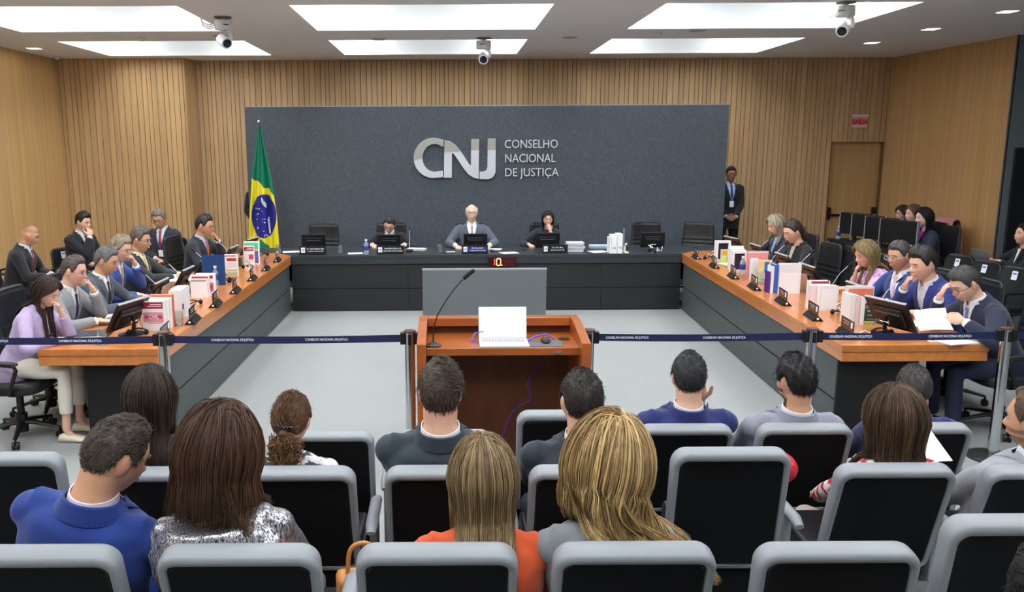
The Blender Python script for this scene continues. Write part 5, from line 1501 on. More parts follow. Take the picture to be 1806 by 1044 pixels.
streak_mat(m_seq, (34, 30, 32), (222, 222, 228), 60, (3.6, 3.6, .7), (.36, .66))
aud('woman with reddish brown shoulder-length hair in a silver sequinned jacket', 384, 806, 2.5, 2.2, .24, sex='f', s=1.0, headscale=1.18, head=(-14, 12, 4), hip=.33, side=-7, build=1.18, hair=dict(style='long', col=(58, 38, 28), col2=(100, 68, 48), L=.13, n=2000, vol=1.9, seed=32, ns=18, wave=.006, wf=3, amin=55, flare=.3), outfit=dict(kind='blouse', mat=m_seq, name='sequin_jacket', infl=.02, fold=.005, jacket=(120, 118, 122)))
aud('woman with long straight highlighted hair in an orange jacket', 851, 846, 2.52, 2.2, .24, sex='f', s=1.0, headscale=1.08, head=(6, 8, 0), hip=.33, build=1.14, hair=dict(style='long', col=(96, 78, 54), col2=(176, 150, 108), L=.42, n=2000, vol=1.2, flare=.08, seed=33, ns=20, wave=.002, amin=60, streak=1.1), outfit=dict(kind='blouse', name='jacket', jacket=(206, 82, 38)))
aud('woman with voluminous golden wavy hair in a grey jacket', 1072, 826, 2.52, 2.2, .24, sex='f', s=1.0, headscale=1.14, head=(10, 10, 12), side=-1, twist=4, build=1.12, hip=.33, hair=dict(style='long', col=(122, 94, 56), col2=(218, 186, 130), L=.36, n=2400, vol=2.3, seed=34, ns=26, wave=.024, wf=4, flare=.22, amin=55, streak=.5, drift=(1.1, 0, 0)), outfit=dict(kind='blouse', name='jacket', jacket=(128, 132, 138)))
aud('woman with very long dark hair twisted at the crown, behind the left desk corner', 264, 704, 3.3, 3.09, .12, sex='f', s=.93, headscale=1.12, head=(0, 6, 0), hip=.33, hair=dict(style='long', col=(40, 32, 28), col2=(74, 58, 46), L=.42, n=1500, vol=1.2, seed=35, wave=.003, ns=18), outfit=dict(kind='blouse', name='jacket', jacket=(40, 38, 42)))
m_print = mat('grey print cloth', (180, 182, 188), .85); streak_mat(m_print, (70, 74, 84), (214, 216, 220), 22, (1, 1, 1), (.45, .5))
aud('woman with brown half-up hair held by a dark clip, printed grey top', 514, 742, 3.32, 3.09, .12, sex='f', s=.93, headscale=1.08, head=(-6, 8, 2), hip=.33, hair=dict(style='clip', col=(84, 56, 38), col2=(150, 112, 74), L=.15, n=1800, n2=1000, seed=36, wave=.012, wf=5), outfit=dict(kind='blouse', mat=m_print, name='blouse', jacket=(180, 182, 188)))
aud('man with short brown swept hair in a dark teal suit', 776, 696, 3.32, 3.09, .12, s=.98, headscale=1.10, head=(2, 2, 0), hip=.35, build=1.22, skin='light', hair=dict(style='short', col=(62, 50, 42), col2=(108, 92, 80), n=3000, vol=1.25, len=.03, comb=(.7, -.5, .1), seed=37), outfit=dict(jacket=(42, 54, 64), shirt=(236, 236, 242)))
aud('man with cropped dark hair in a navy suit before the golden-haired woman', 1026, 710, 3.32, 3.09, .12, s=.98, headscale=1.10, head=(4, 6, 0), hip=.35, skin='light', hair=dict(style='short', col=(40, 34, 32), col2=(60, 52, 48), n=2600, vol=.9, len=.018, seed=38), outfit=dict(jacket=(36, 46, 58), shirt=(222, 224, 230)))
m_tweed = mat('red white tweed', (224, 206, 200), .95); streak_mat(m_tweed, (176, 40, 56), (232, 220, 214), 14, (1, 1, 2.2), (.44, .52))
aud('woman with long dark brown hair in a red and white tweed jacket', 1578, 742, 3.32, 3.09, .12, sex='f', s=.98, headscale=1.15, head=(4, 4, 0), side=-4, hip=.33, hair=dict(style='long', col=(46, 34, 28), col2=(104, 78, 54), L=.34, n=2000, vol=1.3, seed=39, wave=.006), outfit=dict(kind='blouse', mat=m_tweed, name='tweed_jacket', jacket=(224, 206, 200), infl=.012))
aud('bearded man in a light grey suit cut off by the right edge', 1822, 742, 3.32, 3.09, .12, s=1.0, headscale=1.06, head=(38, 6, 0), hip=.35, twist=10, skin='tan', hair=dict(style='short', col=(84, 66, 50), n=1200, beard=.6, beardcol=(90, 66, 50), rec=.02, seed=40), outfit=dict(jacket=(150, 156, 164), shirt=(226, 230, 238)))
aud('man with greying hair in a royal blue jacket, front row, hand at cheek', 1215, 668, 4.12, 3.89, 0., s=1.0, headscale=1.04, head=(-10, 4, 0), hip=.35, skin='light', arms=dict(R=dict(chin=1, off=(.05, -.03, .02), d=(-.2, -.1, 1), curl=.7), L=LAP['L']), hair=dict(style='short', col=(36, 36, 38), col2=(84, 86, 88), n=2000, vol=1.1, seed=41), outfit=dict(jacket=(30, 42, 98), shirt=(228, 232, 242)))
aud('bearded man with black curly hair and glasses in a lavender grey suit, front row', 1402, 674, 4.12, 3.89, 0., s=1.0, headscale=1.06, head=(18, 2, 0), hip=.35, skin='tan', glasses=(40, 40, 44), hair=dict(style='short', col=(26, 24, 26), n=2000, vol=1.4, rough=.004, seed=42, beard=.9, beardcol=(30, 24, 24)), outfit=dict(jacket=(142, 142, 156), shirt=(234, 236, 240)))
aud('man with thinning hair in a dark blue suit before the tweed jacket woman', 1611, 684, 4.12, 3.89, 0., s=.98, headscale=1.02, head=(-6, 4, 0), hip=.35, skin='tan', hair=dict(style='short', col=(60, 54, 54), n=2200, vol=.45, len=.014, rec=.02, seed=43), outfit=dict(jacket=(40, 42, 96), shirt=(210, 214, 226)))
aud('dark-haired person at the bottom right corner, closest to the camera', 1866, 1075, 1.38, 1.3, .36, s=.98, head=(0, 0, 0), hip=.3, skin='tan', hair=dict(style='short', col=(20, 18, 20), n=2500, vol=1.0, seed=44, len=.02), outfit=dict(jacket=(24, 24, 28)))
# ---- chairs under the seated people and the empty ones
ec = exec_chair(1.10, 'black office chair under someone'); tc0 = tub_chair('black waiting chair'); used = {'exec': False, 'tub': False}


def put_chair(kind, loc, rz, label, back=0.):
    src = ec if kind == 'exec' else tc0
    if not used[kind]: o = src; used[kind] = True
    else: o = copy_tree(src)
    f = (-math.sin(rz), math.cos(rz)); o['label'] = label
    o.location = (loc[0] - f[0] * back, loc[1] - f[1] * back, loc[2] if len(loc) > 2 else 0); o.rotation_euler = (0, 0, rz)
    return o


for kind, loc, rz, lab, _s in chairs:
    who = lab.split(' with ')[0].split(' in ')[0]
    put_chair(kind, (loc.x, loc.y, 0), rz, ('black high-backed office chair under the ' if kind == 'exec' else 'black waiting chair under the ') + ' '.join(lab.replace(',', '').split()[:10]), .02)
put_chair('exec', (-3.52, 9.82, 0), math.radians(-75), 'empty black high-backed office chair between the yellow tie man and the orange tie man')
put_chair('exec', (4.36, 9.42, 0), math.radians(80), 'empty black office chair next to the woman in the black blazer at the right desk')
put_chair('exec', (4.40, 8.85, 0), math.radians(85), 'empty black office chair next to the woman in the floral blouse')
put_chair('exec', (-1.93, 12.42, 0), math.radians(176), 'empty black high-backed chair at the left end of the bench')
put_chair('exec', (3.08, 12.42, 0), math.radians(184), 'empty black high-backed chair at the right end of the bench')
put_chair('exec', (7.36, 12.55, 0), math.radians(86), 'black chair with a pink jacket over it behind the operators')
put_chair('exec', (3.75, 12.45, 0), math.radians(150), 'black chair at the corner between the bench and the right desk')
put_chair('tub', (-5.95, 11.0, 0), math.radians(-80), 'empty black waiting chair with a white tag between the two men by the left wall')
put_chair('tub', (6.22, 10.25, 0), math.radians(100), 'empty black waiting chair with a white tag, farthest of the three at the right')
put_chair('tub', (6.22, 9.72, 0), math.radians(100), 'empty black waiting chair with a white tag, middle one of the three at the right')
put_chair('tub', (6.22, 9.18, 0), math.radians(100), 'empty black waiting chair with a white tag, nearest of the three at the right')
put_chair('tub', (-4.65, 7.75, 0), math.radians(-85), 'black waiting chair cut off by the left edge of the picture')
put_chair('tub', (5.5, 7.2, 0), math.radians(95), 'empty black waiting chair behind the man in the navy suit')
# pink jacket over the operators' chair
b = MB(); R_ = []
for k in range(15):
    f = k / 14; an = PI * f
    R_.append([(-.075 * math.cos(an), x, 1.125 + .03 * math.sin(an) - (0)) for x in (-.2, .2)])
def drape(x, rz, name, m, loc, lab, cat):
    g = []; nu_, nv_ = 26, 30
    for side_, yy in ((1, .075), (-1, -.075)):
        pass
    prof = [(.085, .62), (.088, .75), (.085, .9), (.08, 1.02), (.06, 1.10), (.03, 1.135), (-.02, 1.135), (-.05, 1.10), (-.07, 1.0), (-.085, .85), (-.095, .7), (-.10, .58), (-.10, .5)]
    for i, (y, z) in enumerate(prof):
        for j in range(nu_):
            f = j / (nu_ - 1); xx = (f - .5) * (.52 + .08 * (1.13 - z)); fold = .014 * math.sin(f * 19 + i * .25) * (1.2 - z) * 2
            zz = z if z > .7 else z - .10 * math.sin(f * 6)
            g.append((xx, y - .30 + (fold if y < 0 else -fold) + .03 * (2 * f - 1) ** 2, zz))
    f_ = [(i * nu_ + j, i * nu_ + j + 1, (i + 1) * nu_ + j + 1, (i + 1) * nu_ + j) for i in range(len(prof) - 1) for j in range(nu_ - 1)]
    b = MB(); b.add(g, f_); o = b.build(name, m, smooth=True); md = o.modifiers.new('s', 'SOLIDIFY'); md.thickness = .012; place(o, loc, rz); tag(o, lab, cat); return o
drape(0, math.radians(86), 'jacket', mat('pink cloth', (206, 140, 146), .9), (7.36, 12.55, .0), 'dusty pink jacket hung over the back of the chair behind the operators', 'jacket')
b = MB(); b.ell((0, 0, .10), (.12, .06, .10)); b.tube([(-.05, 0, .18), (-.04, 0, .27), (.04, 0, .27), (.05, 0, .18)], .008, 8); o = b.build('handbag', mat('red fabric', (190, 40, 44), .7), smooth=True, loc=(4.66, 6.62, .49)); tag(o, 'red bag on the chair behind the man in the navy suit', 'bag')
t = empty('shoulder_bag', (-4.75, 8.55, 0), .3, 'brown cloth bag with pale piping standing on the floor at the left edge', 'bag')
b = MB(); b.bb(-.06, .06, -.2, .2, 0, .34); b.build('bag_body', mat('brown bag', (96, 82, 66), .8), t, bevel=.03)
b = MB(); b.tube([(.062, -.19, .02), (.062, -.19, .33), (.062, .19, .33), (.062, .19, .02)], .006, 6); b.build('piping', mat('pale piping', (200, 186, 150), .7), t)
b = MB(); b.bb(.06, .07, -.03, .02, .25, .36); b.build('bag_tag', m_paperb, t)

# ---------------------------------------------------------------- monitors
def monitor(lab=None, w_=.46, h_=.29, grey=False, tilt=10):
    t = empty('computer_monitor', (0, 0, 0), 0, lab, 'computer monitor', 'black computer monitors')   # screen faces +Y
    R = rotm(math.radians(tilt), 0, 0)
    c = np.array([0, 0, .05 + h_ / 2 * math.cos(math.radians(tilt))])
    b = MB(); b.box(c, (w_, .022, h_), R); b.build('screen_housing', m_screen, t, bevel=.006)
    b = MB(); b.box(c + R @ np.array([0, -.018, -.01]), (w_ * .72, .022, h_ * .62), R); b.build('rear_bulge', m_screen, t, bevel=.010)
    b = MB(); b.box(c + R @ np.array([0, -.0305, .03]), (w_ * .60, .004, .010), R); b.build('vent_slot', mat('vent grey', (104, 104, 108), .4), t, bevel=.0015)
    b = MB(); b.box(c + R @ np.array([0, .0115, 0]), (w_ - .03, .001, h_ - .03), R); b.build('display_panel', mat('monitor glass', (30, 34, 44), .15), t, smooth=False)
    b = MB(); b.box(c + R @ np.array([0, 0, h_ / 2 + .004]), (w_ * .99, .024, .006), R); b.build('top_bezel', m_greyp if grey else m_leathers, t, smooth=False)
    b = MB(); b.lathe([(0, 0), (.11, 0), (.11, .006), (.03, .014), (0, .014)], c=(0, -.02, 0), n=28); b.tube([(0, -.04, .01), (0, -.05, .08), (0, -.045, .16)], [.022, .02, .018], 10, flat=.5); b.build('stand', m_black, t)
    b = MB()
    for s_ in (-1, 1): b.tube([(s_ * .045, -.055, .10), (s_ * .045, -.062, .13)], .006, 8)
    b.tube([(-.045, -.06, .112), (.045, -.06, .112)], .004, 6); b.build('hinge', m_chrome, t)
    return t


mon = monitor('m'); monb = monitor('m', .44, .28, True, 30); first_mon = [True, True]
def put_mon(x, y, z, rz, lab, s=1., q=0):
    m_ = (mon, monb)[q]; o = m_ if first_mon[q] else copy_tree(m_); first_mon[q] = False
    o.location = (x, y, z); o.rotation_euler = (0, 0, rz); o.scale = (s, s, s); o['label'] = lab; return o


for (u0, u1, vt, lab) in ((523, 581, 413, 'black monitor seen from behind at the empty left end of the bench'), (657, 714.5, 413.5, 'black monitor seen from behind in front of the man with bowed head'), (810, 867, 412, 'black monitor seen from behind in front of the bald man at the centre'),
                         (937.6, 995, 410.5, 'black monitor seen from behind in front of the dark-haired woman at the bench'), (1124, 1182, 410, 'black monitor seen from behind at the empty right end of the bench')):
    p = aty((u0 + u1) / 2, vt, 11.62); put_mon(p.x, 11.66, TZ - .0 + .0, 0, lab, (p.z - TZ) / .345)
for (x, y, rz, lab) in ((-2.56, 6.45, 76, 'black monitor at the near end of the left desk before the woman in lilac'), (-2.72, 7.55, 90, 'black monitor on the left desk in front of the man in the slate suit'), (-2.72, 8.35, 90, 'black monitor on the left desk in front of the bright blue suit'),
                        (-2.74, 9.05, 90, 'black monitor on the left desk in front of the man with the yellow tie'), (-2.72, 10.2, 88, 'black monitor on the left desk in front of the empty chair'), (-2.70, 11.15, 80, 'black monitor at the far end of the left desk beside the flag'),
                        (3.46, 6.30, -74, 'black monitor at the near end of the right desk beside the held papers'), (3.66, 7.15, -90, 'black monitor on the right desk in front of the royal blue suit'), (3.74, 8.35, -90, 'black monitor on the right desk beside the woman in the floral blouse'), (3.82, 9.2, -90, 'black monitor on the right desk in front of the empty chairs'),
                        (3.86, 10.1, -90, 'black monitor on the right desk in front of the woman in the black blazer'), (3.84, 10.95, -80, 'black monitor at the far end of the right desk')):
    put_mon(x, y, TZ, math.radians(rz), lab, .94 if y < 7 else .86, 1)

# ---------------------------------------------------------------- nameplates
def nameplate_bench(u0, u1, l1, l2, lab, blue=False):
    p0, p1 = atz(u0, 451.5, TZ), atz(u1, 451.5, TZ); w_ = p1.x - p0.x
    t = empty('nameplate', ((p0.x + p1.x) / 2, 11.32, TZ), 0, lab, 'nameplate', 'black nameplates on the bench')
    b = MB(); b.bb(-w_ / 2, w_ / 2, -.004, .004, 0, .125); b.bb(-w_ / 2, w_ / 2, .0041, .06, 0, .008); b.build('plate', m_black, t, smooth=False)
    if blue: b = MB(); b.bb(-w_ * .26, w_ * .47, -.0052, -.0041, .035, .098); b.build('blue_field', mat('blue plate print', (36, 48, 120), .4), t, smooth=False)
    b = MB(); b.bb(-w_ * .44, -w_ * .29, -.0056, -.0041, .030, .102); o = b.build('logo_field', m_txtw, t, smooth=False)
    textmesh('logo_print', 'CNJ', .030, m_black, o, frame4((-w_ * .365, -.0062, .066)), .0003, sx=.75, bold=.0008)
    textmesh('name_line', l1, .028, m_txtw, t, frame4((w_ * .10, -.0062, .084)), .0003, sx=.80, bold=.0004)
    textmesh('title_line', l2, .024, m_txtw, t, frame4((w_ * .10, -.0062, .050)), .0003, sx=.78, bold=.0003)
    return t


nameplate_bench(526, 573, 'Dr. Cassio Lisandro Telles', 'Conselheiro Federal da OAB', 'black nameplate in front of the monitor at the empty left end of the bench')
nameplate_bench(662.5, 711, 'José Adônis Callou de Sá', 'Subprocurador-Geral da República', 'black nameplate beside the water bottle on the bench')
nameplate_bench(815, 862, 'Min. Edson Fachin', 'Presidente do STF e do CNJ', 'black nameplate with a blue field at the centre of the bench', True)
nameplate_bench(960, 1006, 'Dra. Clara Mota', 'Secretária-Geral do CNJ', 'black nameplate in front of the dark-haired woman at the bench')


def nameplate_side(sg_, lab):
    """stands on the side desk, plate normal along +-X"""
    t = empty('nameplate', (0, 0, 0), 0, lab, 'nameplate', 'small black nameplates along the side desks')
    b = MB(); b.box((0, 0, .072), (.006, .285, .125), rotm(0, 0, 0)); b.build('plate', mat('dark acrylic plate', (26, 27, 30), .12), t, bevel=.001)
    b = MB(); a = [(-.045, -.145, 0), (.05, -.145, 0), (.012, -.145, .04), (-.012, -.145, .04)]; c = [(x, .145, z) for x, y, z in a]; b.rings([a, c]); b.build('wedge_base', m_blackm, t, smooth=False)
    for s2 in (-1, 1):
        b = MB(); b.box((s2 * .0036, .105 * s2, .10), (.0006, .04, .045)); o = b.build('logo_field', m_txtw, t, smooth=False)
        b = MB(); b.box((s2 * .0036, -.02 * s2, .112), (.0006, .15, .010)); b.box((s2 * .0036, -.02 * s2, .092), (.0006, .12, .008)); b.build('printed_lines', mat('grey print', (150, 152, 156), .6), t, smooth=False)
    b = MB(); b.ell((0, -.147, .022), (.010, .004, .009)); b.build('white_button', m_txtw, t)
    return t


npc = nameplate_side(1, 'x'); fn_ = True
LW = ['farthest nameplate on the left desk by the bench corner', 'nameplate on the left desk beside the green covered book', 'nameplate on the left desk level with the man in the orange tie', 'nameplate on the left desk in front of the dark blue folder', 'nameplate on the left desk in front of the leaning white and red books', 'nameplate on the left desk beside the white book spines', 'nearest nameplate on the left desk behind the barrier post']
RW = ['farthest nameplate on the right desk by the bench corner', 'nameplate on the right desk in front of the first white slipcase', 'nameplate on the right desk in front of the water bottle', 'nameplate on the right desk in front of the book with the blue label', 'nameplate on the right desk in front of the big white folder', 'nameplate on the right desk in front of the white slipcase pair', 'nearest nameplate on the right desk behind the belt']
for pts, words in (([(490, 461), (470, 476.5), (446, 494), (416, 516), (381.6, 540), (341.4, 569), (293, 604)], LW), ([(1226.7, 456), (1258.6, 472), (1292, 490.5), (1329.3, 510), (1380, 536.5), (1433.5, 563), (1494, 594)], RW)):
    for (u, v), lb in zip(pts, words):
        p = atz(u, v, TZ); o = npc if fn_ else copy_tree(npc); fn_ = False
        o.location = (p.x + (-.02 if p.x < 0 else .02), p.y + .05, TZ); o.rotation_euler = (0, 0, math.radians(6 if p.x < 0 else -8)); o['label'] = 'small black ' + lb


# ---------------------------------------------------------------- books
def book(lab, u0, u1, vb, vt, th, col, rz=0, Y=None, deco=(), x0=None, w_=None, h=None, pages=True, cat='book', name='book', grp='books standing on the side desks', open_side=0, tilt=0):
    """front cover faces -Y; deco: (x0,x1,z0,z1,colour,[text]) in fractions of the cover"""
    if x0 is None:
        p0, p1 = atz(u0, vb, TZ), atz(u1, vb, TZ); y = p0.y; w_ = p1.x - p0.x; x0 = p0.x; h = aty((u0 + u1) / 2, vt, y).z - TZ
    else: y = Y
    t = empty(name, (x0 + w_ / 2, y, TZ), rz, lab, cat, grp)
    mc = mat('cover %d %d %d' % tuple(col), col, .45)
    b = MB(); b.bb(-w_ / 2, w_ / 2, 0, .002, 0, h); b.bb(-w_ / 2, w_ / 2, th - .002, th, 0, h)
    sp = 1 if x0 < 0 else -1
    xs_ = (w_ / 2 - .0025, w_ / 2) if sp > 0 else (-w_ / 2, -w_ / 2 + .0025)
    b.bb(xs_[0], xs_[1], .002, th - .002, 0, h); b.build('cover', mc, t, smooth=False)
    b = MB(); b.bb(-w_ / 2 + .004, w_ / 2 - .004, .0025, th - .0025, .003, h - .004); b.build('pages', m_paperb, t, smooth=False)
    for k, dd in enumerate(deco):
        a0, a1, c0, c1, cc = dd[:5]
        b = MB(); b.bb(-w_ / 2 + a0 * w_, -w_ / 2 + a1 * w_, -.0008 - .0002 * k, -.0001, c0 * h, c1 * h); o = b.build('cover_print', mat('print %d %d %d' % tuple(cc), cc, .6), t, smooth=False)
        if len(dd) > 5:
            textmesh('title_print', dd[5], dd[6], mat('print %d %d %d' % tuple(dd[7]), dd[7], .6), o, frame4((-w_ / 2 + (a0 + a1) / 2 * w_, -.0016 - .0002 * k, (c0 + c1) / 2 * h)), .0003, sx=.8, bold=.0004)
    t['w'] = w_; del t['w']
    return t, x0, y, w_, h


def stack_behind(x0, y, w_, h, items):
    yy = y
    for it in items:
        lab, th, col, hf, wf = it[:5]
        book(lab, 0, 0, 0, 0, th, col, Y=yy, x0=x0 + (it[6] if len(it) > 6 else 0), w_=w_ * wf, h=h * hf, deco=it[5] if len(it) > 5 else ())
        yy += th + .004
    return yy


WH = (236, 234, 232); MAR = (156, 34, 58); PK = (214, 150, 168)
# left desk, near group
_, x0, y, w_, h = book('white and maroon law book with CIVIL on its cover on the left desk', 253, 291, 583, 531, .05, WH, deco=((.04, .96, .74, .96, MAR), (.38, .9, .87, .90, (240, 225, 228)), (.25, .9, .81, .84, (240, 225, 228)), (.04, .96, .28, .62, PK), (.10, .92, .40, .52, (186, 70, 104), 'CIVIL', .045, (250, 246, 248)), (.25, .9, .24, .255, MAR)))
stack_behind(x0, y + .054, w_, h, [('thick white law book behind the CIVIL book', .05, (240, 238, 236), 1.0, 1.05), ('white book with a blue sticker behind the CIVIL book', .045, WH, 1.02, 1.1), ('salmon covered book tallest behind the CIVIL book', .04, (214, 108, 86), 1.10, 1.12, ((.05, .95, .75, .95, (198, 84, 66)),))])
_, x0, y, w_, h = book('white book with a navy emblem on its spine on the left desk', 300, 322, 564, 512, .06, WH)
b = MB(); b.bb(.0, .0012, -.018, .018, 0, .05); o = b.build('spine_emblem', mat('navy print', (30, 40, 90), .6), loc=(w_ / 2 + .0004, .03, h * .33)); o.parent = _
stack_behind(x0, y + .064, w_, h, [('second thick white book of the white row on the left desk', .055, (232, 232, 234), 1.02, 1.0), ('third thick white book of the white row on the left desk', .06, WH, 1.03, 1.0), ('last thick white book of the white row on the left desk', .05, (228, 228, 230), 1.02, 1.0)])
_, x0, y, w_, h = book('plain white book leaning at the front of the red banded pair', 337, 366, 525, 492, .03, (232, 230, 232), deco=((.05, .95, .86, .95, (150, 150, 156)),))
stack_behind(x0, y + .034, w_, h, [('white book with a red band behind the plain white one', .04, WH, 1.14, 1.06, ((.03, .97, .88, .97, (196, 40, 50)),)), ('white and maroon book, rear one of the pair behind the plain white one', .04, WH, 1.22, 1.18, ((.05, .9, .78, .92, MAR), (.62, .92, .2, .6, (206, 120, 140)), (.70, .88, .30, .5, (180, 60, 90))), .03)])
book('tall dark blue folder standing on the left desk', 358, 397, 503, 450, .03, (24, 62, 118), deco=((.1, .5, .16, .36, (52, 92, 150)),), cat='folder', name='folder', grp=None)
_, x0, y, w_, h = book('white book with a red label and a green landscape on its cover', 399, 420, 487, 453, .03, WH, deco=((.1, .9, .78, .94, (186, 60, 40)), (.1, .9, .45, .7, (226, 214, 218)), (.05, .95, .02, .34, (178, 186, 140)), (.05, .95, .2, .26, (210, 216, 196))))
stack_behind(x0, y + .034, w_, h, [('white book with a maroon top band behind the landscape cover book', .035, WH, 1.10, 1.08, ((.05, .9, .86, .96, MAR),), -.02)])
_, x0, y, w_, h = book('maroon banded white book with a small pink emblem on the left desk', 430, 449, 467, 434, .035, WH, deco=((.06, .94, .74, .95, MAR), (.4, .88, .86, .89, (240, 225, 228)), (.25, .88, .80, .83, (240, 225, 228)), (.5, .92, .30, .56, (200, 70, 90)), (.1, .9, .2, .23, (190, 190, 196))))
stack_behind(x0, y + .039, w_, h, [('tall book with a green and blue cover on the left desk', .04, WH, 1.22, 1.40, ((.04, .94, .66, .95, (82, 190, 150)), (.66, .94, .05, .6, (96, 96, 170)), (.66, .94, .6, .66, (214, 206, 110))))])
for k in range(3):
    b = MB(); b.bb(-.06, .06, -.05, .05, 0, .032); o = b.build('green_book', mat('dark green cover', (38, 66, 52), .5), bevel=.002, loc=(-2.66, 10.28, TZ + .033 * k)); tag(o, ['bottom', 'middle', 'top'][k] + ' dark green book in the small stack at the far end of the left desk', 'book', 'small dark green books stacked on the left desk')
    b = MB(); b.bb(-.05, .05, -.0512, -.0501, .012, .018); b.build('gilt_line', m_chrome, o, smooth=False)
# right desk
def slipcase(lab, u0, u1, vb, vt, dcol=(44, 44, 62)):
    p0, p1 = atz(u0, vb, TZ), atz(u1, vb, TZ); y = p0.y; w_ = p1.x - p0.x; h = aty((u0 + u1) / 2, vt, y).z - TZ
    t = empty('slipcase_book', ((p0.x + p1.x) / 2, y, TZ), 0, lab, 'book', 'books standing on the side desks')
    f = .028
    b = MB(); b.bb(-w_ / 2, -w_ / 2 + f, 0, .08, 0, h); b.bb(w_ / 2 - f, w_ / 2, 0, .08, 0, h); b.bb(-w_ / 2 + f, w_ / 2 - f, 0, .08, 0, f); b.bb(-w_ / 2 + f, w_ / 2 - f, 0, .08, h - f, h); b.build('white_case', mat('white case', (236, 236, 238), .4), t, smooth=False)
    b = MB(); b.bb(-w_ / 2 + f, w_ / 2 - f, .02, .078, f, h - f); b.build('dark_inner', mat('case dark %d' % dcol[0], dcol, .2), t, smooth=False)
    return t
slipcase('white framed box with a dark face at the far end of the right desk', 1262, 1288, 461, 425)
p0 = atz(1271, 466, TZ)
book('small book with an orange square and lime green figure on the right desk', 1271, 1288, 464, 440, .03, (196, 200, 170), deco=((.15, .75, .55, .9, (236, 160, 40)), (.05, .6, .02, .42, (190, 214, 60)), (.6, .95, .1, .5, (120, 130, 160))))
slipcase('white framed box with a dark face beside the water bottle on the right desk', 1290, 1317, 480, 443)
stack_behind(atz(1283, 474, TZ).x, 9.72, .17, .24, [('white ring binder behind the second framed box on the right desk', .06, WH, 1.05, 1.0), ('taller white book behind the second framed box on the right desk', .05, WH, 1.15, 1.0)])
book('large pink covered book on the right desk', 1316, 1353, 492, 443, .025, (232, 150, 150), deco=((0.02, .98, .93, .99, (206, 206, 214)),))
_, x0, y, w_, h = book('beige book with a blue label on its cover', 1337, 1360, 497, 459, .03, (222, 206, 160), deco=((.42, .78, .42, .92, (40, 110, 186)), (.2, .7, .05, .14, (120, 170, 200)), (.08, .35, .7, .9, (240, 196, 110))))
book('white printed book just left of the beige book with the blue label', 1323, 1336, 494, 456, .05, (226, 226, 230), deco=((.2, .8, .1, .9, (212, 214, 220)),))
_, x0, y, w_, h = book('big plain white folder with a blue edge on the right desk', 1372, 1411, 518, 465, .045, (226, 222, 226), deco=((.06, .94, .0, .70, (236, 234, 238)),), cat='folder', name='folder', grp=None)
book('thin purple book beside the big white folder', 0, 0, 0, 0, .10, (88, 44, 130), Y=y + .05, x0=x0 - .085, w_=.018, h=h * .72)
book('thin white book between the purple book and the blue spine', 0, 0, 0, 0, .12, WH, Y=y + .03, x0=x0 - .062, w_=.024, h=h * .9)
book('blue spined binder beside the big white folder', 0, 0, 0, 0, .14, (50, 96, 186), Y=y + .01, x0=x0 - .034, w_=.028, h=h * .96)
_, x0, y, w_, h = book('white boxed book in front of the white pair on the right desk', 1443, 1477, 548, 504, .05, (236, 232, 234), deco=((.12, .9, .08, .86, (242, 240, 242)), (.45, .6, .04, .055, (170, 160, 160))))
stack_behind(x0 - .05, y + .054, w_, h, [('pale pinkish white book behind the white boxed book', .05, (232, 214, 214), .96, 1.1), ('white book with a maroon band at the back of the right desk pair', .05, WH, 1.12, 1.1, ((.1, .96, .9, .985, MAR),))])
_, x0, y, w_, h = book('white spined book at the near end of the right desk', 1497, 1506, 573, 520, .16, WH)
stack_behind(x0 + w_ + .003, y, w_, h, [('cream pink spined book at the near end of the right desk', .16, (232, 208, 206), .97, .8)])
stack_behind(x0 + w_ * 1.85 + .006, y, w_, h, [('second white spined book at the near end of the right desk', .16, (238, 236, 236), .92, .9)])
book('salmon and maroon covered book behind the white spines on the right desk', 0, 0, 0, 0, .04, (226, 214, 212), Y=y + .18, x0=x0 + .05, w_=.23, h=h * 1.16, deco=((.06, .97, .66, .93, (226, 120, 92)), (.2, .95, .05, .5, (122, 32, 60))))
for k in range(4):
    b = MB(); b.bb(-.055, .055, -.075, .075, 0, .034); o = b.build('green_book', mat(['pale green cover', 'dark green cover'][k > 0], [(176, 186, 120), (38, 66, 52)][k > 0], .5), bevel=.002, loc=(x0 + .18, y + .06, TZ + .035 * k)); tag(o, ['pale green book at the bottom of the green stack', 'dark green book second from the bottom of the green stack', 'dark green book third from the bottom of the green stack', 'top dark green book of the green stack'][k] + ' on the near right desk', 'book', 'green books stacked on the right desk')
    b = MB(); b.bb(-.045, .045, -.0762, -.0751, .012, .018); b.build('gilt_line', m_chrome, o, smooth=False)

# ---------------------------------------------------------------- bottles, glasses
def bottle(lab):
    t = empty('water_bottle', (0, 0, 0), 0, lab, 'bottle', 'small plastic water bottles')
    b = MB(); b.lathe([(0, 0), (.030, 0), (.033, .006), (.033, .05), (.031, .055), (.033, .06), (.033, .13), (.030, .145), (.014, .178), (.013, .19), (0, .19)], n=22); b.build('bottle_body', m_bottle, t)
    b = MB(); b.lathe([(.0336, .062), (.0340, .063), (.0340, .118), (.0336, .119)], n=22); b.build('bottle_label', m_blue, t)
    b = MB(); b.lathe([(0, .19), (.016, .19), (.016, .212), (0, .212)], n=18); b.build('bottle_cap', m_cap, t)
    return t
def glass(lab, coaster=True):
    t = empty('water_glass', (0, 0, 0), 0, lab, 'glass', 'clear drinking glasses')
    b = MB(); b.lathe([(0, .004), (.030, .004), (.034, .12), (.0325, .12), (.028, .012), (0, .012)], n=22); b.build('glass_body', m_glass, t)
    if coaster: b = MB(); b.lathe([(0, 0), (.05, 0), (.055, .003), (.05, .0038), (0, .0038)], n=22); b.build('saucer', m_chrome, t)
    return t
bt = bottle('x'); gl = glass('x')
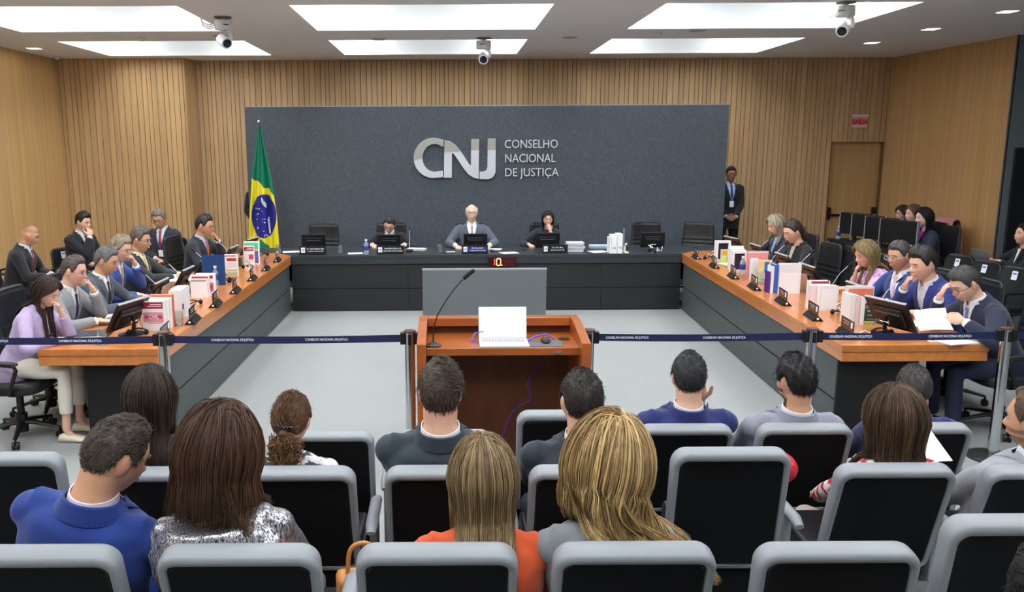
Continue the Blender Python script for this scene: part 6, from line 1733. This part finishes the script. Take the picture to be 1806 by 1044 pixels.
def put(src, flag, p, lab, z=TZ):
    o = src if flag[0] else copy_tree(src); flag[0] = False; o.location = (p[0], p[1], z); o['label'] = lab; return o
fb, fg = [True], [True]
put(bt, fb, atz(646, 449, TZ), 'water bottle with a blue label on the bench beside the writing man')
put(bt, fb, atz(381, 503, TZ), 'water bottle on the left desk behind the dark blue folder side')
put(bt, fb, atz(1309, 484, TZ), 'water bottle in front of the dark framed box on the right desk')
put(bt, fb, (6.36, 13.35), 'water bottle on the operators table by the monitors', .74)
put(gl, fg, atz(181, 606, TZ), 'tall drinking glass on a saucer at the near end of the left desk')
put(gl, fg, atz(491, 446, TZ), 'drinking glass on the far end of the left desk in front of the flag')
put(gl, fg, atz(600, 447, TZ), 'empty drinking glass on the bench beside the left empty chair')
put(gl, fg, atz(776, 446, TZ), 'drinking glass on the bench left of the central monitor')
put(gl, fg, atz(316, 573, TZ), 'drinking glass by the white books on the left desk')
put(gl, fg, atz(1340, 500, TZ), 'drinking glass on the right desk near the beige book')

# ---------------------------------------------------------------- papers etc.
def sheet(p, w_, d, rz, lab, z=TZ, n=1, m=None, name='paper_sheet', cat='paper', tilt=0, grp=None):
    b = MB(); r = random.Random(int(p[0] * 1000))
    for k in range(n): b.box((r.uniform(-.004, .004) if n > 1 else 0, 0, .0012 + .0022 * k), (w_, d, .0016), rotm(0, 0, r.uniform(-.05, .05) if n > 1 else 0))
    o = b.build(name, m or m_paper, smooth=False); place(o, (p[0], p[1], z), rz); o.rotation_euler[0] = tilt; return tag(o, lab, cat, grp)
sheet(atz(515, 444, TZ), .26, .18, .2, 'white papers at the far left end of the bench', grp=None)
sheet(atz(627, 447, TZ), .21, .16, .15, 'white printed sheet on the bench left of the water bottle')
sheet(atz(898, 446, TZ), .24, .18, .3, 'blank white sheet on the bench right of the centre nameplate')
sheet(atz(872, 440, TZ), .2, .14, -.2, 'white booklet beside the centre monitor on the bench', n=4)
sheet(atz(1055, 444, TZ), .24, .2, .3, 'white sheets left of the tall white boxes on the bench', n=2)
sheet(atz(1058, 437, TZ), .3, .2, .0, 'thick bluish paper stack left of the tall white boxes', n=18, m=mat('bluish paper', (188, 200, 224), .7), name='paper_stack')
sheet(atz(735, 441, TZ), .26, .12, -.35, 'rolled white papers right of the writing man on the bench', n=12, name='paper_stack')
sheet(atz(795, 444, TZ), .12, .08, .1, 'small white card left of the central monitor')
sheet(atz(207, 555, TZ), .21, .29, .3, 'white sheet in front of the slate suited man on the left desk')
sheet(atz(160, 590, TZ), .30, .22, .1, 'dark closed folder between the woman in lilac and the grey suit', n=6, m=mat('dark folder', (52, 56, 66), .5), name='folder', cat='folder')
sheet(atz(150, 600, TZ), .26, .2, -.15, 'white papers under the dark folder on the near left desk', n=3)
sheet(atz(1603, 577, TZ), .20, .26, .1, 'stack of white papers between the near right monitor and the held sheets', n=16, name='paper_stack')
sheet(atz(1688, 602, TZ), .30, .21, .25, 'loose white papers on the near corner of the right desk', n=4)
sheet(atz(1655, 597, TZ), .21, .26, -.2, 'white sheets beneath the loose papers on the right desk', n=3)
sheet((3.52, 10.15), .2, .28, .1, 'white sheets in front of the women at the far right desk', n=3)
sheet((-2.83, 8.66), .24, .19, .2, 'white papers held in front of the man with the yellow tie', z=.89, tilt=.2, n=3)
# held sheets of the navy suited man: curved pages
g = []; nu_ = 9
pa_, pb_, pc_, pd_ = aty(1612, 549, 6.25), aty(1668, 543, 6.25), aty(1682, 582, 6.08), aty(1622, 584, 6.08)
for k in range(nu_):
    f = k / (nu_ - 1)
    for j in range(nu_):
        e = j / (nu_ - 1); top_ = pa_.lerp(pb_, e); bot = pd_.lerp(pc_, e); q = top_.lerp(bot, f); g.append((q.x, q.y + .03 * math.sin(e * PI) + .02 * math.sin(f * PI), q.z))
f_ = [(k * nu_ + j, k * nu_ + j + 1, (k + 1) * nu_ + j + 1, (k + 1) * nu_ + j) for k in range(nu_ - 1) for j in range(nu_ - 1)]
b = MB(); b.add(g, f_); o = b.build('held_paper', m_paper, smooth=True); sm = o.modifiers.new('s', 'SOLIDIFY'); sm.thickness = .0015; tag(o, 'white sheets held up by the man in the navy suit', 'paper')
# smartphone
b = MB(); b.box((0, 0, .005), (.075, .155, .009)); o = b.build('smartphone', m_black, bevel=.003); place(o, (atz(1628, 598, TZ).x, atz(1628, 598, TZ).y, TZ), .9); tag(o, 'black smartphone lying on the near right desk under the belt line', 'phone')
b = MB(); b.box((0, 0, .0099), (.068, .148, .0006)); b.build('phone_screen', mat('phone screen', (40, 44, 54), .1), o, smooth=False)
# tall white boxes on the bench
for k, (u0, u1, vt, lab) in enumerate(((1074.8, 1077.8, 419, 'thin white box at the left of the tall boxes on the bench'), (1078, 1088, 415, 'tall white box in the middle of the boxes on the bench'), (1088.3, 1097.8, 413, 'tallest white box at the right of the boxes on the bench'))):
    p0, p1 = atz(u0, 447, TZ), atz(u1, 447, TZ); h = aty(u0, vt, p0.y).z - TZ; w_ = p1.x - p0.x
    b = MB(); b.bb(-w_ / 2 + .001, w_ / 2 - .001, 0, .2, 0, h); o = b.build('white_box', mat('white case', (236, 236, 238), .4), smooth=False, loc=((p0.x + p1.x) / 2, p0.y, TZ)); tag(o, lab, 'box', 'tall white boxes on the bench')
    if k: textmesh('box_print', 'CNJ', .035, m_black, o, frame4((0, -.001, h * .30)), .0003, sx=.7, bold=.0005)
# grey file pile
for k in range(5):
    p = atz(1016, 445, TZ); b = MB(); b.bb(-.12, .12, -.09, .09, 0, .026); o = b.build('document_bundle', mat('bundle %d' % (k % 2), [(206, 208, 214), (170, 174, 184)][k % 2], .7), bevel=.003, loc=(p.x + .01 * (k % 3 - 1), p.y + .12, TZ + .0265 * k)); o.rotation_euler[2] = .05 * (k % 3 - 1)
    tag(o, ['lowest', 'second lowest', 'middle', 'second highest', 'highest'][k] + ' bundle in the pile of documents beside the woman at the bench', 'documents', 'pile of document bundles on the bench')
t = empty('hole_punch', atz(1103, 446, TZ), .2, 'small beige desk stapler beside the tall white boxes on the bench', 'stapler')
b = MB(); b.bb(-.03, .03, -.05, .05, 0, .02); b.build('base', m_paperb, t, bevel=.004); b = MB(); b.tube([(0, .04, .02), (0, .03, .10), (0, -.02, .13)], [.02, .018, .014], 10); b.build('lever', m_paperb, t)

# ---------------------------------------------------------------- desk microphones
def mic(lab):
    t = empty('desk_microphone', (0, 0, 0), 0, lab, 'microphone', 'gooseneck desk microphones')   # leans to +Y
    b = MB(); b.bb(-.05, .05, -.06, .06, 0, .03); b.build('base', m_black, t, bevel=.008)
    b = MB(); b.tube([(0, 0, .03), (0, .02, .12), (0, .09, .22), (0, .17, .29)], .0035, 8); b.build('gooseneck', m_alu, t)
    b = MB(); b.tube([(0, .168, .288), (0, .20, .312), (0, .225, .33)], [.007, .009, .008], 10); b.build('capsule', m_blackm, t)
    return t
mk = mic('x'); fm = [True]
for (x, y, rz, z, lab) in ((-2.7, 7.68, 80, TZ, 'gooseneck microphone on the left desk before the slate suit'), (-2.72, 8.4, 80, TZ, 'gooseneck microphone on the left desk between the blue suit and the yellow tie'), (-2.72, 9.35, 82, TZ, 'gooseneck microphone on the left desk before the empty chair'), (-2.75, 10.4, 80, TZ, 'gooseneck microphone on the left desk before the man with the orange tie'),
                       (3.72, 7.0, -80, TZ, 'gooseneck microphone on the right desk before the royal blue suit'), (3.78, 8.0, -80, TZ, 'gooseneck microphone on the right desk before the woman in the floral blouse'), (3.82, 8.95, -80, TZ, 'gooseneck microphone on the right desk before the empty chairs'), (3.86, 9.75, -80, TZ, 'gooseneck microphone on the right desk before the black blazer'), (3.9, 10.35, -80, TZ, 'gooseneck microphone on the right desk before the ash blonde woman'),
                       (aty(722, 440, 11.6).x, 11.6, 0, TZ, 'gooseneck microphone on the bench beside the writing man'), (aty(1100, 440, 11.8).x, 11.8, -10, TZ, 'gooseneck microphone on the bench beside the tall white boxes')):
    o = put(mk, fm, (x, y), lab, z); o.rotation_euler = (0, 0, math.radians(rz))

# ---------------------------------------------------------------- laptops and tablets
def small_laptop(lab, col=(150, 153, 158)):
    t = empty('laptop', (0, 0, 0), 0, lab, 'laptop', 'grey laptops on the desks')   # user sits at -Y
    b = MB(); b.bb(-.155, .155, -.11, .11, 0, .014); b.build('keyboard_base', m_alu, t, bevel=.002)
    b = MB(); b.bb(-.135, .135, -.01, .09, .0142, .0155); b.build('keyboard', m_black, t, smooth=False)
    R = rotm(math.radians(-20), 0, 0); b = MB(); b.box(np.array([0, .112, .012]) + R @ np.array([0, 0, .10]), (.31, .006, .20), R); b.build('screen_lid', m_alu, t, bevel=.002)
    b = MB(); b.box(np.array([0, .112, .012]) + R @ np.array([0, -.004, .10]), (.29, .001, .18), R); b.build('display', mat('dim display', (60, 66, 84), .3), t, smooth=False)
    return t
sl_ = small_laptop('x'); fl = [True]
for (x, y, z, rz, lab) in ((-4.74, 9.72, .695, -84, 'open laptop on the lap of the bald man with the red tie'), (-2.86, 6.96, TZ, -88, 'open laptop in front of the man in the light grey suit'), (3.72, 8.2, TZ, 92, 'open grey laptop in front of the woman in the floral blouse'), (3.66, 10.0, TZ, 92, 'open grey laptop in front of the woman in the black blazer'), (-2.84, 7.7, TZ, -88, 'open laptop in front of the man in the slate suit'), (6.92, 10.38, .74, 92, 'open laptop of the person at the far right edge')):
    o = put(sl_, fl, (x, y), lab, z); o.rotation_euler = (0, 0, math.radians(rz))

# ---------------------------------------------------------------- headsets / cable tangles
def tangle(seed, lab):
    r = random.Random(seed); t = empty('earpiece_set', (0, 0, 0), 0, lab, 'headset', 'headsets and cables between the desk items')
    b = MB(); b.tube([(.07 * math.cos(a), .05 * math.sin(a), .012 + .03 * abs(math.sin(a))) for a in np.linspace(0, 2 * PI, 20)], .006, 8); b.build('headband', m_black, t)
    for s_ in (-1, 1): b = MB(); b.ell((s_ * .07, 0, .022), (.018, .024, .022)); b.build('ear_cushion', m_blackm, t)
    b = MB(); pts = [(-.08, .04, .01)]
    for k in range(12): pts.append((pts[-1][0] + r.uniform(-.05, .06), pts[-1][1] + r.uniform(-.05, .05), .008 + r.uniform(0, .07) * (k % 2)))
    b.tube(pts, .004, 6); b.build('white_cable', m_txtw, t)
    b = MB()
    for s_ in (-.012, .012): b.tube([(-.06, .03 + s_, .07), (-.02, .06 + s_, .11)], .0045, 8)
    b.build('jack_plug', m_chrome, t)
    return t
for k, (u, v, lab) in enumerate(((243, 590, 'black headset and white cable beside the near left monitor'), (343, 538, 'black headset and white cable behind the white books on the left desk'), (405, 497, 'black headset beside the dark blue folder'), (437, 474, 'black headset and cable by the maroon banded book'), (1250, 457, 'black headset at the far end of the right desk'), (1432, 527, 'black headset beside the big white folder on the right desk'), (1482, 556, 'black headset beside the white boxed book'), (1556, 590, 'black headset and white cable at the foot of the near right monitor'), (465, 452, 'black headset by the flag end of the left desk'), (1150, 445, 'black headset in front of the right bench monitor'))):
    o = tangle(k, lab); p = atz(u, v, TZ); o.location = (p.x, p.y, TZ); o.rotation_euler = (0, 0, k * .9)
b = MB(); b.bb(-.02, .02, -.03, .03, 0, .05); o = b.build('green_box', mat('green card', (40, 176, 100), .6), loc=atz(1429, 530, TZ)); tag(o, 'small bright green box behind the white boxed book', 'box')
for (u, v, lab) in ((890, 445, 'x'),): pass
mouse('computer_mouse', (atz(868, 444, TZ).x, atz(868, 444, TZ).y, TZ), .3, 'grey computer mouse beside the centre nameplate on the bench', None)
mouse('computer_mouse', (atz(924, 441, TZ).x, atz(924, 441, TZ).y, TZ), .0, 'dark computer mouse under the hand of the woman at the bench', None)

# ---------------------------------------------------------------- operators table
t = empty('operators_table', (6.55, 12.35, 0), 0, 'dark table carrying the row of monitors behind the right desk', 'table')
b = MB(); b.bb(-.30, .22, -1.15, 1.15, .70, .74); b.build('table_top', m_blackm, t, bevel=.004)
b = MB(); b.bb(-.28, -.25, -1.1, 1.1, .02, .70); b.build('front_panel', m_blackm, t)
for y in (-1.1, 1.07): b = MB(); b.bb(-.25, .2, y, y + .03, 0, .70); b.build('side_panel', m_blackm, t)
def big_monitor(lab):
    t = empty('operator_monitor', (0, 0, 0), 0, lab, 'computer monitor', 'large monitors on the operators table')  # screen faces +Y
    b = MB(); b.bb(-.28, .28, -.02, .02, .10, .44); b.build('screen_housing', m_screen, t, bevel=.006)
    for s_ in (-1, 1): b = MB(); b.bb(*sorted((s_ * .2802, s_ * .292)), -.024, .03, .03, .445); b.build('silver_edge', m_greyp, t, bevel=.003)
    b = MB(); b.bb(-.26, .26, .0202, .0212, .12, .42); b.build('display_panel', mat('violet screen', (70, 66, 170), .3, emit=(80, 74, 210), es=.6), t, smooth=False)
    b = MB(); b.bb(-.10, .10, -.09, .09, 0, .012); b.bb(-.03, .03, -.04, -.021, .012, .2); b.build('stand', m_black, t, bevel=.003)
    return t
bm_ = big_monitor('x'); fbm = [True]
for (y, rz, lab) in ((13.10, -60, 'farthest large monitor on the operators table'), (12.72, -62, 'second farthest large monitor on the operators table'), (12.30, -62, 'second nearest large monitor on the operators table'), (11.86, -62, 'nearest large monitor on the operators table')):
    o = put(bm_, fbm, (6.52, y), lab, .74); o.rotation_euler = (0, 0, math.radians(rz))
sheet((6.5, 11.4), .2, .25, .3, 'white paper near the nearest operator monitor', z=.74, n=2)
t = empty('side_table', (6.88, 10.3, 0), 0, 'small dark table holding the laptop at the right edge', 'table')
b = MB(); b.bb(-.22, .12, -.35, .35, .71, .74); b.build('table_top', m_blackm, t, bevel=.003)
for x, y in ((-.2, -.32), (-.2, .32), (.1, -.32), (.1, .32)): b = MB(); b.cyl((x, y, 0), (x, y, .71), .015, n=10); b.build('leg', m_black, t)

# ---------------------------------------------------------------- audience extras
t = empty('tote_bag', (-.30, 2.62, .84), .2, 'tan leather bag with a curved handle beside the woman in orange', 'bag')
b = MB(); b.bb(-.09, .09, -.05, .05, -.22, -.02); b.build('bag_body', mat('tan leather', (196, 130, 60), .5), t, bevel=.02)
b = MB(); b.tube(smooth_path([(-.05 , 0, -.02), (-.045, 0, .06), (-.02, 0, .085), (.02, 0, .085), (.045, 0, .06), (.05, 0, -.02)]), .008, 10); b.build('bag_handle', mat('tan leather', (196, 130, 60), .5), t)
b = MB(); b.ell((0, 0, 0), (.10, .12, .07)); o = b.build('red_pouch', mat('red glossy fabric', (200, 36, 52), .4, bump=(18, .8, .02, (1, 1, 1))), smooth=True, loc=(1.46, 3.50, .84)); tag(o, 'shiny red garment bundled beside the woman in the tweed jacket', 'garment')
sheet((2.14, 3.62), .22, .30, .1, 'white sheet held between the tweed jacket and the man at the right edge', z=.93, tilt=.5)
t = empty('hair_clip', (0, 0, 0), 0); bpy.data.objects.remove(t)

# ---------------------------------------------------------------- flag
FY = 12.78
pt = aty(456, 214, FY); 
t = empty('flag_pole', (pt.x, FY, 0), 0, 'brown wooden flagpole with a silver tip behind the left end of the bench', 'flagpole')
b = MB(); b.cyl((0, 0, .04), (0, 0, pt.z - .03), .017, n=14); b.build('pole', mat('pole wood', (110, 62, 40), .4), t)
b = MB(); b.ell((0, 0, pt.z - .01), (.022, .022, .03)); b.build('finial', m_chrome, t)
b = MB(); b.lathe([(0, 0), (.16, 0), (.16, .03), (.05, .05), (0, .05)], n=28); b.build('pole_base', mat('pole wood', (110, 62, 40), .4), t)
# outline of the hanging flag in photo pixels -> world on the plane FY-.08
LE = [(221, 455), (260, 451), (312, 444), (380, 440), (455, 439)]; RE = [(221, 459), (260, 467), (312, 479), (380, 489), (455, 495)]
nu_, nv_ = 280, 360; V = []; UV = []
for j in range(nv_ + 1):
    v = 221 + (472 - 221) * j / nv_
    ul = np.interp(v, [q[0] for q in LE], [q[1] for q in LE]); ur = np.interp(v, [q[0] for q in RE], [q[1] for q in RE])
    for i in range(nu_ + 1):
        s_ = i / nu_; u = ul + (ur - ul) * s_
        p = aty(u, v, FY - .10); amp = .012 + .05 * min(1, (v - 221) / 120)
        dy = amp * (math.sin(s_ * 10.5 + .4) * .7 + .35 * math.sin(s_ * 23 + v * .01)); V.append((p.x, FY - .10 + dy, p.z)); UV.append((u, v))
V = np.array(V); F = []; MI = []
band = lambda u, v: abs((u - 466.5) - .42 * (v - 362) * -1 + 0) 
stars = [(451, 367.8, 1.0), (455, 368, 1.1), (458.5, 368, .9), (453, 378.5, .9), (456.5, 376.8, 1.0), (454.5, 386.5, 1.1), (456.3, 401.8, 1.0), (463.5, 387, .7), (463.8, 391.5, .6), (467.5, 386.5, .9), (467.5, 392.5, 1.1), (473.4, 384, 1.1), (466, 408, .9), (469.5, 413.5, 1.0), (467.5, 416, .9), (471.5, 415.5, .9), (462.8, 373.0, .6)]
for j in range(nv_):
    for i in range(nu_):
        k = j * (nu_ + 1) + i; F.append((k, k + 1, k + nu_ + 2, k + nu_ + 1))
        u, v = UV[k]; u += .15; v += .6
        m = 1
        if v < 312 + (u - 443) * .74 + 2.5 * math.sin((u - 443) * .35): m = 0
        if v > 417 + (u - 455) * .9 and u > 459 and u < 474: m = 0
        du, dv = (u - 465.5) / 22.5, (v - 381.5) / 38.5
        if du * du + dv * dv < 1:
            m = 2
            if (460.5 < u < 469.5) and abs(v - (352 + (u - 461) * 1.35)) < 4.2 and u > 461: m = 3
            if 471.2 + (v - 386) * .10 < u < 473.6 + (v - 386) * .10 and 386 < v < 412: m = 3
            for (su, sv, r_) in stars:
                if (u - su) ** 2 + (v - sv) ** 2 < (r_ * 1.05) ** 2: m = 3
        MI.append(m)
me = bpy.data.meshes.new('flag'); b = MB(); b.add(V, F); b.MI = MI
o = b.build('flag', [mat('flag green', (0, 122, 92), .75), mat('flag yellow', (232, 218, 40), .75), mat('flag blue', (34, 36, 130), .75), mat('flag white', (232, 234, 240), .75)], smooth=True)
sm = o.modifiers.new('s', 'SOLIDIFY'); sm.thickness = .003; tag(o, 'green, yellow and blue flag hanging in folds from the wooden pole', 'flag')
pr = aty(465, 357, FY - .17)
tx = textmesh('motto_print', 'PRO', .055, mat('flag green', (0, 122, 92), .75), o, frame4((pr.x, pr.y, pr.z), ry=math.radians(52)), .0005, sx=.8)
b = MB(); b.tube([(pt.x + .01, FY - .02, pt.z - .12), (pt.x + .02, FY - .06, pt.z - .07), (pt.x + .035, FY - .09, pt.z - .10)], [.012, .012, .01], 8); c_ = b.build('flag_sleeve', m_txtw, o)
